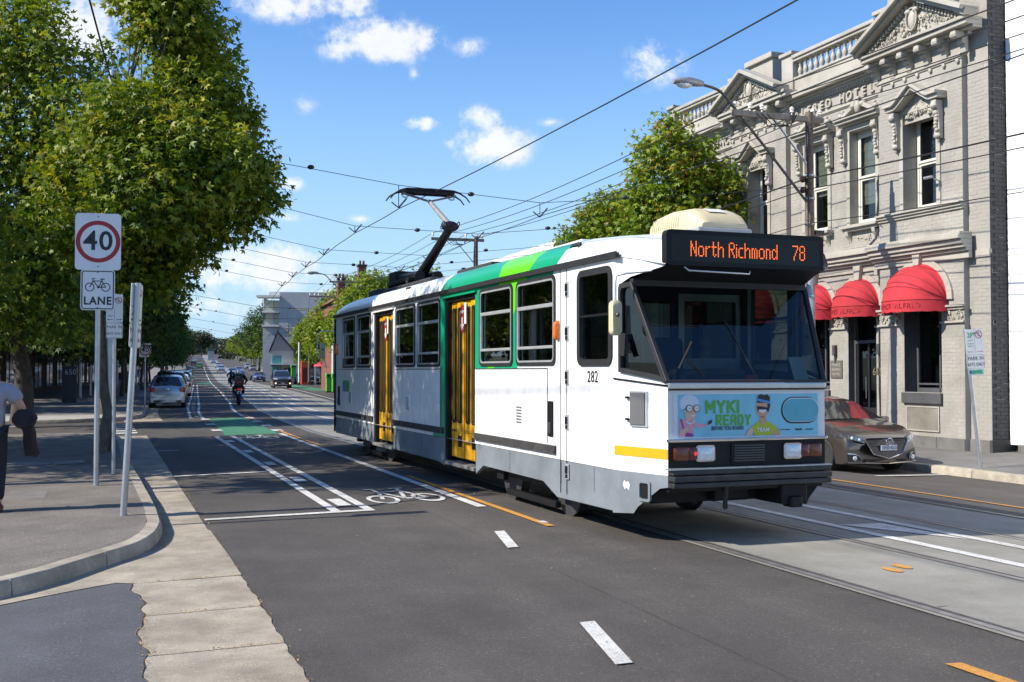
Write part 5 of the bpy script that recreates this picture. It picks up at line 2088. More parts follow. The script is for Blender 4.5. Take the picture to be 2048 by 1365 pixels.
# ---- windows of the upper floor
def console(t, d, ztop, zbot, w=.16):
    mb = MB()
    mb.extrude([(t - w / 2, d, ztop), (t - w / 2, d + .2, ztop), (t - w / 2, d + .21, ztop - .12), (t - w / 2, d + .13, ztop - .26), (t - w / 2, d + .10, zbot + .2), (t - w / 2, d + .12, zbot + .12), (t - w / 2, d + .06, zbot), (t - w / 2, d, zbot)], (w, 0, 0))
    mb.ball((t, d + .2, ztop - .12), (.10, .07, .08), 8, 6)
    mb.ball((t, d + .14, ztop - .28), (.07, .06, .07), 8, 6)
    for k in range(5):
        mb.ball((t + rnd.uniform(-.03, .03), d + .13, ztop - .36 - k * .08), (.055, .05, .05), 7, 5)
    mb.ball((t, d + .1, zbot + .06), (.10, .06, .07), 8, 6)
    mb.ball((t, d + .06, zbot - .04), (.035, .035, .06), 7, 5)
    return mb.build('console', ht, hotel, smooth=50)


for i, (t0, t1, z0, z1) in enumerate(UPW):
    d = bay((t0 + t1) / 2)
    tm = (t0 + t1) / 2
    gable = i in (0, 3)
    # surround
    mb = MB()
    for a, b in ((t0 - .13, t0), (t1, t1 + .13)):
        mb.box(a, b, d - .02, d + .035, z0, z1 + .02)
    mb.box(t0 - .13, t1 + .13, d - .02, d + .035, z1 + .02, z1 + .16)
    mb.build('architrave', ht, hotel, bevel=.008)
    for t in (t0 - .16, t1 + .16):
        console(t, d + .03, z1 + .08, z1 - .78)
    if gable:
        for w, off, pj in ((.09, 0, .28), (.075, .085, .36)):
            mb = MB()
            hp = [(t0 - .34, z1 + .16 + off), (t0 - .02, z1 + .16 + off), (tm, z1 + .54 + off), (t1 + .02, z1 + .16 + off), (t1 + .34, z1 + .16 + off)]
            for a, b in zip(hp, hp[1:]):
                mb.bar((a[0], d + pj / 2, a[1]), (b[0], d + pj / 2, b[1]), pj, w)
            mb.build('hood', ht, hotel, bevel=.01)
        carving('carving', [(tm + f * .46, d - .02 + rnd.uniform(0, .05), z1 - .10 + rnd.random() * max(.06, (1 - abs(f)) * .5), rnd.uniform(.025, .05)) for f in [rnd.uniform(-1, 1) for _ in range(70)]])
        MB().extrude([(t0, d - .1, z1 - .2), (t1, d - .1, z1 - .2), (t1, d - .1, z1), (tm, d - .1, z1 + .5), (t0, d - .1, z1)], (0, .06, 0)).build('hood_panel', ht, hotel)
    else:
        mb = MB()
        for za, zb, pj in ((z1 + .16, z1 + .21, .14), (z1 + .21, z1 + .29, .25), (z1 + .29, z1 + .35, .32)):
            mb.box(t0 - .32, t1 + .32, d - .03, d + pj, za, zb)
        mb.build('hood', ht, hotel, bevel=.012)
        cr_ = MB()
        for sgn in (-1, 1):
            cr_.bar((tm + sgn * .16, d + .1, z1 + .60), (tm + sgn * .60, d + .1, z1 + .40), .2, .1)
            cr_.ball((tm + sgn * .18, d + .14, z1 + .60), (.10, .1, .08), 8, 6)
            cr_.ball((tm + sgn * .68, d + .14, z1 + .44), (.10, .1, .07), 8, 6)
            cr_.ball((tm + sgn * .62, d + .14, z1 + .53), (.05, .06, .06), 8, 6)
        cr_.ball((tm, d + .15, z1 + .55), (.10, .09, .17), 10, 7)
        cr_.ball((tm, d + .14, z1 + .76), (.07, .07, .07), 8, 6)
        cr_.build('crest', ht, hotel, smooth=50)
        # separate sill on two brackets
        mb = MB().box(t0 - .22, t1 + .22, d - .03, d + .22, z0 - .10, z0 - .02)
        mb.box(t0 - .18, t1 + .18, d - .03, d + .14, z0 - .17, z0 - .10)
        mb.build('sill', ht, hotel, bevel=.01)
        for t in (t0 - .02, t1 + .02):
            MB().extrude([(t - .06, d, z0 - .17), (t - .06, d + .15, z0 - .17), (t - .06, d + .13, z0 - .27), (t - .06, d + .05, z0 - .36), (t - .06, d, z0 - .45)], (.12, 0, 0)).build('sill_bracket', ht, hotel, bevel=.01)
        carving('carving', [(tm + f * .3, d + .01, z0 - .36 + rnd.uniform(-.05, .05), rnd.uniform(.02, .04)) for f in [rnd.uniform(-1, 1) for _ in range(20)]])
    # sashes
    fr = MB()
    q = -.30
    for a, b in ((t0, t0 + .07), (t1 - .07, t1)):
        fr.box(a, b, q, q + .07, z0, z1)
    fr.box(t0 + .07, t1 - .07, q, q + .07, z1 - .1, z1)
    fr.box(t0 + .07, t1 - .07, q, q + .12, z0, z0 + .08)
    wfo = fr.build('window', wframe, hotel, bevel=.006)
    zm_ = z0 + (z1 - z0) * .50
    for (a, b, dd) in ((z0 + .08, zm_, -.285), (zm_, z1 - .1, -.255)):
        sh_ = MB()
        sh_.box(t0 + .07, t0 + .13, dd, dd + .035, a, b)
        sh_.box(t1 - .13, t1 - .07, dd, dd + .035, a, b)
        sh_.box(t0 + .13, t1 - .13, dd, dd + .035, a, a + .06)
        sh_.box(t0 + .13, t1 - .13, dd, dd + .035, b - .06, b)
        so2 = sh_.build('sash', wframe, wfo, bevel=.005)
        MB().box(t0 + .13, t1 - .13, dd + .012, dd + .018, a + .06, b - .06).build('pane', wglass, so2)
    if not gable:
        bz = {1: .22, 2: .42}.get(i, .6)
        n_ = 9
        for k in range(n_):
            za = z1 - .12 - (z1 - .12 - z0 - (z1 - z0) * bz) * k / n_
            zb = z1 - .12 - (z1 - .12 - z0 - (z1 - z0) * bz) * (k + 1) / n_
            MB().box(t0 + .1, t1 - .1, -.36, -.34 + .008 * (k % 2), zb + .006, za).build('blind', blindm, wfo)

# little box under the eaves, security camera by the corner window, cables and conduits on the wall
cam_ = MB().tube([(1.30, .19, 5.98), (1.30, .36, 6.02)], .018)
cam_.lathe([(.03, -.13), (.035, .1), (.03, .14)], 10, (1.42, .40, 6.06), axis='x')
cam_.tube([(1.30, .2, 5.98), (1.31, .2, 5.75)], .01)
cam_.build('wall_camera', M['steel'], hotel, smooth=50)
cb_ = MB()
cb_.tube([(3.55, .03, 6.5), (3.6, .05, 6.3), (3.57, .04, 5.9), (3.62, .05, 5.5), (3.58, .04, 5.2), (3.5, .2, 4.9), (3.6, .3, 4.75)], .03, 6)
cb_.tube([(3.75, .02, 5.12), (3.5, .05, 5.3), (3.3, .2, 5.18)], .012, 5)
cb_.tube([(3.6, .02, 4.1), (3.62, .03, 1.2), (3.58, .03, .3)], .02, 6)
cb_.build('wall_cable', M['dark_steel'], hotel, smooth=50)

# ---- ground floor: arches, awnings, capitals, windows, doors
def awning(t0, t1, zb, rise, proj_, d, words):
    tm, rx = (t0 + t1) / 2, (t1 - t0) / 2
    root = None
    N, K = 18, 4
    panels = []
    pt = lambda th, ph: (tm + rx * math.cos(th), d + .02 + proj_ * math.sin(th) * math.sin(ph), zb + rise * math.sin(th) * math.cos(ph))
    mb = MB()
    mb.tube([pt(math.pi * j / N, 0) for j in range(N + 1)], .014, 6)
    root = mb.build('awning', redc, hotel, smooth=50)
    for k in range(K):
        p0, p1 = math.pi / 2 * k / K, math.pi / 2 * (k + 1) / K
        mb = MB()
        rings = []
        for q in range(5):
            ph = p0 + (p1 - p0) * q / 4
            sag = 1 - .022 * math.sin(math.pi * q / 4)
            rings.append([tuple(Vector((tm, d, zb)) + (Vector(pt(math.pi * j / N, ph)) - Vector((tm, d, zb))) * sag) for j in range(N + 1)])
        mb.loft(rings, False, 0, False)
        mb.build('panel', redc, root, smooth=60)
        MB().tube([pt(math.pi * j / N, p1) for j in range(N + 1)], .011, 5).build('rib', mat('awning_rib', (.26, .012, .018), .7, 0, .1), root, smooth=60)
    mb = MB()
    rim = [Vector(pt(math.pi * j / N, math.pi / 2)) for j in range(N + 1)]
    top = [tuple(v) for v in rim]
    mid = [tuple(v + Vector((.012 * math.sin(i * 2.3), .012 * math.cos(i * 1.9), -.13))) for i, v in enumerate(rim)]
    bot = [tuple(v + Vector((.02 * math.sin(i * 1.7), .02 * math.cos(i * 2.1), -.27 + .012 * math.sin(i * 2.9)))) for i, v in enumerate(rim)]
    mb.loft([top, mid, bot], False, 0, False)
    vo = mb.build('valance', redc, root, smooth=60)
    n = len(words)
    for i, ch in enumerate(words):
        if ch == ' ':
            continue
        th = math.pi * (.5 + .028 * (i - n / 2 + .5) * 1.35 + .02)
        c = Vector((tm + rx * math.cos(th), d + .02 + proj_ * math.sin(th) + .012, zb - .13))
        tx = Vector((-rx * math.sin(th), proj_ * math.cos(th), 0))
        text('letter', ch, .17, mat('awning_lettering', (.33, .016, .026), .7, 0, 0), vo, frame(c, tx, (0, 0, 1)), .002, wide=.9)
    return root


AW = [(1.10, 2.86, 'PRINCE ALFRED', .15), (3.58, 5.04, 'PRINCE ALFRED', 0), (5.40, 6.88, 'PRINCE ALFRED', 0), (7.84, 9.60, 'PRINCE ALFRED', .15), (10.42, 11.9, 'PRINCE ALFRED', 0), (12.1, 13.6, 'PRINCE ALFRED', 0)]
for t0, t1, w, d in AW:
    big = t1 - t0 > 1.6
    awning(t0, t1, 3.26, .86 if big else .70, .80 if big else .66, d + .04, w)
    tm, rx, rz_ = (t0 + t1) / 2, (t1 - t0) / 2, (.86 if big else .70)
    mb = MB()
    N = 16
    o = [(tm + (rx + .17) * math.cos(math.pi * k / N), 3.26 + (rz_ + .14) * math.sin(math.pi * k / N)) for k in range(N + 1)]
    i_ = [(tm + (rx + .0) * math.cos(math.pi * k / N), 3.26 + (rz_ - .0) * math.sin(math.pi * k / N)) for k in range(N + 1)]
    ring = o + i_[::-1]
    for k in range(N):
        q = [o[k], o[k + 1], i_[k + 1], i_[k]]
        mb.extrude([(x, d - .01, z) for x, z in q], (0, .07, 0))
    mb.build('archivolt', ht, hotel, bevel=.006)
    MB().extrude([(tm - .09, d - .02, 3.26 + rz_ - .02), (tm + .09, d - .02, 3.26 + rz_ - .02), (tm + .14, d - .02, 3.26 + rz_ + .34), (tm - .14, d - .02, 3.26 + rz_ + .34)], (0, .18, 0)).build('keystone', ht, hotel, bevel=.012)
for t0, t1 in ((.62, 1.31), (2.6, 3.42), (3.44, 3.74), (4.88, 5.58), (6.70, 7.30), (7.33, 8.08), (9.36, 10.1), (10.14, 10.58), (11.74, 12.26), (13.42, 13.98)):
    d = bay((t0 + t1) / 2)
    mb = MB()
    mb.box(t0 - .02, t1 + .02, d - .02, d + .06, 2.72, 2.77)
    mb.box(t0 - .05, t1 + .05, d - .02, d + .10, 3.08, 3.13)
    mb.box(t0 - .02, t1 + .02, d - .02, d + .05, 3.02, 3.08)
    mb.build('capital', ht, hotel, bevel=.008)
    bl = [(rnd.uniform(t0 + .04, t1 - .04), d + .02, rnd.uniform(2.80, 3.0), rnd.uniform(.02, .04)) for _ in range(26)]
    carving('carving', bl)
for (t0, t1, z0, z1) in GRW:
    d = bay((t0 + t1) / 2)
    if z0 > 0:
        MB().box(t0 - .03, t1 + .03, d - .35, d + .08, z0 - .26, z0 - .01).build('window_sill', charc, hotel, bevel=.012)
        fr = MB()
        for a, b in ((t0, t0 + .08), (t1 - .08, t1), (t0 + .42, t0 + .47)):
            fr.box(a, b, -.28, -.2, z0, z1)
        fr.box(t0 + .08, t1 - .08, -.28, -.2, z0, z0 + .1)
        fr.box(t0 + .08, t1 - .08, -.28, -.2, z0 + .17, z0 + .21)
        w_ = fr.build('window', charc, hotel)
        MB().box(t0 + .08, t1 - .08, -.25, -.243, z0 + .1, z1).build('pane', wglass, w_)
        st = MB().box(t0 + .10, t1 - .12, d - .02, d + .022, .28, .80)
        po_ = st.build('vent_panel', mat('vent_panel_paint', (.23, .215, .18), .7, 0, .1, 5, dirt=.3), hotel)
        mb = MB()
        for a, b, c, e in ((t0 + .07, t0 + .1, .25, .83), (t1 - .12, t1 - .09, .25, .83)):
            mb.box(a, b, d - .01, d + .035, c, e)
        mb.box(t0 + .1, t1 - .12, d - .01, d + .035, .8, .83)
        mb.box(t0 + .1, t1 - .12, d - .01, d + .035, .25, .28)
        mb.build('panel_frame', ht, hotel)
    else:
        fr = MB()
        fr.box(t0, t0 + .07, -.26, -.18, z0, z1)
        fr.box(t1 - .07, t1, -.26, -.18, z0, z1)
        fr.box(t0 + .07, t1 - .07, -.26, -.18, 2.35, 2.43)
        fr.box(t0 + .07, t1 - .07, -.4, .05, z0 - .02, z0 + .12)
        dr2 = fr.build('door', charc, hotel)
        lf2 = MB()
        lf2.box(t0 + .08, t0 + .14, -.25, -.2, .02, 2.35)
        lf2.box(t1 - .14, t1 - .08, -.25, -.2, .02, 2.35)
        lf2.box(t0 + .14, t1 - .14, -.25, -.2, .02, .72)
        lf2.box((t0 + t1) / 2 - .03, (t0 + t1) / 2 + .03, -.25, -.195, .72, 2.35)
        l2 = lf2.build('door_leaf', mat('door_black', (.02, .02, .022), .35, 0, .1), dr2, bevel=.006)
        MB().box(t0 + .14, t1 - .14, -.23, -.225, .72, 2.35).build('pane', wglass, l2)
        MB().tube([((t0 + t1) / 2 + .05, -.16, .95), ((t0 + t1) / 2 + .05, -.16, 1.5)], .014).build('handle', M['chrome'], l2)
# lamps, plaque, number, speaker box
for t in (5.35, 3.60):
    MB().box(t - .05, t + .05, bay(t), bay(t) + .1, 2.05, 2.32).build('wall_lamp', charc, hotel, bevel=.01)
    MB().box(t - .02, t + .03, bay(t), bay(t) + .05, 1.85, 2.05).build('lamp_stem', charc, hotel)
pl_ = MB().box(5.08, 5.56, .0, .03, 1.46, 1.92).build('plaque', mat('bronze_plaque', (.15, .14, .12), .5, .3, .15), hotel, bevel=.006)
for k, s in enumerate(('PRINCE', 'ALFRED', 'HOTEL')):
    text('lettering', s, .1, ht, pl_, frame((5.32, .032, 1.80 - k * .12), (-1, 0, 0), (0, 0, 1)), .002)
text('street_number', '615', .27, mat('number_bronze', (.24, .19, .1), .5, .4, .1), hotel, frame((3.68, .03, 1.62), (-1, 0, 0), (0, 0, 1)), .01, wide=.85)
MB().box(6.55, 6.75, .05, .35, 2.55, 3.0).build('meter_box', M['white'], hotel, bevel=.02)
MB().box(3.46, 3.58, .06, .2, 4.0, 4.13).build('junction_box', hg, hotel, bevel=.01)
mb = MB()
for t0, t1 in ((2.5, 2.85), ):
    for k in range(4):
        mb.box(t0, t1, .17, .19, -.07 + k * .045, -.045 + k * .045)
mb.build('floor_vent', M['steel'], hotel)

# ---- white building next door
wb = thing('white_building', 'plain bright white rendered building standing right of the hotel', 'building', (10.372, 23.8, 0), HTH + rad(90))
wpaint = mat('white_render', (.82, .82, .82), .6, 0, .02, 2)
MB().box(-16, -.03, -12, -.47, .05, 12.5).build('wall', wpaint, wb)
MB().box(-16, -.03, -12, -.62, -.2, .05).build('base', mat('dark_base', (.03, .028, .026), .9, 0, .2), wb)
MB().box(-16, -.03, -.472, -.462, 6.62, 6.635).build('render_joint', mat('joint_grey', (.5, .5, .5), .7, 0, 0), wb)
MB().box(-16, -.03, -.472, -.462, 4.16, 4.18).build('render_joint', mat('joint_grey', (.5, .5, .5), .7, 0, 0), wb)
MB().box(-.6, -.3, -.58, -.40, -.2, .06).build('base_block', bluestone, wb, bevel=.02)
# ================================================================== TREES AND PLANTS
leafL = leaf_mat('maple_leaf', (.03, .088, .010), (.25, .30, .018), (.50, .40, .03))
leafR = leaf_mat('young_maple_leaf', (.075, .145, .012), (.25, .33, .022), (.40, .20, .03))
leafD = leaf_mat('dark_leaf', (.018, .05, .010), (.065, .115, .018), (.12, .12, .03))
leafE = leaf_mat('gum_leaf', (.025, .035, .022), (.07, .075, .045), (.13, .10, .06))
barkm = mat('bark', (.13, .11, .09), .9, 0, .4, 7, bump=.9, bscale=25)
barkd = mat('dark_bark', (.06, .05, .04), .9, 0, .4, 7, bump=.9, bscale=25)
npr = np.random.RandomState(5)


def crown_mesh(name, blobs, n_leaf, size, m, lobes=3, per=22, tip=.25, spread=.34, rs=None):
    """blobs: (x, y, z, rx, ry, rz) in local space.  Leaves grow in drooping tufts spread through the blobs' outer two thirds."""
    rs = rs or npr
    B = np.array(blobs, float)
    vol = B[:, 3] * B[:, 4] * B[:, 5]
    nt = max(4, int(n_leaf / per))
    which = rs.choice(len(B), nt, p=vol ** .8 / (vol ** .8).sum())
    d = rs.normal(size=(nt, 3))
    d /= np.linalg.norm(d, axis=1)[:, None]
    rr = rs.uniform(.28, 1.06, nt) ** .62
    ctr = B[which, :3] + d * B[which, 3:6] * rr[:, None]
    out = d.copy()
    zlo, zhi = (B[:, 2] - B[:, 5]).min(), (B[:, 2] + B[:, 5]).max()
    k = per
    N = nt * k
    off = np.clip(rs.normal(size=(nt, k, 3)), -1.7, 1.7) * spread * rs.uniform(.6, 1.25, (nt, 1, 1))
    off[:, :, 2] *= .75
    base = (ctr[:, None, :] + off).reshape(N, 3)
    o3 = np.repeat(out, k, axis=0)
    tipd = o3 * .55 + rs.normal(size=(N, 3)) * .55 + np.array([0, 0, -.55])
    tipd /= np.linalg.norm(tipd, axis=1)[:, None]
    nrm = o3 * .45 + rs.normal(size=(N, 3)) * .55 + np.array([0, 0, .8])
    side = np.cross(tipd, nrm)
    side /= np.linalg.norm(side, axis=1)[:, None] + 1e-9
    nrm = np.cross(side, tipd)
    s = size * rs.uniform(.65, 1.25, N)[:, None]
    if lobes == 1:
        pats = [[(0, 0, 0), (-.42, .45, .06), (0, 1, -.05), (.42, .45, .06)]]
    else:
        pats = [[(0, 0, 0), (-.20, .5, .05), (0, 1.05, -.08), (.20, .5, .05)],
                [(0, .08, 0), (-.30, .18, .03), (-.68, .72, -.05), (-.16, .50, .03)],
                [(0, .08, 0), (.16, .50, .03), (.68, .72, -.05), (.30, .18, .03)]]
    V, nl = [], len(pats)
    for pat in pats:
        for (u, v, w) in pat:
            V.append(base + side * s * u + tipd * s * v + nrm * s * w)
    V = np.stack(V, axis=1).reshape(-1, 3)
    nq = N * nl
    me = bpy.data.meshes.new(name)
    me.vertices.add(len(V))
    me.vertices.foreach_set('co', V.astype(np.float32).ravel())
    me.loops.add(nq * 4)
    me.loops.foreach_set('vertex_index', np.arange(nq * 4, dtype=np.int32))
    me.polygons.add(nq)
    me.polygons.foreach_set('loop_start', np.arange(0, nq * 4, 4, dtype=np.int32))
    me.polygons.foreach_set('loop_total', np.full(nq, 4, dtype=np.int32))
    me.materials.append(m)
    at = me.attributes.new('tint', 'FLOAT_COLOR', 'POINT')
    clus = np.repeat(rs.uniform(0, 1, nt), k)
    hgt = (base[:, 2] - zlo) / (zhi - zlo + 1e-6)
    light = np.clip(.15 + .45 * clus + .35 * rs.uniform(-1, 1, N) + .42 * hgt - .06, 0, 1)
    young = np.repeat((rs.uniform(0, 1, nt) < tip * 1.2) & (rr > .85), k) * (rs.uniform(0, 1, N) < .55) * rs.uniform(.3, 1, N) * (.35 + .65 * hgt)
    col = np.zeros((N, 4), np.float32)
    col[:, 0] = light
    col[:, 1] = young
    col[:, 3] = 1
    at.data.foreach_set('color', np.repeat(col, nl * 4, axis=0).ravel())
    me.update()
    me.validate()
    return me


def limbs(mb, base, top, r0, blobs, rs, nb=9):
    pts = [Vector(base)]
    n = 6
    for k in range(1, n + 1):
        f = k / n
        pts.append(Vector(base).lerp(Vector(top), f) + Vector((rs.normal() * .08, rs.normal() * .08, 0)) * (1 if k < n else 1.5))
    mb.tube(pts, [r0 * (1.25 if i == 0 else (1 - .6 * i / n)) for i in range(n + 1)], 9)
    for b in blobs[:nb]:
        st = pts[rs.randint(max(2, n - 2), n)]
        e = Vector(b[:3])
        mid = st.lerp(e, .5) + Vector((rs.normal() * .2, rs.normal() * .2, .25))
        mb.tube([st, st.lerp(mid, .5) + Vector((0, 0, .05)), mid, e], [r0 * .42, r0 * .32, r0 * .22, r0 * .08], 6)
        for q in range(3):
            e2 = e + Vector((rs.normal() * b[3] * .5, rs.normal() * b[4] * .5, rs.uniform(-.3, .8) * b[5]))
            mb.tube([mid, mid.lerp(e2, .5), e2], [r0 * .16, r0 * .1, r0 * .03], 5)


def tree(name, label, loc, blobs, n_leaf, size, m, r0=.14, top=None, bark=None, group=None, lobes=3, seed=1, tip=.25, spread=.34, per=22, base=(0, 0, -.1)):
    rs = np.random.RandomState(seed)
    t = thing(name, label, 'tree', loc, 0, group)
    cz = sum(b[2] for b in blobs) / len(blobs)
    mb = MB()
    limbs(mb, base, top or (0, 0, cz), r0, blobs, rs)
    mb.build('trunk', bark or barkm, t, smooth=60)
    o = bpy.data.objects.new('crown', crown_mesh('crown', blobs, n_leaf, size, m, lobes, per, tip, spread, rs))
    COL.objects.link(o)
    o.parent = t
    o['kind'] = 'stuff'
    return t


def at_px(px, py, Y):
    """a world point on the sight line of a photograph pixel, Y metres ahead"""
    c, s_ = math.cos(math.atan(59.5 / 2200)), math.sin(math.atan(59.5 / 2200))
    x, y = (px - 1024) / 2200.0, -(py - 682.5) / 2200.0
    d = Vector((x, c - y * s_, s_ + y * c))
    return Vector((0, 0, CAM_H)) + d * (Y / d.y)


def blobs_px(lst, Y, base, sq=1.0):
    out = []
    for it in lst:
        px, py, r = it[:3]
        dy = it[3] if len(it) > 3 else 0
        P = at_px(px, py, Y + dy)
        rm = r * (Y + dy) / 2200.0
        out.append((P.x - base.x, P.y - base.y, P.z - base.z, rm, rm * 1.15, rm * sq))
    return out


# the big maple over the kerb, left foreground
b1 = R(23.2, -.06, .12)
B1 = blobs_px([(335, 40, 80), (385, 90, 80, .5), (300, -40, 85), (250, 240, 80, -1), (420, 180, 70), (455, 250, 65, .6), (330, 240, 105), (400, 330, 105, -1), (490, 370, 62), (300, 370, 115, -1.2), (455, 425, 58, .5), (215, 340, 95), (240, 440, 100, .8), (370, 440, 90, .8), (190, 470, 80, -.8), (280, 530, 80, .6), (160, 390, 90, .6), (520, 330, 26), (535, 400, 26), (410, 50, 40)], 21.6, b1)
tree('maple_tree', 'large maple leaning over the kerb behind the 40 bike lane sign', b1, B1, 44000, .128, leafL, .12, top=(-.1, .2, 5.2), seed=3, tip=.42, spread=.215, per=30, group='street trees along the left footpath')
# the second big one, in the garden further left
b0 = Vector((at_px(46, 700, 34).x, 34, .12))
B0 = blobs_px([(60, 60, 75), (110, 130, 75), (20, 150, 80), (150, 215, 70, -1), (60, 260, 110), (-60, 120, 110), (-80, 330, 140), (20, 400, 120), (130, 330, 95), (-60, 520, 130), (60, 520, 120), (150, 470, 100), (90, 40, 45), (40, 20, 45), (195, 160, 40), (220, 110, 30), (120, 590, 90), (10, 600, 90)], 33, b0)
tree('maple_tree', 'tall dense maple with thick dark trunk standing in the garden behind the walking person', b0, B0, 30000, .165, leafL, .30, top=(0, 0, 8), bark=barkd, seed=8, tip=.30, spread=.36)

# row along the left kerb
ORD = ['second', 'third', 'fourth', 'fifth', 'sixth', 'seventh', 'eighth', 'ninth', 'tenth', 'eleventh', 'twelfth', 'thirteenth', 'fourteenth', 'fifteenth', 'sixteenth']
RB = [(0, 0, 6.2, 2.3, 2.3, 1.9), (1.4, .6, 5.2, 1.6, 1.6, 1.5), (-1.4, -.8, 5.3, 1.7, 1.7, 1.5), (.4, -1.5, 4.9, 1.5, 1.5, 1.3), (-.3, 1.6, 5.0, 1.6, 1.6, 1.3), (.3, .2, 7.8, 1.4, 1.4, 1.3), (1.6, -1.0, 4.3, 1.1, 1.1, .9), (-1.7, 1.0, 4.2, 1.2, 1.2, .9), (1.7, 1.5, 6.2, 1.2, 1.2, 1.0), (-1.2, -1.5, 6.6, 1.2, 1.2, 1.1), (.9, 1.6, 3.6, 1.3, 1.3, .9), (-.8, -1.4, 3.5, 1.3, 1.3, .9), (1.6, .1, 3.3, 1.0, 1.0, .7), (-1.6, .3, 3.3, 1.1, 1.1, .8)]
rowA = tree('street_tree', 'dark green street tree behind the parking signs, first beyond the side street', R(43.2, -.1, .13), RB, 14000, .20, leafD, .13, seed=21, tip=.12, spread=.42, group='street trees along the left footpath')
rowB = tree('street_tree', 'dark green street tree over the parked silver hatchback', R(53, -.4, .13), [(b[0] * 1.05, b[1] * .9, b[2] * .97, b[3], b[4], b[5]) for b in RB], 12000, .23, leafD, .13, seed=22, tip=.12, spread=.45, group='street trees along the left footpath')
for i, s in enumerate((61, 70, 80, 91, 104, 118, 134, 152, 174, 200, 232)):
    src = (rowA, rowB)[i % 2]
    dup(src, 'dark green street tree, %s in the left kerb row counted from the silver hatchback' % ORD[i], R(s, -.6 - .25 * (i % 3), .13), rnd.random() * 6, 'street trees along the left footpath')
# garden trees that close the view behind the row
gB = [(0, 0, 6.5, 3.2, 3.2, 2.6), (2, 1, 5, 2.4, 2.4, 2.0), (-2, -1, 5, 2.4, 2.4, 2), (0, 2, 8.4, 2.2, 2.2, 1.8), (1, -2, 4.4, 2, 2, 1.5), (-1.6, 1.5, 4, 2, 2, 1.4)]
gA = tree('garden_tree', 'dark leafy tree in the garden behind the left footpath', R(48, -7.5, .1), gB, 9000, .27, leafD, .2, bark=barkd, seed=31, tip=.05, spread=.5, group='garden trees on the left')
for s, p in ((57, -8.5), (52, -15), (64, -6.5), (72, -10), (84, -7.5), (98, -9), (116, -8), (140, -8), (170, -9), (60, -22), (74, -20)):
    dup(gA, 'dark leafy tree in the garden behind the left footpath', R(s, p, .1), rnd.random() * 6)

# right: bright young maples beside the hotel
rb1 = R(29.0, 15.9, .16)
Y1 = rb1.y
BR1 = blobs_px([(1335, 300, 52), (1345, 255, 24), (1290, 330, 32), (1300, 290, 26), (1370, 330, 40), (1340, 380, 72), (1290, 400, 45), (1400, 300, 26), (1400, 400, 60), (1440, 370, 42), (1465, 420, 30), (1310, 450, 70), (1400, 460, 70), (1450, 355, 30), (1360, 520, 80)], Y1, rb1)
tree('maple_tree', 'bright green maple beside the far end of the hotel', rb1, BR1, 15000, .15, leafR, .10, top=(0, 0, 4.5), seed=41, tip=.5, spread=.22, group='young maples along the right kerb')
rb2 = R(40.5, 15.9, .2)
Y2 = rb2.y
BR2 = blobs_px([(1220, 420, 40), (1245, 400, 24), (1190, 440, 34), (1260, 450, 42), (1150, 470, 30), (1210, 480, 60), (1270, 500, 50), (1140, 500, 30), (1230, 550, 60)], Y2, rb2)
tree('maple_tree', 'bright green maple seen over the tram roof left of the hotel tree', rb2, BR2, 11000, .165, leafR, .10, top=(0, 0, 4), seed=42, tip=.5, spread=.26, group='young maples along the right kerb')
rb3 = R(56, 14.8, .2)
BR3 = [(0, 0, 4.9, 1.8, 1.8, 1.8), (.9, .5, 4.2, 1.3, 1.3, 1.3), (-1, 0, 4.1, 1.3, 1.3, 1.2), (0, 0, 6.2, 1.0, 1.0, 1.1), (.3, -1, 3.9, 1.1, 1.1, 1), (-.5, .9, 5.6, 1.1, 1.1, 1)]
rA = tree('maple_tree', 'green maple just peeping over the tram roof near the pantograph', rb3, BR3, 7000, .17, leafR, .10, seed=43, tip=.4, spread=.3, group='young maples along the right kerb')
FR = [(0, 0, 5.4, 2.4, 2.4, 2.2), (1.4, .5, 4.3, 1.7, 1.7, 1.5), (-1.4, -.3, 4.4, 1.7, 1.7, 1.5), (0, .6, 7.3, 1.3, 1.3, 1.4), (.4, -1.4, 4.2, 1.5, 1.5, 1.3), (-.8, 1.2, 6.2, 1.4, 1.4, 1.2), (1.2, -.5, 6.3, 1.2, 1.2, 1.1)]
far = tree('maple_tree', 'green maple behind the tram rear on the right kerb', R(76, 15.0, .1), FR, 20000, .21, leafR, .13, seed=44, tip=.25, spread=.36, group='young maples along the right kerb')
for i, (s, p, lab) in enumerate(((84, 15.4, 'green maple right behind the tram rear'), (94, 16.6, 'green maple behind the tram rear, second from it'), (103, 19.2, 'green maple behind the tram rear, set back by the shops'), (112, 18.6, 'green maple left of the parked silver car'), (150, 18.3, 'green maple just left of the teal shop front'), (162, 18.6, 'green maple second left of the teal shop front'), (178, 18.2, 'green maple in the far right kerb row'), (196, 18.2, 'green maple in the far right kerb row'), (216, 18.2, 'green maple in the far right kerb row'), (240, 18.0, 'green maple in the far right kerb row'), (268, 18.0, 'green maple in the far right kerb row'), (300, 18.0, 'green maple in the far right kerb row'), (345, 18, 'green maple in the far right kerb row'), (400, 18, 'green maple in the far right kerb row'), (330, -3, 'green tree in the far left kerb row'), (390, -3, 'green tree in the far left kerb row'), (460, -3, 'green tree in the far left kerb row'), (270, -3, 'green tree in the far left kerb row'))):
    if lab.startswith('green maple in the far right'):
        nfar = globals().get('nfar', -1) + 1
        lab = 'green maple, %s in the far right kerb row beyond the teal shop' % ORD[nfar]
    c_ = dup(far, lab, R(s, p, .1), rnd.random() * 6, 'young maples along the right kerb' if p > 0 else 'street trees on the far left')
    k_ = rnd.uniform(.75, 1.25)
    c_.scale = (k_ * rnd.uniform(.85, 1.1), k_, k_ * rnd.uniform(.85, 1.2))
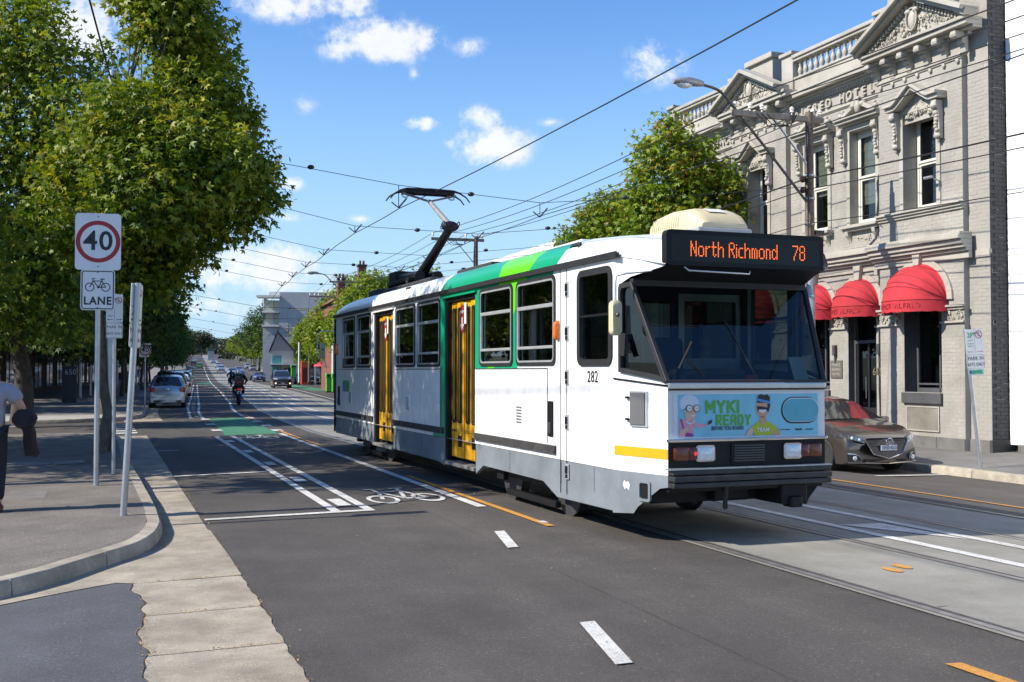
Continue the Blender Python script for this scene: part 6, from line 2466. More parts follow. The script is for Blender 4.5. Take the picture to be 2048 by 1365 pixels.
bigR = tree('round_tree', 'big rounded dark tree in front of the grey apartment block', R(262, 17.4, 0), [(b[0] * 2.0, b[1] * 2.0, b[2] * 1.75, b[3] * 2.0, b[4] * 2.0, b[5] * 1.7) for b in FR], 9000, .34, leafD, .25, seed=51, tip=.1, spread=.5)
for s, p, k_, lab in ((97, 14.95, .86, 'tall dense green maple touching the left edge of the tram rear'), (105, 15.7, .82, 'dense green maple second left of the tram rear'), (114.5, 16.7, .78, 'dense green maple third left of the tram rear'), (114, 18.4, .86, 'tall green maple rising over the tram rear by the brick house'), (123, 18.5, .8, 'tall green maple between the tram rear and the black wagon'), (133, 18.8, .82, 'tall green maple above the parked black wagon'), (143, 18.9, .76, 'green maple above the parked white car'), (155, 19.0, .7, 'green maple above the orange kiosk')):
    c_ = dup(far, lab, R(s, p, .1), rnd.random() * 6, 'young maples along the right kerb')
    c_.scale = (k_, k_, k_)
k2 = 0
for s in (176, 190, 205, 222, 240, 262, 290, 318, 350, 385, 425, 470, 520, 580):
    for p_, nm_ in ((20.5, 'right'), (-4.5, 'left')):
        if nm_ == 'left' and s < 240:
            continue
        c_ = dup(gA if k2 % 2 else far, 'green roadside tree far down the street on the %s' % nm_, R(s, p_ + rnd.uniform(-1.5, 1.5), 0), rnd.random() * 6, 'distant roadside trees on the ' + nm_)
        kk = rnd.uniform(.9, 1.35)
        c_.scale = (kk * 1.2, kk * 1.2, kk)
        k2 += 1
# trees just outside the frame on the left, whose shade lies over the footpath, the road and the tram's rear
TB_ = [(b[0], b[1], b[2] * .62, b[3], b[4], b[5] * .66) for b in [(0, 0, 8.5, 3.0, 3.0, 2.6), (1.8, .8, 7.0, 2.2, 2.2, 2), (-1.8, -.8, 7.0, 2.2, 2.2, 2), (0, 0, 11.4, 2.0, 2.0, 1.9), (.8, -1.9, 6.6, 2, 2, 1.6), (-.8, 1.9, 9.4, 2, 2, 1.8), (1.3, -.6, 9.9, 1.8, 1.8, 1.6), (0, 1.2, 5.4, 1.8, 1.8, 1.3)]]
oT = tree('maple_tree', 'tall maple left of the frame shading the footpath and the tram rear', R(21.6, -5.6, .1), TB_, 12000, .17, leafL, .22, bark=barkd, seed=91, tip=.2, spread=.34)
dup(oT, 'tall maple left of the frame, second from the corner', R(26.6, -5.2, .1), 2.2)
dup(oT, 'tall maple left of the frame, third from the corner', R(24.4, -7.4, .1), 4.0)
TT = [(b[0] * .7, b[1] * .62, 8.9 + (b[2] - 5.2) * .55, b[3] * .62, b[4] * .58, b[5] * .8) for b in TB_]
tree('maple_tree', 'tall slim maple left of the frame shading the middle of the tram', R(17.3, -5.6, .1), TT, 7000, .17, leafL, .18, bark=barkd, seed=93, tip=.2, spread=.3)
# far hill
eB = [(b[0] * .6, b[1] * .6, b[2] * .62, b[3] * .6, b[4] * .6, b[5] * .6) for b in [(0, 0, 17, 8, 8, 5), (7, 2, 14, 6, 6, 4), (-7, -2, 14, 6, 6, 4), (0, 5, 11, 7, 7, 4), (4, -4, 19, 5, 5, 3), (-5, 0, 19, 4, 4, 3)]]
tree('gum_tree', 'large grey green gum tree topping the far hill', R(640, 6, 0), eB, 4500, .8, leafE, .5, seed=61, tip=.1, spread=1.2, lobes=1)
hillB = []
for k in range(130):
    s = rnd.uniform(430, 900)
    p = rnd.choice([rnd.uniform(-50, -5), rnd.uniform(17, 80)])
    if k > 80:
        s, p = rnd.uniform(740, 900), rnd.uniform(-40, 50)
    q = R(s, p, rnd.uniform(2, 6))
    r_ = rnd.uniform(4, 8)
    hillB.append((q.x, q.y, q.z, r_, r_, r_ * .8))
ho = bpy.data.objects.new('far_wood', crown_mesh('far_wood', hillB, 40000, 1.5, leafE, 1, 20, .1, 1.3))
COL.objects.link(ho)
tag(ho, kind='stuff')

# garden plants on the left: clipped bushes, low ground cover
def bush(label, loc, r, h, n, seed, m=leafD, name='bush', group='garden bushes on the left'):
    rs = np.random.RandomState(seed)
    t = thing(name, label, 'bush', loc, 0, group)
    mb = MB()
    for k in range(6):
        a = k * 1.05
        mb.tube([(0, 0, -.05), (r * .3 * math.cos(a), r * .3 * math.sin(a), h * .4), (r * .6 * math.cos(a), r * .6 * math.sin(a), h * .7)], [.03, .02, .008], 5)
    mb.build('stem', barkd, t)
    o = bpy.data.objects.new('foliage', crown_mesh('foliage', [(0, 0, h * .5, r, r, h * .52), (r * .3, 0, h * .6, r * .7, r * .7, h * .42)], n, .075, m, 1, 20, .05, .12, rs))
    COL.objects.link(o)
    o.parent = t
    o['kind'] = 'stuff'
    return t


bu = bush('dark rounded bush in the garden near the 650 sign', R(45, -8.2, .12), .9, 1.0, 2600, 71)
for s, p in ((47, -6.6), (50, -6.2), (44, -10.2), (46.5, -11.5), (52, -9.5), (56, -6.8), (60, -7.2), (64, -7.0)):
    dup(bu, 'dark rounded bush in the garden near the 650 sign', R(s, p, .12), rnd.random() * 6)
gc = []
for k in range(70):
    s, p = rnd.uniform(43, 56), rnd.uniform(-14, -6.0)
    q = R(s, p, .18)
    gc.append((q.x, q.y, q.z, .5, .5, .14))
go = bpy.data.objects.new('ground_cover', crown_mesh('ground_cover', gc, 6000, .07, leafD, 1, 20, .05, .18))
COL.objects.link(go)
tag(go, kind='stuff')
# ================================================================== VEHICLES
def car(name, label, loc, rz, paint, L, W, H, prof, wb, wr=.31, front=None, rear=None, belt=.86, group=None, rim_spokes=5, tint=None, plate=True, roofrails=False, cat='car', rear_plate_text=None):
    """local +x is the nose.  prof: list of (x, z of the top line, 1 where the cabin stands)"""
    t = thing(name, label, cat, loc, rz, group)
    hw = W / 2
    z0 = .19
    ax = (wb / 2, -wb / 2)
    xs = sorted({x for x, _, _ in prof} | {a + d for a in ax for d in (-.40, -.33, -.26, -.13, 0, .13, .26, .33, .40)})
    xs = [x for x in xs if prof[0][0] <= x <= prof[-1][0]]

    def top(x):
        for (a, za, ca), (b, zb, cb) in zip(prof, prof[1:]):
            if a <= x <= b:
                f = (x - a) / max(1e-6, b - a)
                return za + (zb - za) * f, ca + (cb - ca) * f
        return prof[-1][1], 0

    def plan(x):
        u = abs(x) / (L / 2)
        return hw * (1 - .10 * max(0, (u - .55) / .45) ** 2)

    def bow(x):
        u = x / (L / 2)
        return (.26 if u > 0 else .13) * max(0, (abs(u) - .72) / .28) ** 1.5

    def ring(x):
        zt, cab = top(x)
        w = plan(x)
        zb = min(zt - .015, belt + (.04 if x < 0 else 0))
        lo = z0 + (.05 if abs(x) > L / 2 - .2 else 0)
        arch = lo
        for a in ax:
            d = abs(x - a)
            if d < .37:
                arch = max(arch, wr + math.sqrt(max(0, .37 ** 2 - d * d)) * 1.0)
        arch = min(arch, zb - .08)
        gi = .16 * min(1, max(0, (zt - zb) / .45))
        mid = max(arch + .02, (lo + zb) * .55)
        pts = [(0, lo), (w * .70, lo), (w * .965, arch), (w, max(mid, arch + .01)), (w * .985, max(zb - .1, arch + .03)), (w * .955, zb)]
        if zt - zb > .08:
            pts += [(w * .955 - gi * .62, zb + (zt - zb) * .62), (w * .955 - gi * 1.15, zt - .05), (w * .955 - gi * 1.5 - .06, zt - .008), (0, zt + .012)]
        else:
            pts += [(w * .92, zb + (zt - zb) * .5), (w * .84, zt - .004), (w * .6, zt + .008), (0, zt + .02)]
        sgn = 1 if x > 0 else -1
        b = bow(x)
        full = [(x - sgn * b * (y / hw) ** 2, y, z) for y, z in pts]
        return full + [(px, -y, z) for px, y, z in full[-2:0:-1]]
    rings = [ring(x) for x in xs]
    body = MB().loft(rings)
    bo = body.build('body', paint, t, smooth=38)

    def sidept(x, f, sg):
        r = ring(x)
        a, b, c, d = (Vector(r[k]) for k in (5, 6, 7, 7))
        p = a.lerp(b, f / .62) if f < .62 else b.lerp(c, (f - .62) / .38)
        n = Vector((0, 1, .35)).normalized()
        p = p + n * .008
        return Vector((p.x, p.y * sg, p.z))
    gm = tint or M['carglass']
    # cabin stations: prof entries flagged 1
    cab = [x for x, z, c in prof if c == 1]
    r0, r1 = min(cab), max(cab)
    cowl = min(x for x, z, c in prof if x > r1)
    tail = max(x for x, z, c in prof if x < r0)
    for sg in (1, -1):
        span = [(r0 + (tail - r0) * .55, r0 + (r1 - r0) * .44), (r0 + (r1 - r0) * .48, r1 + (cowl - r1) * .62)]
        for a, b in span:
            mb = MB()
            n = 6
            rows = []
            for k in range(n + 1):
                x = a + (b - a) * k / n
                zt, cc = top(x)
                f1 = .88
                rows.append([sidept(x, .05, sg), sidept(x, .45, sg), sidept(x, f1, sg)])
            for k in range(n):
                for q in range(2):
                    mb.face([rows[k][q], rows[k + 1][q], rows[k + 1][q + 1], rows[k][q + 1]])
            mb.build('side_window', gm, t, smooth=60)

    def screen(xa, xb, nm):
        """glass between station xa (low) and xb (roof)"""
        mb = MB()
        rows = []
        for k in range(5):
            f = .06 + .86 * k / 4
            x = xa + (xb - xa) * f
            r = ring(x)
            zt = top(x)[0]
            wv = abs(r[8][1]) if zt - belt > .1 else abs(r[7][1])
            wv = min(wv, plan(x) * .955 - .05) * .97
            rows.append([(x + (.010 if xa > xb else -.010), wv * u, zt + .02 - .012 * u * u) for u in (-1, -.6, 0, .6, 1)])
        for a in range(4):
            for q in range(4):
                mb.face([rows[a][q], rows[a][q + 1], rows[a + 1][q + 1], rows[a + 1][q]])
        return mb.build(nm, gm, t, smooth=60)
    screen(cowl, r1, 'windscreen')
    screen(tail, r0, 'rear_window')
    for a in ax:
        for sg in (1, -1):
            prof_t = [(wr - .105, -.09), (wr - .02, -.10), (wr, -.08), (wr, .08), (wr - .02, .10), (wr - .105, .09)]
            wh = MB().lathe([(r, z) for r, z in prof_t], 22, (0, 0, 0), axis='y').build('wheel', M['tyre'], t, smooth=40, loc=(a, sg * (hw - .13), wr))
            rm = MB()
            rm.lathe([(wr - .10, -.02), (wr - .10, .085), (wr - .13, .085), (wr - .14, .03), (.05, .03), (.05, .075), (.0, .075)] if sg > 0 else [(wr - .10, .02), (wr - .10, -.085), (wr - .13, -.085), (wr - .14, -.03), (.05, -.03), (.05, -.075), (.0, -.075)], 22, (0, 0, 0), axis='y')
            for k in range(rim_spokes):
                an = 2 * math.pi * k / rim_spokes
                for dw in (-.11, .11):
                    rm.bar((.04 * math.cos(an), sg * .07, .04 * math.sin(an)), ((wr - .12) * math.cos(an + dw), sg * .075, (wr - .12) * math.sin(an + dw)), .028, .02, up=(0, 1, 0))
            rm.build('rim', M['alloy'], wh, smooth=40)
        MB().box(a - .3, a + .3, -hw + .25, hw - .25, .18, .45).build('underbody', M['black'], t)
    # mirrors
    for sg in (1, -1):
        xm = r1 + (cowl - r1) * .72
        MB().loft([[(xm + .09 * k, sg * (hw + .02 + y), belt + .10 + z) for y, z in rrect(.17 * s, .12 * s, .04 * s)] for k, s in ((-.6, .9), (0, 1), (.7, .75))]).build('mirror', paint, t, smooth=50)
    # handles, waist seams
    for sg in (1, -1):
        mb = MB()
        mid = (r0 + r1) / 2
        for x in (mid + .08, mid - .85):
            mb.bar((x, sg * (hw + .004), belt - .12), (x - .17, sg * (hw + .004), belt - .12), .02, .03)
        mb.build('door_handle', paint, t)
    if roofrails:
        for sg in (1, -1):
            y = sg * (hw * .955 - .30)
            MB().tube([(r1 - .1, y, top(r1)[0] + .0), (r1 - .25, y, H + .045), (r0 + .25, y, H + .045), (r0 + .05, y, top(r0)[0] + .0)], .018, 6).build('roof_rail', M['steel'], t)
    xf, xr = L / 2, -L / 2

    def nose(y, z, d=.008):
        return Vector((xf - bow(xf) * (y / hw) ** 2 + d, y, z))

    def stern(y, z, d=.008):
        return Vector((xr + bow(xr) * (y / hw) ** 2 - d, y, z))
    if plate:
        pf = MB().extrude([nose(y, z, .012) for y, z in ((-.186, .42), (.186, .42), (.186, .53), (-.186, .53))], (.01, 0, 0)).build('number_plate', M['plate'], t)
        pr = MB().extrude([stern(y, z, .03) for y, z in ((-.186, .56), (-.186, .67), (.186, .67), (.186, .56))], (.01, 0, 0)).build('number_plate', M['plate'], t)
        t['_pf'] = 0
        del t['_pf']
    return t, nose, stern, hw, bow


def patch3(pts, m, name, parent, d=(.012, 0, 0)):
    return MB().extrude([tuple(p) for p in pts], d).build(name, m, parent, bevel=.004)


def std_front(t, nose, hw, z, kind='lampglass', gz0=.5, gz1=.66, lamps=True, gw=.42):
    gp = [nose(y, zz, .004) for y, zz in ((-gw, gz1), (-gw * .9, gz0), (gw * .9, gz0), (gw, gz1))]
    patch3(gp, M['blackpaint'], 'grille', t)
    patch3([nose(y, zz, .004) for y, zz in ((-gw - .1, .26), (gw + .1, .26), (gw, .38), (-gw, .38))], M['blackpaint'], 'lower_grille', t)
    for sg in (1, -1):
        ys = [sg * hw * u for u in (.55, .97)]
        mb = MB()
        mb.loft([[nose(ys[0] + (ys[1] - ys[0]) * k / 4, z + dz + .03 * k / 4, .018) for dz in (-.05, .06)] + [nose(ys[0] + (ys[1] - ys[0]) * k / 4, z + dz + .03 * k / 4, -.05) for dz in (.07, -.05)] for k in range(5)])
        mb.build('headlight', M[kind], t, smooth=50)
        MB().lathe([(.045, 0), (.05, .02), (.0, .022)], 10, tuple(nose(sg * hw * .68, .33, .0)), axis='x').build('fog_lamp', M['lampglass'], t)


def std_rear(t, stern, hw, z0=.62, z1=.86, u0=.62):
    for sg in (1, -1):
        ys = [sg * hw * u for u in (u0, .96)]
        mb = MB()
        mb.loft([[stern(ys[0] + (ys[1] - ys[0]) * k / 4, zz, .018) for zz in (z0 + .02 * (4 - k) / 4, z1)] + [stern(ys[0] + (ys[1] - ys[0]) * k / 4, zz, -.06) for zz in (z1, z0)] for k in range(5)])
        mb.build('tail_light', M['redlamp'], t, smooth=50)
    patch3([stern(y, zz, .005) for y, zz in ((-.6, .25), (-.6, .34), (.6, .34), (.6, .25))], M['blackpaint'], 'bumper_insert', t, (-.012, 0, 0))


def paint(name, c, metal=.55, rough=.28):
    return mat(name, c, rough, metal, .05, 2, coat=1.0)


P_grey = paint('bronze_grey_paint', (.085, .075, .068), .6, .3)
P_silver = paint('silver_paint', (.52, .53, .55), .7, .3)
P_black = paint('black_car_paint', (.012, .012, .014), .2, .25)
P_white = paint('white_car_paint', (.72, .72, .71), .0, .25)
P_blue = paint('slate_blue_paint', (.07, .12, .26), .5, .3)
P_brown = paint('dark_brown_paint', (.035, .032, .034), .4, .25)
P_green = paint('lime_car_paint', (.10, .32, .05), .2, .3)
P_red = paint('red_car_paint', (.30, .02, .02), .3, .3)
P_dred = paint('maroon_paint', (.03, .012, .014), .3, .3)

HATCH = [(-2.22, .62, 0), (-2.16, .82, 0), (-2.02, .98, 0), (-1.55, 1.36, 1), (-.9, 1.44, 1), (-.2, 1.455, 1), (.38, 1.38, 1), (1.22, .99, 0), (1.62, .90, 0), (2.0, .78, 0), (2.16, .68, 0), (2.22, .56, 0)]
SMALL = [(-1.80, .60, 0), (-1.77, .82, 0), (-1.70, .97, 0), (-1.45, 1.42, 1), (-.8, 1.49, 1), (-.1, 1.50, 1), (.35, 1.44, 1), (1.02, 1.0, 0), (1.45, .88, 0), (1.70, .74, 0), (1.80, .58, 0)]
SUVP = [(-2.3, .66, 0), (-2.27, .95, 0), (-2.18, 1.10, 0), (-1.85, 1.58, 1), (-1.2, 1.66, 1), (-.2, 1.68, 1), (.35, 1.60, 1), (1.1, 1.12, 0), (1.75, 1.02, 0), (2.18, .90, 0), (2.32, .66, 0)]
SEDAN = [(-2.3, .62, 0), (-2.26, .88, 0), (-1.75, .98, 0), (-1.05, 1.36, 1), (-.5, 1.43, 1), (.1, 1.43, 1), (.5, 1.36, 1), (1.25, .97, 0), (1.7, .88, 0), (2.15, .76, 0), (2.3, .56, 0)]

Faway = lambda s: alpha(s) + rad(90)
Fto = lambda s: alpha(s) - rad(90)

# ---- the dark bronze hatchback parked at the kerb by the hotel
mz, nz, st_, hw, bw_ = car('parked_car', 'bronze grey hatchback parked at the kerb in front of the hotel', R(19.62, 14.16, .005), Fto(20), P_grey, 4.46, 1.80, 1.455, HATCH, 2.70, .325, belt=.90, plate=False, rim_spokes=7)
V = [(-.44, .70), (-.52, .66), (-.34, .40), (0, .315), (.34, .40), (.52, .66), (.44, .70)]
gp = [nz(y, z, .004) for y, z in V]
patch3(gp, M['blackpaint'], 'grille', mz)
mb = MB()
mb.tube([nz(y, z, .022) for y, z in ((-.60, .70), (-.50, .66), (-.34, .395), (0, .305), (.34, .395), (.50, .66), (.60, .70))], .014, 6)
mb.build('chrome_trim', M['chrome'], mz, smooth=60)
for k in range(3):
    MB().bar(nz(-.40 + .03 * k, .655 - .05 * k, .018), nz(.40 - .03 * k, .655 - .05 * k, .018), .012, .012).build('grille_bar', M['dark_steel'], mz)
lg = MB()
lg.tube([nz(.085 * math.cos(q), .625 + .068 * math.sin(q), .034) for q in [k * math.pi / 9 for k in range(19)]], .009, 6)
lg.tube([nz(y, z, .034) for y, z in ((-.07, .645), (-.035, .64), (0, .60), (.035, .64), (.07, .645))], .009, 6)
lg.build('badge', M['chrome'], mz, smooth=60)
pp_ = MB().extrude([nz(y, z, .022) for y, z in ((-.186, .46), (.186, .46), (.186, .565), (-.186, .565))], (.01, 0, 0)).build('number_plate', M['plate'], mz)
text('lettering', '1HO 6LG', .098, M['plateblue'], pp_, frame(nz(0, .515, .034), (0, 1, 0), (0, 0, 1)), .001, wide=.85)
patch3([nz(y, z, .004) for y, z in ((-.50, .235), (.50, .235), (.44, .29), (-.44, .29))], M['blackpaint'], 'lower_grille', mz)
MB().tube([nz(y, .215 + .02 * abs(y), .01) for y in (-.8, -.5, 0, .5, .8)], .014, 6).build('lip', M['chrome'], mz)
for sg in (1, -1):
    mb = MB()
    rows = []
    for k in range(7):
        f = k / 6
        y = sg * (.50 + .37 * f)
        zc = .66 + .085 * f
        hgt = .085 * (1 - .55 * f) + .012
        b = .012 - .30 * max(0, f - .35) ** 1.4
        rows.append([nz(y, zc - hgt * .62, b + .012), nz(y, zc + hgt * .5, b), nz(y, zc + hgt * .5, b - .1), nz(y, zc - hgt * .62, b - .1)])
    mb.loft(rows)
    hl = mb.build('headlight', mat('headlight_shell', (.16, .18, .2), .1, .7, .3, 30, coat=1), mz, smooth=50)
    for f, r_ in ((.25, .032), (.55, .036)):
        y = sg * (.50 + .37 * f)
        MB().ball(tuple(nz(y, .66 + .085 * f - .012, .012 - .30 * max(0, f - .35) ** 1.4)), (.02, r_, r_)).build('lens', M['lampglass'], hl, smooth=60)
    mb = MB()
    mb.tube([nz(sg * y, z, .012) for y, z in ((.56, .30), (.60, .36), (.68, .395), (.80, .40))], .016, 6)
    mb.build('fog_trim', M['chrome'], mz, smooth=60)
    patch3([nz(sg * y, z, .0) for y, z in ((.56, .27), (.60, .345), (.80, .375), (.80, .27))][::sg], M['blackpaint'], 'fog_recess', mz)
    MB().lathe([(.042, 0), (.045, .02), (0, .024)], 12, tuple(nz(sg * .68, .315, .01)), axis='x').build('fog_lamp', M['lampglass'], mz, smooth=40)
MB().box(-.3, 1.0, -.6, .6, .55, .9).build('dashboard', M['blackpaint'], mz)

# ---- silver hatch parked on the left, tail to the viewer
ya, nz, st2, hw, _b = car('parked_car', 'silver small hatchback parked left of the cycle lane, tail towards the viewer', R(54.2, 2.19, .005), Faway(54), P_silver, 3.62, 1.64, 1.5, SMALL, 2.37, .29, belt=.92, plate=True)
std_front(ya, nz, hw, .66)
std_rear(ya, st2, hw, .70, .93, .66)
MB().bar(st2(0, 1.04, -.09), st2(.25, 1.1, -.12), .015, .015).build('wiper', M['black'], ya)
MB().ball(tuple(st2(0, .84, .01)), (.01, .06, .05)).build('badge', M['chrome'], ya)
text('lettering', 'RXJ 418', .09, M['plateblue'], ya, frame(st2(0, .615, .043), (0, -1, 0), (0, 0, 1)), .001, wide=.85) if False else None


def fill(args, fz=.66, rz0=.62, rz1=.86):
    c, n_, s_, h_, _ = args
    std_front(c, n_, h_, fz)
    std_rear(c, s_, h_, rz0, rz1)
    return c


c_dark = fill(car('parked_car', 'dark maroon wagon parked just beyond the silver hatchback', R(64.5, 2.1, .005), Faway(64), P_dred, 4.6, 1.78, 1.68, SUVP, 2.65, .34, belt=1.0), .8, .8, 1.05)
c_wht = fill(car('parked_car', 'white hatchback parked beyond the dark maroon wagon', R(76, 2.25, .005), Faway(76), P_white, 4.46, 1.8, 1.455, HATCH, 2.7, .32, belt=.9))
dup(c_dark, 'dark car with its front hidden, fourth in the left parked row', R(93, 2.2, .005), Faway(93))
dup(c_wht, 'white car fifth in the left parked row, small in the distance', R(112, 2.2, .005), Faway(112))
for s in (140, 158, 182, 215):
    dup((c_dark, c_wht)[s % 4 == 0], 'parked car far off in the left row, a few pixels wide', R(s, 2.2, .005), Faway(s), 'far parked cars on the left')

# ---- oncoming and parked on the right
suv, nz, st_, hw, _b = car('oncoming_car', 'dark brown wagon with fog lamps lit driving towards the viewer', R(108.2, 11.3, .005), Fto(108), P_brown, 4.64, 1.80, 1.68, SUVP, 2.75, .35, belt=1.02, roofrails=True)
std_front(suv, nz, hw, .86, gz0=.66, gz1=.84, gw=.5)
std_rear(suv, st_, hw, .8, 1.05)
MB().tube([nz(y, z, .02) for y, z in ((-.5, .85), (-.44, .66), (.44, .66), (.5, .85), (-.5, .85))], .014, 6).build('grille_trim', M['chrome'], suv)
MB().box(2.0, 2.31, -.45, .45, .33, .40).build('skid_plate', M['steel'], suv)
for sg in (1, -1):
    MB().ball(tuple(nz(sg * .66, .46, .02)), (.03, .06, .05)).build('lit_lamp', mat('lit_lamp', (1, .78, .42), .3, 0, 0, emis=3.0), suv)
fill(car('oncoming_car', 'slate blue sedan driving towards the viewer left of the brown wagon', R(166, 12.3, .005), Fto(166), P_blue, 4.6, 1.76, 1.43, SEDAN, 2.65, .31, belt=.9))
fill(car('oncoming_car', 'black car stopped behind the near motorcyclist with its side showing', R(178, 10.4, .005), Fto(178) - .5, P_black, 4.5, 1.78, 1.46, HATCH, 2.65, .31, belt=.9))
silv = fill(car('oncoming_car', 'silver sedan far off beyond the second motorcyclist', R(215, 9.9, .005), Fto(215), P_silver, 4.6, 1.76, 1.43, SEDAN, 2.65, .31, belt=.9))
fill(car('parked_car', 'black wagon with roof rails parked on the right by the shops', R(133, 16.55, .005), Fto(133), P_black, 4.6, 1.8, 1.68, SUVP, 2.7, .34, belt=1.0, roofrails=True), .84, .8, 1.05)
fill(car('parked_car', 'white car parked behind the black wagon on the right', R(143, 16.35, .005), Fto(143), P_white, 4.6, 1.76, 1.43, SEDAN, 2.65, .31, belt=.9))
fill(car('driving_car', 'lime green car far down the street', R(290, 4.2, .005), Faway(290), P_green, 4.6, 1.76, 1.46, HATCH, 2.65, .31, belt=.9))
fill(car('driving_car', 'red car far down the street beside the lime green one', R(330, 2.6, .005), Faway(330), P_red, 4.46, 1.76, 1.46, HATCH, 2.65, .31, belt=.9))
for i, (s, p, lab) in enumerate(((250, 8.6, 'pale car far off coming up the right lane'), (300, 9.0, 'pale car farther off in the right lane'), (232, 11.8, 'pale car far off beside the parked row on the right'), (380, 8.8, 'tiny pale car near the top of the street'), (420, 3, 'tiny pale car on the left near the top of the street'), (260, 15.9, 'pale car parked far off on the right kerb'), (285, 15.9, 'pale car parked farthest off on the right kerb'))):
    dup(silv, lab, R(s, p, .005), Fto(s) if p > 6 else Faway(s), 'far cars down the street')

# ================================================================== PEOPLE
skin = mat('skin', (.46, .26, .17), .5, 0, .08, 8)
hairm = mat('hair_dark', (.03, .02, .015), .6, 0, .3, 30)


def skin_body(name, verts, edges, radii, m, parent, root=0, sub=2, mats=None):
    me = bpy.data.meshes.new(name)
    me.from_pydata(verts, edges, [])
    me.update()
    tmp = bpy.data.objects.new(name, me)
    COL.objects.link(tmp)
    md = tmp.modifiers.new('skin', 'SKIN')
    md.use_smooth_shade = True
    for i, r in enumerate(radii):
        sv = me.skin_vertices[0].data[i]
        sv.radius = r if isinstance(r, tuple) else (r, r)
        sv.use_root = (i == root)
    sb = tmp.modifiers.new('sub', 'SUBSURF')
    sb.levels = sub
    sb.render_levels = sub
    dg = bpy.context.evaluated_depsgraph_get()
    out = bpy.data.meshes.new_from_object(tmp.evaluated_get(dg))
    bpy.data.objects.remove(tmp)
    out.materials.clear()
    out.materials.append(m)
    for p in out.polygons:
        p.use_smooth = True
    o = bpy.data.objects.new(name, out)
    COL.objects.link(o)
    o.parent = parent
    return o


def hand(mb, wrist, d, n, side, s=1.0, curl=.9):
    """a small hand: palm and five curled fingers. d along the hand, n palm normal"""
    d, n = Vector(d).normalized(), Vector(n).normalized()
    x = d.cross(n)
    w = Vector(wrist)
    c = w + d * .045 * s
    mb.loft([[w + d * q * s + x * a * wd * s + n * b * th * s for a, b in ((-1, -1), (1, -1), (1, 1), (-1, 1))] for q, wd, th in ((0, .024, .017), (.04, .038, .015), (.085, .040, .012))])
    for k in range(4):
        b0 = w + d * .085 * s + x * (-.030 + .02 * k) * s
        ln = (.062, .072, .068, .052)[k] * s
        p1 = b0 + d * ln * .5 + n * ln * .18 * curl
        p2 = p1 + d * ln * .25 * (1 - .4 * curl) + n * ln * .4 * curl
        p3 = p2 + d * ln * .1 * (1 - curl) + n * ln * .35 * curl
        mb.tube([b0, p1, p2, p3], [.0095 * s, .009 * s, .008 * s, .006 * s], 6)
    t0 = w + d * .02 * s - x * .03 * s * side
    mb.tube([t0, t0 + d * .035 * s - x * .025 * s * side + n * .01 * s, t0 + d * .062 * s - x * .02 * s * side + n * .03 * s], [.012 * s, .011 * s, .007 * s], 6)


# the man walking past on the near left, back to the viewer, jacket over his arm
man = thing('person', 'person in pale grey T-shirt and dark trousers carrying a dark jacket over one arm', 'person', R(13.85, -1.22, .134), alpha(13) + rad(90))
# local: +x the way he walks (away), +y left, so the viewer sees his back; right arm at -y
vb = [(0, 0, .93), (0, 0, 1.08), (0, 0, 1.25), (.0, 0, 1.40), (.02, 0, 1.47), (.04, 0, 1.55),       # 0-5 pelvis..neck
      (0, .17, 1.41), (-.03, .24, 1.16), (.10, .22, .95),                                         # left arm 6-8
      (0, -.19, 1.41), (-.05, -.34, 1.17), (.12, -.31, 1.05),                                     # right arm 9-11 (bent)
      (0, .09, .90), (.10, .10, .50), (-.02, .10, .09),                                           # left leg 12-14
      (0, -.09, .90), (.02, -.10, .50), (-.16, -.10, .12),                                        # right leg 15-17
      (.12, .10, .04), (-.03, -.10, .05)]
eb = [(0, 1), (1, 2), (2, 3), (3, 4), (4, 5), (3, 6), (6, 7), (7, 8), (3, 9), (9, 10), (10, 11), (0, 12), (12, 13), (13, 14), (0, 15), (15, 16), (16, 17), (14, 18), (17, 19)]
rb_ = [(.12, .15), (.115, .145), (.13, .165), (.10, .14), .065, .055, .062, .046, .034, .062, .048, .034, .088, .06, .042, .088, .06, .042, .04, .04]
skin_body('body', vb, eb, rb_, skin, man)
hd_ = MB()
hd_.ball((.05, 0, 1.645), (.095, .075, .115), 14, 10)
hd_.ball((.142, 0, 1.635), (.018, .014, .02), 8, 6)
for sg in (1, -1):
    hd_.ball((.045, sg * .077, 1.64), (.025, .012, .032), 8, 6)
    hd_.ball((.128, sg * .03, 1.66), (.012, .013, .009), 8, 6)
hd_.ball((.128, 0, 1.59), (.012, .026, .008), 8, 6)
hd_.build('head', skin, man, smooth=60)
MB().ball((.03, 0, 1.675), (.10, .083, .105), 14, 10).build('hair', hairm, man, smooth=60)
tee = mat('pale_grey_cotton', (.27, .28, .35), .9, 0, .12, 6, bump=.5, bscale=14)
trs = mat('dark_trousers', (.015, .016, .022), .9, 0, .2, 6, bump=.4, bscale=14)
vs = [(0, 0, .90), (0, 0, 1.06), (0, 0, 1.24), (0, 0, 1.39), (.02, 0, 1.475), (0, .185, 1.405), (-.022, .235, 1.24), (0, -.185, 1.405), (-.035, -.30, 1.24)]
skin_body('shirt', vs, [(0, 1), (1, 2), (2, 3), (3, 4), (3, 5), (5, 6), (3, 7), (7, 8)], [(.145, .175), (.145, .17), (.155, .19), (.13, .175), .075, .105, .088, .105, .088], tee, man)
vt = [(0, 0, .95), (0, .09, .88), (.10, .10, .50), (-.02, .10, .10), (0, -.09, .88), (.02, -.10, .50), (-.16, -.10, .13)]
skin_body('trousers', vt, [(0, 1), (1, 2), (2, 3), (0, 4), (4, 5), (5, 6)], [(.125, .16), .11, .08, .068, .11, .08, .068], trs, man)
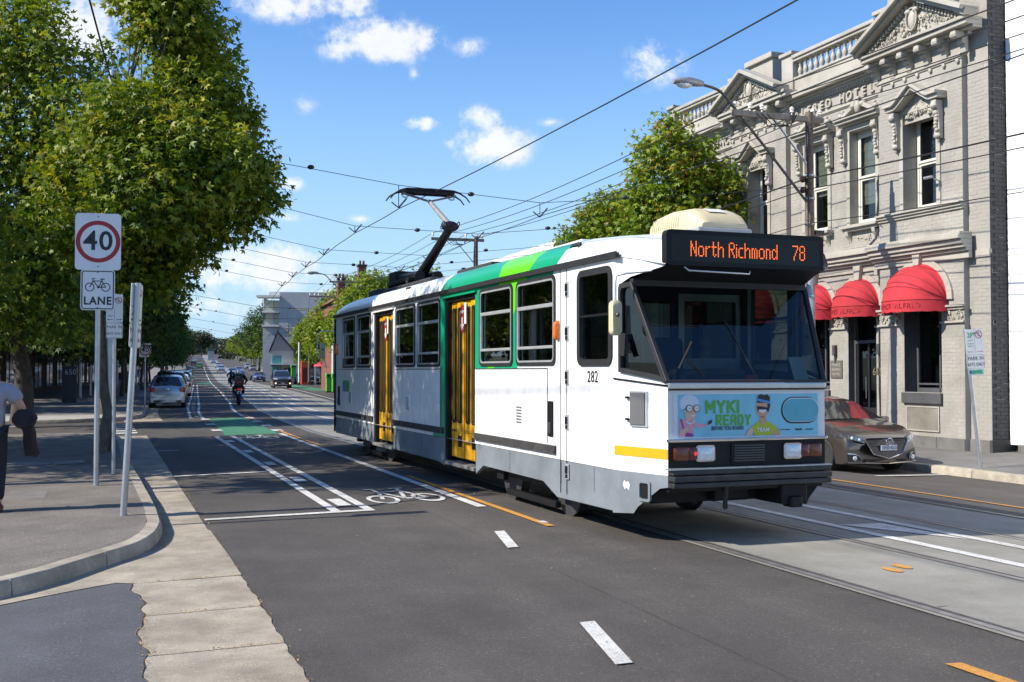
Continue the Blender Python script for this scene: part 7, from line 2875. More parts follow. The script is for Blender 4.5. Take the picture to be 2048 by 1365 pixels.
for q, z in (((-.02, .10), 0), ((-.16, -.10), .03)):
    mb = MB().loft([[(q[0] + x, q[1] + y * w, z + zz) for y, zz in ((-.045, 0), (.045, 0), (.045, h * .7), (.02, h), (-.02, h), (-.045, h * .7))] for x, w, h in ((-.07, .8, .07), (-.02, 1, .10), (.06, 1.05, .075), (.14, 1.1, .055), (.19, .7, .035))])
    mb.build('shoe', mat('red_dark_shoe', (.10, .012, .012), .6, 0, .2, 8), man, smooth=50)
hm = MB()
hand(hm, (.12, -.31, 1.05), (1, .3, -.1), (0, .3, -1), 1)
hand(hm, (.10, .22, .95), (.5, -.1, -1), (.6, -.6, 0), -1)
hm.build('hand', skin, man, smooth=60)
jk = mat('dark_jacket_cloth', (.016, .014, .022), .85, 0, .3, 6, bump=.6, bscale=10)
jb = MB()
rs_ = []
for k in range(9):
    f = k / 8
    x = -.10 + .30 * f
    w = .105 + .03 * math.sin(f * 5)
    rs_.append([(x + .02 * math.sin(a * 3 + k), -.36 + (w + .012 * math.sin(a * 4 + k * 1.3)) * math.cos(a), 1.075 - .06 * f + (.105 + .015 * math.sin(a * 3 + k)) * math.sin(a)) for a in [2 * math.pi * j / 16 for j in range(16)]])
jb.loft(rs_)
jo = jb.build('jacket', jk, COL and None, smooth=60)
rs_ = []
for k in range(9):
    f = k / 8
    z = 1.03 - .40 * f
    rs_.append([(.03 + .05 * f + (.10 + .02 * f) * math.cos(a) + .02 * math.sin(a * 4 + k * .6), -.38 - .06 * f + (.055 + .02 * f + .012 * math.sin(a * 5 + k)) * math.sin(a), z + .02 * math.sin(a * 3)) for a in [2 * math.pi * j / 16 for j in range(16)]])
MB().loft(rs_).build('sleeve', mat('jacket_lining', (.018, .010, .013), .85, 0, .3, 6, bump=.6, bscale=10), jo, smooth=60)
jo.location = man.location
jo.rotation_euler = man.rotation_euler
tag(jo, 'dark folded jacket hanging over the arm of the walking person', 'jacket')


# motorcycles with riders, seen from behind
def motorcycle(label, rider_label, s, p, topbox=True, helmet=(.75, .75, .74), jacket=(.02, .02, .024)):
    loc = R(s, p, .005)
    rz = Faway(s)
    t = thing('motorcycle', label, 'motorcycle', loc, rz)
    bp = mat('motorcycle_black', (.015, .015, .016), .3, .2, .2, 5, coat=.5)
    for x, nm in ((-.68, 'wheel'), (.72, 'wheel')):
        w = .075 if x < 0 else .055
        wh = MB().lathe([(.20, -w * .5), (.28, -w), (.315, -w * .6), (.32, 0), (.315, w * .6), (.28, w), (.20, w * .5)], 22, (x, 0, .32), axis='y').build('wheel', M['tyre'], t, smooth=40)
        rm = MB()
        for k in range(5):
            a = k * 1.2566
            rm.bar((x, 0, .32), (x + .22 * math.cos(a), 0, .32 + .22 * math.sin(a)), .03, .03, up=(0, 1, 0))
        rm.lathe([(.21, -.03), (.23, -.03), (.23, .03), (.21, .03)], 18, (x, 0, .32), axis='y')
        rm.build('rim', M['alloy'], wh)
    fr = MB()
    fr.loft([[(x, y * w, z + h * q) for y, q in rrect(2, 2, .7, 3)] for x, w, z, h in ((-.25, .14, .52, .16), (.05, .17, .55, .2), (.35, .14, .62, .16))])
    fr.build('engine', M['dark_steel'], t, smooth=50)
    tk = MB().loft([[(x, y * w, z + h * q) for y, q in rrect(2, 2, .9, 4)] for x, w, z, h in ((-.12, .11, .80, .05), (.05, .16, .86, .11), (.3, .15, .90, .11), (.45, .08, .92, .06))])
    tk.build('tank', bp, t, smooth=60)
    MB().loft([[(x, y * w, z + h * q) for y, q in rrect(2, 2, .8, 3)] for x, w, z, h in ((-.85, .08, .86, .035), (-.6, .13, .83, .05), (-.2, .15, .80, .05), (-.05, .10, .80, .04))]).build('saddle', M['black'], t, smooth=60)
    MB().bar((-.68, .10, .32), (-.05, .10, .45), .05, .06).build('swingarm', M['dark_steel'], t)
    ex = MB().tube([(.2, -.14, .3), (-.2, -.16, .3), (-.85, -.18, .46)], [.03, .05, .06], 10)
    ex.build('exhaust', M['chrome'], t, smooth=60)
    fk = MB()
    for y in (-.1, .1):
        fk.tube([(.72, y, .32), (.50, y, .95)], .025, 8)
    fk.tube([(.40, -.36, 1.02), (.5, -.2, 1.06), (.52, 0, 1.04), (.5, .2, 1.06), (.40, .36, 1.02)], .016, 8)
    fk.build('fork', M['dark_steel'], t, smooth=60)
    MB().loft([[(.56 + x, y * s_, .98 + z * s_) for y, z in rrect(.26, .26, .1)] for x, s_ in ((-.05, .9), (.05, 1), (.12, .6))]).build('headlight', bp, t, smooth=50)
    MB().loft([[(x, y, .76 + z) for y, z in rrect(.20, .09, .035)] for x in (-.93, -.83)]).build('tail_light', mat('lit_tail', (.6, .02, .015), .25, 0, .1, emis=.25), t, smooth=50)
    MB().box(-.97, -.955, -.10, .10, .54, .68).build('number_plate', M['white'], t)
    MB().tube([(-.6, 0, .7), (-.95, 0, .62), (-.98, 0, .48)], [.05, .045, .03], 6).build('rear_guard', bp, t, smooth=60)
    for y in (-.16, .16):
        MB().ball((-.86, y, .74), (.03, .035, .025)).build('indicator', M['orangelamp'], t)
    for y in (-.42, .42):
        m2 = MB().ball((.40, y, 1.16), (.02, .07, .045))
        m2.tube([(.40, y * .85, 1.03), (.40, y, 1.14)], .008, 5)
        m2.build('mirror', bp, t)
    if topbox:
        b_ = MB().loft([[(x, y, z0 + z) for y, z in rrect(wd, .34, .08)] for x, wd, z0 in ((-.98, .40, 1.12), (-.94, .46, 1.12), (-.62, .46, 1.12), (-.58, .40, 1.12))]).build('top_box', bp, t, smooth=45)
        MB().box(-.99, -.97, -.19, .19, 1.06, 1.14).build('reflector', M['redlamp'], b_, bevel=.01)
    # rider
    r = thing('person', rider_label, 'person', loc, rz)
    cl = mat('rider_cloth_%d' % int(helmet[0] * 100), jacket, .8, 0, .3, 8)
    V_ = [(-.25, 0, .92), (-.20, 0, 1.10), (-.12, 0, 1.28), (-.05, 0, 1.42), (-.02, 0, 1.50), (.02, .20, 1.40), (.10, .40, 1.20), (.38, .34, 1.06), (.02, -.20, 1.40), (.10, -.40, 1.20), (.38, -.34, 1.06),
          (-.18, .13, .88), (.22, .24, .80), (-.02, .22, .40), (.12, .22, .33), (-.18, -.13, .88), (.22, -.24, .80), (-.02, -.22, .40), (.12, -.22, .33)]
    E_ = [(0, 1), (1, 2), (2, 3), (3, 4), (3, 5), (5, 6), (6, 7), (3, 8), (8, 9), (9, 10), (0, 11), (11, 12), (12, 13), (13, 14), (0, 15), (15, 16), (16, 17), (17, 18)]
    R_ = [(.15, .17), (.15, .17), (.16, .20), (.12, .16), .07, .085, .065, .045, .085, .065, .045, .11, .08, .06, .045, .11, .08, .06, .045]
    skin_body('body', V_, E_, R_, cl, r)
    MB().ball((.02, 0, 1.60), (.15, .125, .15), 16, 12).build('helmet', mat('helmet_%d' % int(helmet[0] * 100), helmet, .2, 0, .05, 3, coat=.6), r, smooth=60)
    MB().ball((.11, 0, 1.61), (.075, .105, .06), 12, 8).build('visor', M['carglass'], r, smooth=60)
    hm = MB()
    for sg in (1, -1):
        hand(hm, (.37, sg * .34, 1.05), (1, sg * -.1, -.2), (0, 0, -1), sg, 1.1)
    hm.build('glove', M['black'], r, smooth=60)
    for sg in (1, -1):
        MB().loft([[(x, sg * .22 + y * w, .27 + z) for y, z in ((-.05, 0), (.05, 0), (.05, h), (-.05, h))] for x, w, h in ((-.08, .8, .15), (.05, 1, .12), (.2, .8, .06))]).build('boot', mat('pale_boot', (.5, .5, .52), .6, 0, .1), r, smooth=50)
        MB().tube([(-.02, sg * .225, .33), (.02, sg * .23, .52)], [.055, .065], 8).build('shin_guard', mat('pale_boot', (.5, .5, .52), .6), r, smooth=50)
    return t


motorcycle('black motorcycle with a top box and red tail lamps on the lane line', 'motorcycle rider in white helmet and dark clothes on the near motorcycle', 55.2, 5.42)
motorcycle('dark motorcycle farther down the street ahead of the near one', 'motorcycle rider in dark helmet and blue black clothes on the far motorcycle', 118, 6.9, False, (.05, .05, .06), (.015, .018, .04))
# ================================================================== SIGNS, POLES, WIRES
def plate_(parent, w, h, z, y=-.045, r=.03, m=None, name='sign_plate', x=0):
    pts = [(x + a, y, z + b) for a, b in rrect(w, h, r)]
    return MB().extrude(pts, (0, .004, 0)).build(name, m or M['white'], parent)


def flat(parent, pts, z, m, name, y=-.0465, x=0):
    return MB().face([(x + a, y, z + b) for a, b in pts]).build(name, m, parent)


def ringflat(parent, r0, r1, z, m, name='ring', y=-.047, x=0, sx=1.0):
    mb = MB()
    n = 36
    for k in range(n):
        a, b = 2 * math.pi * k / n, 2 * math.pi * (k + 1) / n
        mb.face([(x + sx * r0 * math.cos(a), y, z + r0 * math.sin(a)), (x + sx * r0 * math.cos(b), y, z + r0 * math.sin(b)), (x + sx * r1 * math.cos(b), y, z + r1 * math.sin(b)), (x + sx * r1 * math.cos(a), y, z + r1 * math.sin(a))])
    return mb.build(name, m, parent)


def border(parent, w, h, r, t, z, m, y=-.047, x=0):
    o = [(x + a, z + b) for a, b in rrect(w, h, r)]
    i = [(x + a, z + b) for a, b in rrect(w - 2 * t, h - 2 * t, max(.005, r - t))]
    mb = MB()
    for k in range(len(o)):
        k2 = (k + 1) % len(o)
        mb.face([(o[k][0], y, o[k][1]), (o[k2][0], y, o[k2][1]), (i[k2][0], y, i[k2][1]), (i[k][0], y, i[k][1])])
    return mb.build('border', m, parent)


TX = lambda x, z, y=-.0475: frame((x, y, z), (1, 0, 0), (0, 0, 1))


def bolts(parent, zs, x=0):
    for z in zs:
        MB().lathe([(.009, -.008), (.009, 0), (0, .001)], 8, (x, -.047, z), axis='y').build('bolt', M['dark_steel'], parent)


def speed_sign(name, label, loc, rz, h_bot, w=.605, h=.79, lane=True, group=None):
    t = thing(name, label, 'road sign', loc, rz, group)
    zt = h_bot + h / 2
    MB().tube([(0, 0, -.1), (0, 0, h_bot + h - .03)], .036 if lane else .03, 14).build('pole', M['steel'], t, smooth=60)
    pl = plate_(t, w, h, zt, r=.05)
    R0 = w * .485
    ringflat(pl, R0, R0 * .80, zt, M['signred'])
    text('lettering', '40', w * .62, M['signblack'], pl, TX(0, zt), .0005, bold=.006 * w / .6)
    bolts(pl, (zt + h * .44, zt - h * .44))
    if lane:
        z2 = h_bot - .28
        p2 = plate_(t, .45, .56, z2, r=.04, name='sign_plate')
        border(p2, .425, .535, .035, .014, z2, M['signblack'])
        text('lettering', 'LANE', .155, M['signblack'], p2, TX(0, z2 - .155), .0005, bold=.004, wide=.92)
        bolts(p2, (z2 + .245, z2 - .245))
        b = MB()

        def st(a, c, wd):
            a, c = Vector(a), Vector(c)
            d = (c - a).normalized()
            q = Vector((-d.y, d.x)) * wd / 2
            b.face([(p.x, -.048, z2 + .105 + p.y) for p in (a - q, c - q, c + q, a + q)])
        for cx in (-.105, .105):
            n = 26
            for k in range(n):
                a0, a1 = 2 * math.pi * k / n, 2 * math.pi * (k + 1) / n
                b.face([(cx + r_ * math.cos(a), -.048, z2 + .04 + r_ * math.sin(a)) for r_, a in ((.062, a0), (.062, a1), (.050, a1), (.050, a0))])
        for a, c, wd in (((-.105, -.065), (-.06, .02), .012), ((-.06, .02), (.055, .02), .012), ((.055, .02), (.01, -.065), .012), ((.01, -.065), (-.06, .02), .012), ((.01, -.065), (.105, -.065), .012), ((.055, .02), (.105, -.065), .012), ((.055, .02), (.06, .045), .012), ((.03, .048), (.09, .048), .014), ((-.06, .02), (-.072, .052), .012), ((-.072, .052), (-.035, .056), .012)):
            st(a, c, wd)
        ring = [(.01 + .018 * math.cos(k * .7), -.0485, z2 + .04 + .018 * math.sin(k * .7)) for k in range(9)]
        b.face(ring)
        b.build('bicycle_symbol', M['signblack'], p2)
    return t


SRZ = A0
speed_sign('speed_limit_sign', '40 speed limit sign with red ring above a bicycle LANE plate on a steel pole', R(16.37, -.10, .128), SRZ - .12, 3.0)
q = at_px(290, 760, 45)
speed_sign('speed_limit_sign', 'small far 40 speed limit sign under the trees beside the silver hatchback', (q.x, q.y, .06), SRZ - .1, 2.15, .46, .57, False)


def parking_sign(label, loc, rz, top, w, h1, h2, lean=(0, 0), prz=0.0, kind='left', dia=.03, turn=0.0, py=-.045):
    t = thing('parking_sign', label, 'parking sign', loc, rz)
    L = Vector((lean[0], lean[1], 1)).normalized()
    t.rotation_mode = 'XYZ'
    pole = MB().tube([Vector((0, 0, -.05)) - 0 * L, Vector((lean[0], lean[1], 1)) * (top - .02)], dia, 12)
    pole.build('pole', M['steel'], t, smooth=60)
    MB().lathe([(dia + .003, -.02), (dia + .003, .015), (dia * .5, .02)], 12, tuple(Vector((lean[0], lean[1], 1)) * (top - .01))).build('pole_cap', M['steel'], t, smooth=50)
    hold = MB().box(-.02, .02, -.045, .0, top - .1, top - .06)
    hb2 = hold.build('bracket', M['dark_steel'], t)
    z1 = top - h1 / 2
    z2 = top - h1 - h2 / 2 - .004
    sh = Matrix(((1, 0, lean[0], 0), (0, 1, lean[1], 0), (0, 0, 1, 0), (0, 0, 0, 1))) @ Matrix.Rotation(turn, 4, 'Z')
    hb2.matrix_local = sh
    p1 = plate_(hb2, w, h1, z1, r=.02, y=py)
    p2 = plate_(hb2, w, h2, z2, r=.02, y=py - .003)
    yy = py - .002
    text('lettering', 'PARK IN', w * .27, M['signblack'], p2, TX(0, z2 + h2 * .22, py - .0045), .0004, wide=.86)
    text('lettering', 'BAYS ONLY', w * .25, M['signblack'], p2, TX(0, z2 - h2 * .2, py - .0045), .0004, wide=.72)
    border(p2, w - .012, h2 - .012, .015, .004, z2, M['signblack'], py - .0042)
    flat(p1, [(-.002, -h1 * .46), (.002, -h1 * .46), (.002, h1 * .46), (-.002, h1 * .46)], z1, M['signblack'], 'divider', yy)
    cx = w * .24
    ringflat(p1, w * .20, w * .165, z1 + h1 * .28, M['signred'], 'ring', yy - .0005, cx)
    text('lettering', 'S', w * .30, M['signblack'], p1, TX(cx, z1 + h1 * .28, yy - .0006), .0003)
    flat(p1, [(cx - w * .14, .10 * w), (cx - w * .11, .13 * w), (cx + w * .14, -.10 * w), (cx + w * .11, -.13 * w)], z1 + h1 * .28, M['signred'], 'slash', yy - .0012)

    def arrow(x0, x1, z, m):
        d = .02 if x1 > x0 else -.02
        flat(p1, [(x0, .004), (x0, -.004), (x1 - d, -.004), (x1 - d, -.014), (x1, 0), (x1 - d, .014), (x1 - d, .004)], z, m, 'arrow', yy - .0004)
    arrow(cx - w * .14, cx + w * .2, z1 - h1 * .40, M['signred'] if kind == 'right' else M['signblack'])
    arrow(-cx + w * .14, -cx - w * .2, z1 - h1 * .40, M['signgreen'] if kind == 'right' else M['signblack'])
    if kind == 'right':
        text('lettering', '2P', w * .36, M['signgreen'], p1, TX(-cx, z1 + h1 * .26, yy - .0006), .0003, bold=.003, wide=.9)
        for k, (zz, ww) in enumerate(((.06, .30), (-.08, .36), (-.17, .32))):
            flat(p1, [(-cx - ww * w / 2, -.006), (-cx + ww * w / 2, -.006), (-cx + ww * w / 2, .006), (-cx - ww * w / 2, .006)], z1 + h1 * zz, M['signgreen'], 'small_print', yy - .0004)
        z3 = z2 - h2 / 2 - .06
        p3 = plate_(hb2, w * .86, .105, z3, r=.01, y=py - .003, m=mat('pale_cyan_plate', (.45, .66, .64), .5, 0, .05))
        flat(p3, [(-w * .25, -.035), (w * .33, -.035), (w * .33, .035), (-w * .25, .035)], z3, M['signgreen'], 'green_panel', py - .0045)
        flat(p3, [(-w * .41, -.035), (-w * .27, -.035), (-w * .27, .035), (-w * .41, .035)], z3, mat('sign_blue', (.03, .10, .42), .5, 0, 0), 'blue_panel', py - .0045)
    else:
        text('lettering', 'ONLY', w * .13, M['signblack'], p1, TX(-cx, z1 - h1 * .27, yy - .0006), .0003)
        flat(p1, [(-.44 * w, .0), (-.12 * w, .0), (-.12 * w, .006), (-.44 * w, .006)], z1 - h1 * .08, M['signblack'], 'small_print', yy - .0004)
    return t


parking_sign('white PARK IN BAYS ONLY parking sign on upright pole behind the bicycle LANE plate', R(18.15, .14, .13), SRZ - .1, 2.78, .245, .44, .24, lean=(-.004, 0))
parking_sign('tilted PARK IN BAYS ONLY sign on leaning kerb pole, plates almost edge on', R(12.84, .2, .13), 0.0, 2.55, .235, .44, .26, lean=(.055, 0), turn=rad(78), dia=.036, py=-.05)
parking_sign('green and white 2P parking sign on leaning pole at the right kerb by the hotel', R(16.45, 15.52, .15), rad(12), 2.62, .375, .47, .27, lean=(-.115, 0), kind='right', dia=.036)

# 650 address slab in the garden
q = at_px(139, 770, 54)
ad = thing('address_slab', 'dark grey upright slab with the number 650 standing in the garden', 'address sign', (q.x, q.y, .1), SRZ - .05)
MB().box(-.34, .34, -.09, .09, -.1, 1.78).build('slab', mat('slab_grey', (.085, .085, .095), .6, 0, .1, 3), ad, bevel=.01)
MB().box(-.35, .35, -.1, .1, 1.78, 1.80).build('cap', mat('slab_cap', (.25, .14, .06), .6, 0, .1), ad)
text('lettering', '650', .38, M['white'], ad, frame((.05, -.093, 1.48), (1, 0, 0), (0, 0, 1)), .004, wide=.9)

# ---- steel span pole with black base, under the big maple
sp1 = thing('span_pole', 'silver steel pole with black painted base beside the big maple trunk', 'pole', R(23.25, .1, .12), 0)
MB().tube([(0, 0, -.1), (0, 0, .62)], .115, 18, ).build('base_sleeve', M['blackpaint'], sp1, smooth=60)
MB().tube([(0, 0, .62), (0, 0, 4.0), (0, 0, 7.6)], [.10, .095, .08], 18).build('shaft', M['steel'], sp1, smooth=60)
MB().tube([(0, 0, .62), (0, 0, 1.25)], .108, 18).build('collar', M['steel'], sp1, smooth=60)
# a lamp pole just outside the frame on the left; its shadow crosses the footpath
sp2 = thing('lamp_pole', 'lamp pole whose long shadow lies across the near left footpath', 'pole', (-8.3, 11.75, .06), 0)
MB().tube([(0, 0, -.1), (0, 0, 5.5)], [.11, .07], 14).build('shaft', M['steel'], sp2, smooth=60)
MB().tube([(0, 0, 5.4), (.2, .5, 5.8), (.5, 1.3, 6.0)], .035, 8).build('arm', M['steel'], sp2, smooth=60)
MB().ball((.58, 1.5, 6.0), (.12, .28, .07)).build('lamp_head', M['steel'], sp2, smooth=60)


# ---- timber utility poles on the right with cross-arms, braces and street lamps (local +y is away from the road... x across)
def utility_pole(label, loc, rz, lamp=True, group=None):
    t = thing('utility_pole', label, 'utility pole', loc, rz, group)
    # local x: towards the road
    MB().tube([(0, 0, -.2), (0, 0, 5.0)], [.115, .105], 16).build('steel_sleeve', mat('painted_steel_pole', (.38, .40, .44), .45, .3, .2, 5, dirt=.3), t, smooth=60)
    MB().tube([(0, 0, 5.0), (0, 0, 7.95)], [.105, .092], 14).build('pole', mat('dark_timber', (.15, .11, .085), .85, 0, .45, 9, bump=.6, bscale=40), t, smooth=60)
    for z in (4.9, 5.3, 5.9, 6.45, 3.6, 2.7):
        MB().lathe([(.118, -.02), (.123, 0), (.118, .02)], 14, (0, 0, z)).build('band', M['steel'], t)
    xa = MB().bar((-.38, 0, 7.78), (2.1, 0, 7.78), .11, .13)
    ca = xa.build('cross_arm', M['wood'], t, bevel=.01)
    for x in (-.3, -.1, .48, 1.3, 1.62, 2.02):
        MB().lathe([(.018, 0), (.018, .06), (.055, .075), (.035, .11), (.058, .13), (.045, .18), (.02, .2)], 10, (x, 0, 7.845)).build('insulator', M['porcelain'], ca, smooth=40)
    MB().bar((.95, .0, 7.70), (.08, 0, 6.72), .05, .03).build('brace', M['steel'], t)
    mb = MB()
    for k in range(3):
        mb.tube([(1.2 + .15 * k, .08, 7.8), (1.0 + .1 * k, .12, 7.6 - .05 * k), (.6, .12, 7.55), (.4 + .06 * k, .08, 7.85)], .012, 5)
    mb.tube([(.1, .1, 7.7), (.13, .1, 7.0), (.12, .11, 6.2), (.13, .1, 4.4)], .018, 5)
    mb.build('looped_cable', M['black'], t)
    mb = MB()
    for z in (6.35, 6.1):
        mb.lathe([(.05, -.06), (.075, -.04), (.05, -.02), (.075, 0), (.05, .02), (.075, .04), (.05, .06)], 10, (.17, 0, z), axis='y')
    mb.build('strain_insulator', mat('brown_porcelain', (.06, .02, .012), .25, 0, .1), t, smooth=40)
    MB().box(-.36, -.12, -.06, .06, 5.05, 5.16).build('switch_box', M['blackpaint'], t)
    MB().bar((.1, 0, 4.15), (.75, 0, 4.2), .03, .03).build('bracket_arm', cream, t)
    MB().box(.62, .82, -.06, .06, 4.16, 4.3).build('bracket_box', cream, t)
    if lamp:
        MB().tube([(.1, 0, 5.84), (1.2, 0, 7.02), (2.3, 0, 8.16), (2.45, 0, 8.26), (2.62, 0, 8.31), (2.95, 0, 8.36)], .032, 10).build('lamp_arm', mat('lamp_arm_steel', (.12, .11, .10), .5, .4, .2), t, smooth=60)
        hd_ = MB().loft([[(x, y * w, z0 + h * q) for y, q in rrect(2, 2, .8, 4)] for x, w, z0, h in ((2.86, .06, 8.37, .06), (3.0, .10, 8.38, .08), (3.25, .15, 8.39, .09), (3.5, .14, 8.38, .075), (3.62, .07, 8.36, .04))])
        lh = hd_.build('lamp_head', mat('lamp_head_grey', (.30, .31, .33), .4, .3, .2), t, smooth=50)
        MB().ball((3.34, 0, 8.31), (.20, .11, .085), 12, 8).build('lamp_bowl', M['lampglass'], lh, smooth=60)
    return t


# rotation that turns local +x towards the road (against the across direction)
PRZ = lambda s: alpha(s) + math.pi
U = [(21.8, 15.55), (48.3, 15.6)]
up1 = utility_pole('timber utility pole with lamp arm standing in front of the hotel', R(21.8, 15.55, .15), PRZ(21.8))
up2 = utility_pole('utility pole with cross arm rising behind the tram roof, right of the pantograph', R(48.3, 15.6, .15), PRZ(48), lamp=False)
for s, lab in ((77, 'utility pole with street lamp over the tram rear near the chimneys'), (94, 'utility pole with cross arm in front of the grey apartment block'), (132, 'far utility pole beside the teal shop front'), (170, 'far utility pole left of the teal shop front'), (215, 'farther utility pole in the right kerb row'), (-9, 'utility pole behind the viewer carrying the near power lines')):
    dup(up1 if s in (77, 170) else up2, lab, R(s, kr(s) + .45, .15), PRZ(s))

# ---- overhead wires
wirem = mat('wire', (.025, .025, .027), .5, .3, 0)


def sag(a, b, d, n=12):
    a, b = Vector(a), Vector(b)
    return [a.lerp(b, k / n) - Vector((0, 0, d * 4 * (k / n) * (1 - k / n))) for k in range(n + 1)]


TC = lambda s: sl_(s) + .80 - (.27 if s < 24 else .27 * (1 - sm(24, 34, s)))
SPANS = [-14.0, 2.0, 22.6, 27.0, 32.6, 36.6, 40.8, 45.5, 64, 77, 94, 112, 135, 160, 190, 230]
for nm, off, lab in (('contact_wire', 0, 'contact wire above the track the tram runs on'), ('contact_wire', 3.22, 'contact wire above the far empty track')):
    t = thing(nm, lab, 'overhead wire', R(22.6, TC(22.6) + off, 5.0))
    for a, b in zip(SPANS, SPANS[1:]):
        n = 8
        pts = []
        for k in range(n + 1):
            s = a + (b - a) * k / n
            z = 5.08 - .12 * 4 * (k / n) * (1 - k / n) * (1 if b - a > 10 else .2)
            pts.append(R(s, TC(s) + off, z - (gz(s, TC(s) + off) if s < 90 else 0)) - t.location)
        MB().tube(pts, .010 if off == 0 else .0085, 6).build('wire', wirem, t)
for s in SPANS[1:]:
    pl_, pr_ = (.1 if s < 30 else -.2), kr(s) + .45
    sL = 23.25 if s == 22.6 else s
    a, b = R(sL, pl_, 6.6), R(21.8 if s == 22.6 else s, pr_, 6.35)
    c1, c2 = (R(s, TC(s), 5.58), R(s, TC(s) + 3.22, 5.42)) if s == 22.6 else (R(s, TC(s), 5.26), R(s, TC(s) + 3.22, 5.24))
    nsp = SPANS.index(s)
    t = thing('span_wire', 'span wire crossing the street, %s counted from the viewer' % ['', 'first', 'second'][nsp] if nsp < 3 else 'span wire crossing the street, %s counted from the viewer' % ORD[nsp - 2], 'overhead wire', c1, 0, 'span wires across the street')
    O = Vector(c1)
    MB().tube([p - O for p in (a, a.lerp(c1, .5) - Vector((0, 0, .05)), c1, c2, c2.lerp(b, .5) - Vector((0, 0, .05)), b)], .007 if s < 60 else .012, 5).build('wire', wirem, t)
    for p in (a.lerp(c1, .68), c1.lerp(c2, .5), c2.lerp(b, .3)):
        MB().ball(tuple(p - O), (.075, .055, .05), 8, 6).build('insulator', M['black'], t, smooth=60)
    for c, off in ((c1, 0), (c2, 3.22)):
        w = R(s, TC(s) + off, 5.1)
        mb = MB()
        mb.bar(c - O, w - O, .016, .016)
        mb.bar(w - O + Vector((-.15, 0, .12)), w - O, .025, .025)
        mb.bar(w - O + Vector((.17, 0, .2)), w - O, .03, .03)
        mb.build('hanger', M['dark_steel'], t)
    if a.z > 0 and 25 < s < 47:
        pass
# power lines strung from pole to pole on the cross-arms, and a few lower cables
ps = [-9, 21.8, 48.3, 77, 94, 132, 170, 215]


def arm_pt(s, x, z):
    return R(s, (15.55 if s == 21.8 else 15.6 if s == 48.3 else kr(s) + .45) - x, z + .15)


for i, (x, z, r_, lab) in enumerate(((2.02, 8.03, .012, 'power line on the roadside tip of the cross arms'), (1.3, 8.03, .012, 'power line on the middle of the cross arms'), (.48, 8.03, .012, 'power line beside the pole tops'), (-.3, 8.03, .012, 'power line on the building side of the cross arms'), (.15, 6.35, .018, 'thick low cable strung along the right poles'), (.15, 6.1, .012, 'thin low cable strung along the right poles'), (.14, 5.3, .010, 'lowest cable strung along the right poles'))):
    t = thing('power_line', lab, 'power line', arm_pt(21.8, x, z))
    for a, b in zip(ps, ps[1:]):
        MB().tube([p - t.location for p in sag(arm_pt(a, x, z), arm_pt(b, x, z), .012 * (b - a))], r_, 5).build('wire', wirem, t)
for (a, b, lab) in ((R(23.25, .1, 7.4), R(-8, -2.2, 9.5), 'black cable dropping into the big maple from overhead'), (R(28, -3.0, 7.6), R(-8, -4.6, 10.5), 'second black cable dropping into the trees at top left')):
    t = thing('power_line', lab, 'power line', a)
    MB().tube([p - a for p in sag(a, b, .5)], .016, 6).build('wire', wirem, t)
# ================================================================== OTHER BUILDINGS, STREET FURNITURE FAR OFF
brickr = mat('red_brick', (.20, .075, .05), .85, 0, .25, 3, bump=.4, bscale=30, dirt=.2)
slate = mat('slate_roof', (.085, .09, .10), .7, 0, .2, 4)
tiler = mat('terracotta_roof', (.23, .09, .055), .8, 0, .25, 5)
greyren = mat('grey_render', (.34, .35, .37), .7, 0, .06, .6, dirt=.08)
creamr = mat('cream_render', (.48, .45, .38), .7, 0, .08, .8, dirt=.15)
whiter = mat('off_white_render', (.62, .62, .60), .7, 0, .06, .8, dirt=.12)
stonew = mat('stone_facing', (.26, .20, .13), .85, 0, .3, 2.2, bump=.5, bscale=20)
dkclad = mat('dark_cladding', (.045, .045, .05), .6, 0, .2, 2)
tealm = mat('teal_glass', (.03, .24, .26), .2, 0, .1, 2, coat=.5)
winm = M['carglass']


def local_thing(name, label, cat, Y, px, z=0.0, rz=None, group=None):
    q = at_px(px, 742, Y)
    return thing(name, label, cat, (q.x, q.y, z), (A1 if rz is None else rz), group)


def win(parent, x0, x1, z0, z1, y, m=winm, fm=None, bars=0):
    fr = MB()
    t_ = .07
    fr.box(x0, x1, y - .05, y + .03, z0 - t_, z0)
    fr.box(x0, x1, y - .05, y + .03, z1, z1 + t_)
    fr.box(x0 - t_, x0, y - .05, y + .03, z0 - t_, z1 + t_)
    fr.box(x1, x1 + t_, y - .05, y + .03, z0 - t_, z1 + t_)
    for k in range(bars):
        x = x0 + (x1 - x0) * (k + 1) / (bars + 1)
        fr.box(x - .03, x + .03, y - .04, y + .02, z0, z1)
    w_ = fr.build('window', fm or whiter, parent)
    MB().box(x0, x1, y - .015, y + .02, z0, z1).build('pane', m, w_)
    return w_


# the low stone and timber building in the garden on the left, in deep shade
ofb = thing('office_building', 'dark stone and glass building deep in shade behind the left garden', 'building', R(44, -13.5, 0), A0 + rad(90))
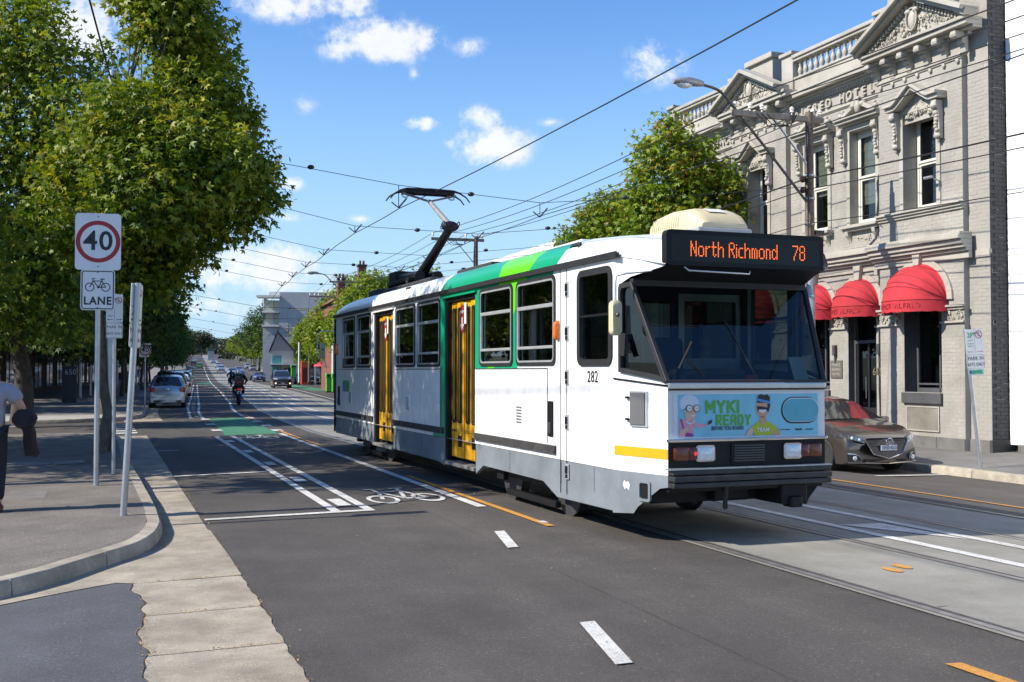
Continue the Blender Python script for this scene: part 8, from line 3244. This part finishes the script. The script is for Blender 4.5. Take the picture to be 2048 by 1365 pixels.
# local x along the street (away), y to the left; facade at y = 0 looks to -y
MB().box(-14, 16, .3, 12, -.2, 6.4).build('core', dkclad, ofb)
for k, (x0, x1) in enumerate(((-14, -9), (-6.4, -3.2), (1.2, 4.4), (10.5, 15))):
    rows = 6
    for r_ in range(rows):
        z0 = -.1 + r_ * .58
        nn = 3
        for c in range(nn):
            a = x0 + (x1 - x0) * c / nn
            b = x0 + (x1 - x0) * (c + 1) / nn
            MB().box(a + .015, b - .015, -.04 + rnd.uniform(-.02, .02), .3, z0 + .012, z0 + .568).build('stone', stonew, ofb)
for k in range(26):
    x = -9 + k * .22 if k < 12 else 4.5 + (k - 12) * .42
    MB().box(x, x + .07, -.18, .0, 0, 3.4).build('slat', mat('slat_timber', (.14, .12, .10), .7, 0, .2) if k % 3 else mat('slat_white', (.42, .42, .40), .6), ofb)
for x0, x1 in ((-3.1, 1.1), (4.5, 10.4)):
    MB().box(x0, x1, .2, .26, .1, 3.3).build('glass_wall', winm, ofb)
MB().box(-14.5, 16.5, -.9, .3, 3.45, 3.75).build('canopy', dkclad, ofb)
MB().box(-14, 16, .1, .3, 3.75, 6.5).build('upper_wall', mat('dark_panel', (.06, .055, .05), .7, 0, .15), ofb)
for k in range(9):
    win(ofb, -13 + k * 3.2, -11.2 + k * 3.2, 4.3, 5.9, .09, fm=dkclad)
# shaded verandah shops further along on the left
dbrick = mat('shade_darkened_brick', (.055, .038, .032), .85, 0, .25, 3, bump=.4, bscale=30)  # brick colour darkened to stand for the deep shade there
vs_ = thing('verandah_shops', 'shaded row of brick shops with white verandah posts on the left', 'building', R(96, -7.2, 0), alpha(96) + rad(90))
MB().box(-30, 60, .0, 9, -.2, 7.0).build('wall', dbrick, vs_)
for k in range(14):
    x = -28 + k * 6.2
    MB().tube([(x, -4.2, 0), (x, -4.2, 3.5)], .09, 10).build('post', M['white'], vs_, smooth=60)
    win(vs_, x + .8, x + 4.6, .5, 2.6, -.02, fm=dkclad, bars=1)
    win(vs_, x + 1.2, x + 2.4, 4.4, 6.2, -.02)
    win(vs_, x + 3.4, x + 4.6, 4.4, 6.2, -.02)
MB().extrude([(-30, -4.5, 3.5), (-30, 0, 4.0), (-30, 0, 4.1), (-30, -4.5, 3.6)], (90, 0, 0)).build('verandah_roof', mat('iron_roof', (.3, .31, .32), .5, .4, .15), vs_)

# grey apartment block with corner balconies
ap = local_thing('apartment_block', 'grey flat roofed apartment block with two glazed corner balconies', 'apartment block', 168, 558, .4, rad(8))
MB().box(0, 16.5, 0, 22, -1, 13.3).build('wall', greyren, ap)
MB().box(-2.5, 0, .4, 22, -1, 8.0).build('wall', greyren, ap)
MB().box(-2.5, -2.3, 2.2, 22, 8.0, 12.6).build('end_wall', greyren, ap)
for z in (8.0, 10.15):
    MB().box(-2.6, 0, -.3, 2.4, z, z + .22).build('balcony_slab', whiter, ap)
    MB().box(-2.4, 0, 2.2, 2.3, z + .22, z + 2.0).build('balcony_glass', mat('balcony_glazing', (.35, .38, .33), .15, 0, .1, coat=.5), ap)
    for x in (-2.5, -.85):
        MB().box(x, x + .09, -.1, .0, z + .22, z + 2.0).build('mullion', dkclad, ap)
MB().box(-2.55, -2.45, -.2, 2.2, 9.2, 10.15).build('balustrade', tealm, ap)
MB().box(-3.4, .1, -.9, 3, 12.45, 12.75).build('roof_slab', whiter, ap)
MB().box(-1.6, 0, .6, 4, 12.75, 13.35).build('parapet', whiter, ap)
MB().box(11.7, 16.2, 3, 9, 13.3, 14.9).build('plant_room', greyren, ap)
for k in range(4):
    MB().box(12 + k * .9, 12.6 + k * .9, 3.2, 3.8, 14.9, 15.5).build('roof_unit', M['steel'], ap)
for x in (1.2, 4.2):
    MB().box(x, x + .1, -.03, 0, 6.5, 10.6).build('painted_stripe', mat('dull_yellow', (.42, .36, .16), .7), ap)
MB().box(1.2, 4.3, -.03, 0, 10.6, 10.7).build('painted_stripe', mat('dull_yellow', (.42, .36, .16), .7), ap)
win(ap, 8.0, 9.6, 8.6, 10.6, -.02, m=greyren)

# gabled pale shop with teal front
gs = local_thing('gabled_shop', 'pale gabled shop with teal glass front beyond the brown wagon', 'shop', 132, 541, 0, rad(12))
gs.scale = (.5, .7, .82)
MB().box(0, 5.4, 0, 14, -.3, 4.9).build('wall', creamr, gs)
MB().extrude([(0, 0, 4.9), (5.4, 0, 4.9), (1.6, 0, 7.6)], (0, 14, 0)).build('gable', mat('pink_grey_render', (.36, .30, .28), .7, 0, .1), gs)
MB().extrude([(-.4, -.4, 4.75), (1.6, -.4, 7.75), (5.8, -.4, 4.75), (5.8, -.4, 4.95), (1.6, -.4, 7.98), (-.4, -.4, 4.95)], (0, 14.6, 0)).build('roof', slate, gs)
for k in range(4):
    MB().box(.4 + k * .55, .85 + k * .55, -.06, 0, .2, 4.2).build('teal_panel', tealm, gs)
win(gs, 3.2, 4.8, .4, 2.5, -.02, bars=1)
MB().box(-.2, 5.6, -2, 0, 2.9, 3.05).build('awning', M['white'], gs)

# red brick terrace with tall chimneys behind the trees
tr_ = local_thing('brick_house', 'red brick house with two tall chimneys above the trees', 'house', 88, 700, 0, rad(16))
MB().box(-1.2, 5.0, 0, 10, -.3, 7.2).build('wall', brickr, tr_)
MB().extrude([(-1.5, -.3, 7.2), (5.3, -.3, 7.2), (3.0, -.3, 9.3), (.6, -.3, 8.6)], (0, 10.6, 0)).build('roof', tiler, tr_)
for x, z, w in ((-.9, 9.0, .55), (.75, 10.1, .62)):
    c = MB().box(x, x + w, .6, 1.4, 6.9, z)
    ch = c.build('chimney', brickr, tr_, bevel=.01)
    MB().box(x - .07, x + w + .07, .53, 1.47, z, z + .16).build('chimney_cap', dkclad, ch)
    for k in range(2):
        MB().lathe([(.10, 0), (.08, .3), (.10, .34)], 10, (x + .17 + k * .28, 1.0, z + .16)).build('chimney_pot', tiler, ch, smooth=50)
for k in range(3):
    win(tr_, -.6 + k * 1.9, .4 + k * 1.9, 4.2, 6.2, -.02)
    win(tr_, -.6 + k * 1.9, .4 + k * 1.9, .8, 2.8, -.02)
gr_ = local_thing('grey_roofed_house', 'house with steep grey slate roof behind the pantograph base', 'house', 70, 800, 0, rad(16))
MB().box(-1.6, 3.5, 0, 9, -.3, 5.4).build('wall', brickr, gr_)
MB().extrude([(-2.0, -.3, 5.4), (3.9, -.3, 5.4), (1.1, -.3, 7.55)], (0, 9.6, 0)).build('roof', slate, gr_)
MB().box(.2, .7, 2, 2.6, 6.6, 8.2).build('chimney', brickr, gr_)
for k in range(2):
    win(gr_, -1 + k * 2.2, .2 + k * 2.2, 3, 4.8, -.02)

# shop row along the right footpath, mostly behind the trees
SHOPS = [(34, 44, 6.6, creamr, 'cream two storey shop just past the hotel'), (45, 56, 7.4, brickr, 'red brick shop second past the hotel'), (57, 69, 6.2, whiter, 'white shop third past the hotel'), (70, 82, 7.0, greyren, 'grey shop behind the tram rear'), (98, 108, 5.6, whiter, 'white shop with red awning behind the parked black wagon'), (108.4, 121, 6.8, greyren, 'grey shop beside the white one with the red awning'), (150, 166, 7.2, creamr, 'cream shop far along on the right'), (170, 190, 6.8, whiter, 'white shop farther along on the right'), (195, 220, 7.4, brickr, 'brick shop farthest along on the right')]
for i, (s0, s1, h, m, lab) in enumerate(SHOPS):
    p = kr((s0 + s1) / 2) + 3.6
    b = thing('shop', lab, 'shop', R(s0, p, 0), alpha(s0) + rad(90), 'shops along the right footpath')
    L = s1 - s0
    # local x along the street, facade looks to +y (towards the road)
    MB().box(0, L, -10, 0, -.4, h).build('wall', m, b)
    MB().box(-.05, L + .05, -.3, .18, h - .25, h + .3).build('parapet', whiter if m is not whiter else creamr, b)
    n = max(2, int(L / 3.4))
    for k in range(n):
        x = L * (k + .5) / n
        win(b, x - .55, x + .55, 3.9, min(h - .7, 5.5), .03)
        win(b, x - 1.2, x + .5, .5, 2.6, .03, fm=dkclad, bars=1)
        MB().box(x + .65, x + 1.45, -.02, .05, .1, 2.6).build('door', dkclad if k % 2 else tealm, b)
    ac2 = [mat('shop_awning_green', (.04, .16, .09), .7), redc, mat('shop_awning_blue', (.05, .12, .28), .7), M['white']][i % 4]
    MB().extrude([(0, 0, 3.2), (0, 2.6, 2.85), (0, 2.6, 2.7), (0, 0, 3.05)], (L, 0, 0)).build('awning', redc if i == 4 else ac2, b)

# small street furniture by the tram stop
def bin_(label, loc, rz):
    t = thing('litter_bin', label, 'bin', loc, rz, 'green bins at the far kerb')
    gm_ = mat('bin_green', (.10, .42, .06), .5, 0, .1)
    MB().box(-.24, .24, -.24, .24, .06, 1.05).build('bin_body', gm_, t, bevel=.03)
    MB().box(-.28, .28, -.28, .28, 1.05, 1.35).build('bin_hood', gm_, t, bevel=.04)
    MB().box(-.18, .18, -.285, -.26, 1.1, 1.26).build('opening', M['black'], t)
    MB().box(-.26, .26, -.26, .26, 0, .06).build('bin_base', M['black'], t)
    return t


b1_ = bin_('lime green bin beside white post just left of the tram rear', Vector((at_px(659, 742, 78).x, 78, .12)), A1)
dup(b1_, 'lime green bin nearest the tram rear', Vector((at_px(671, 742, 77).x, 77, .12)), A1)
dup(b1_, 'bright green bin right of the brown wagon', Vector((at_px(587, 742, 112).x, 112, .9)), A1)
for px, Y, h, lab in ((666, 79, 5.0, 'white post between the two lime green bins'), (598, 118, 4.6, 'white post behind the parked white car'), (617, 122, 3.4, 'slim grey post behind the black wagon'), (630, 121, 3.2, 'slim grey post right of the black wagon roof'), (650, 100, 2.6, 'short white post right of the black wagon')):
    q = at_px(px, 742, Y)
    t = thing('street_post', lab, 'post', (q.x, q.y, .1), 0, 'posts along the far right footpath')
    MB().tube([(0, 0, 0), (0, 0, h)], .10 if h > 4 else .06, 10).build('shaft', M['white'] if h > 4 else M['steel'], t, smooth=60)
    MB().lathe([(.12, 0), (.12, .25), (.10, .3)], 10).build('base', M['black'], t)
for px, Y, z, w, h, lab in ((662, 96, 2.5, .9, .75, 'blank white sign on a thin post left of the tram'), (632, 118, 3.6, 1.0, .8, 'white sign board above the black wagon')):
    q = at_px(px, 742, Y)
    t = thing('street_sign', lab, 'sign', (q.x, q.y, .1), A1, 'signs along the far right footpath')
    MB().tube([(0, 0, 0), (0, 0, z)], .04, 8).build('pole', M['steel'], t)
    MB().box(-w / 2, w / 2, -.06, -.04, z - .2, z - .2 + h).build('sign_plate', M['white'], t)
q = at_px(611, 742, 124)
ob_ = thing('orange_kiosk', 'orange red upright kiosk behind the parked cars on the right', 'kiosk', (q.x, q.y, .12), A1)
MB().box(-.5, .5, -.4, .4, 0, 2.6).build('body', mat('kiosk_orange', (.62, .10, .03), .5, 0, .1), ob_, bevel=.02)
MB().box(-.36, .36, -.42, -.38, .2, 1.9).build('panel', mat('kiosk_dark_red', (.16, .02, .015), .5), ob_)
q = at_px(650, 742, 104)
ra_ = thing('street_umbrella', 'red umbrella over the footpath left of the tram rear', 'umbrella', (q.x, q.y, .12), 0)
MB().tube([(0, 0, 0), (0, 0, 2.4)], .03, 8).build('pole', M['white'], ra_)
MB().lathe([(1.1, 1.95), (1.05, 2.05), (.6, 2.3), (.03, 2.5)], 12).build('canopy', mat('umbrella_pink_red', (.60, .03, .09), .7), ra_, smooth=30)
# buildings closing the far left and far hill
fh = thing('hill_house', 'pale spired building among trees on the far hill', 'building', R(455, 9, 0), A1)
fh.scale = (.3, .4, .42)
MB().box(-4, 4, 0, 10, -2, 9).build('wall', greyren, fh)
MB().extrude([(-4.4, -.3, 9), (4.4, -.3, 9), (0, -.3, 16)], (0, 10, 0)).build('roof', slate, fh)
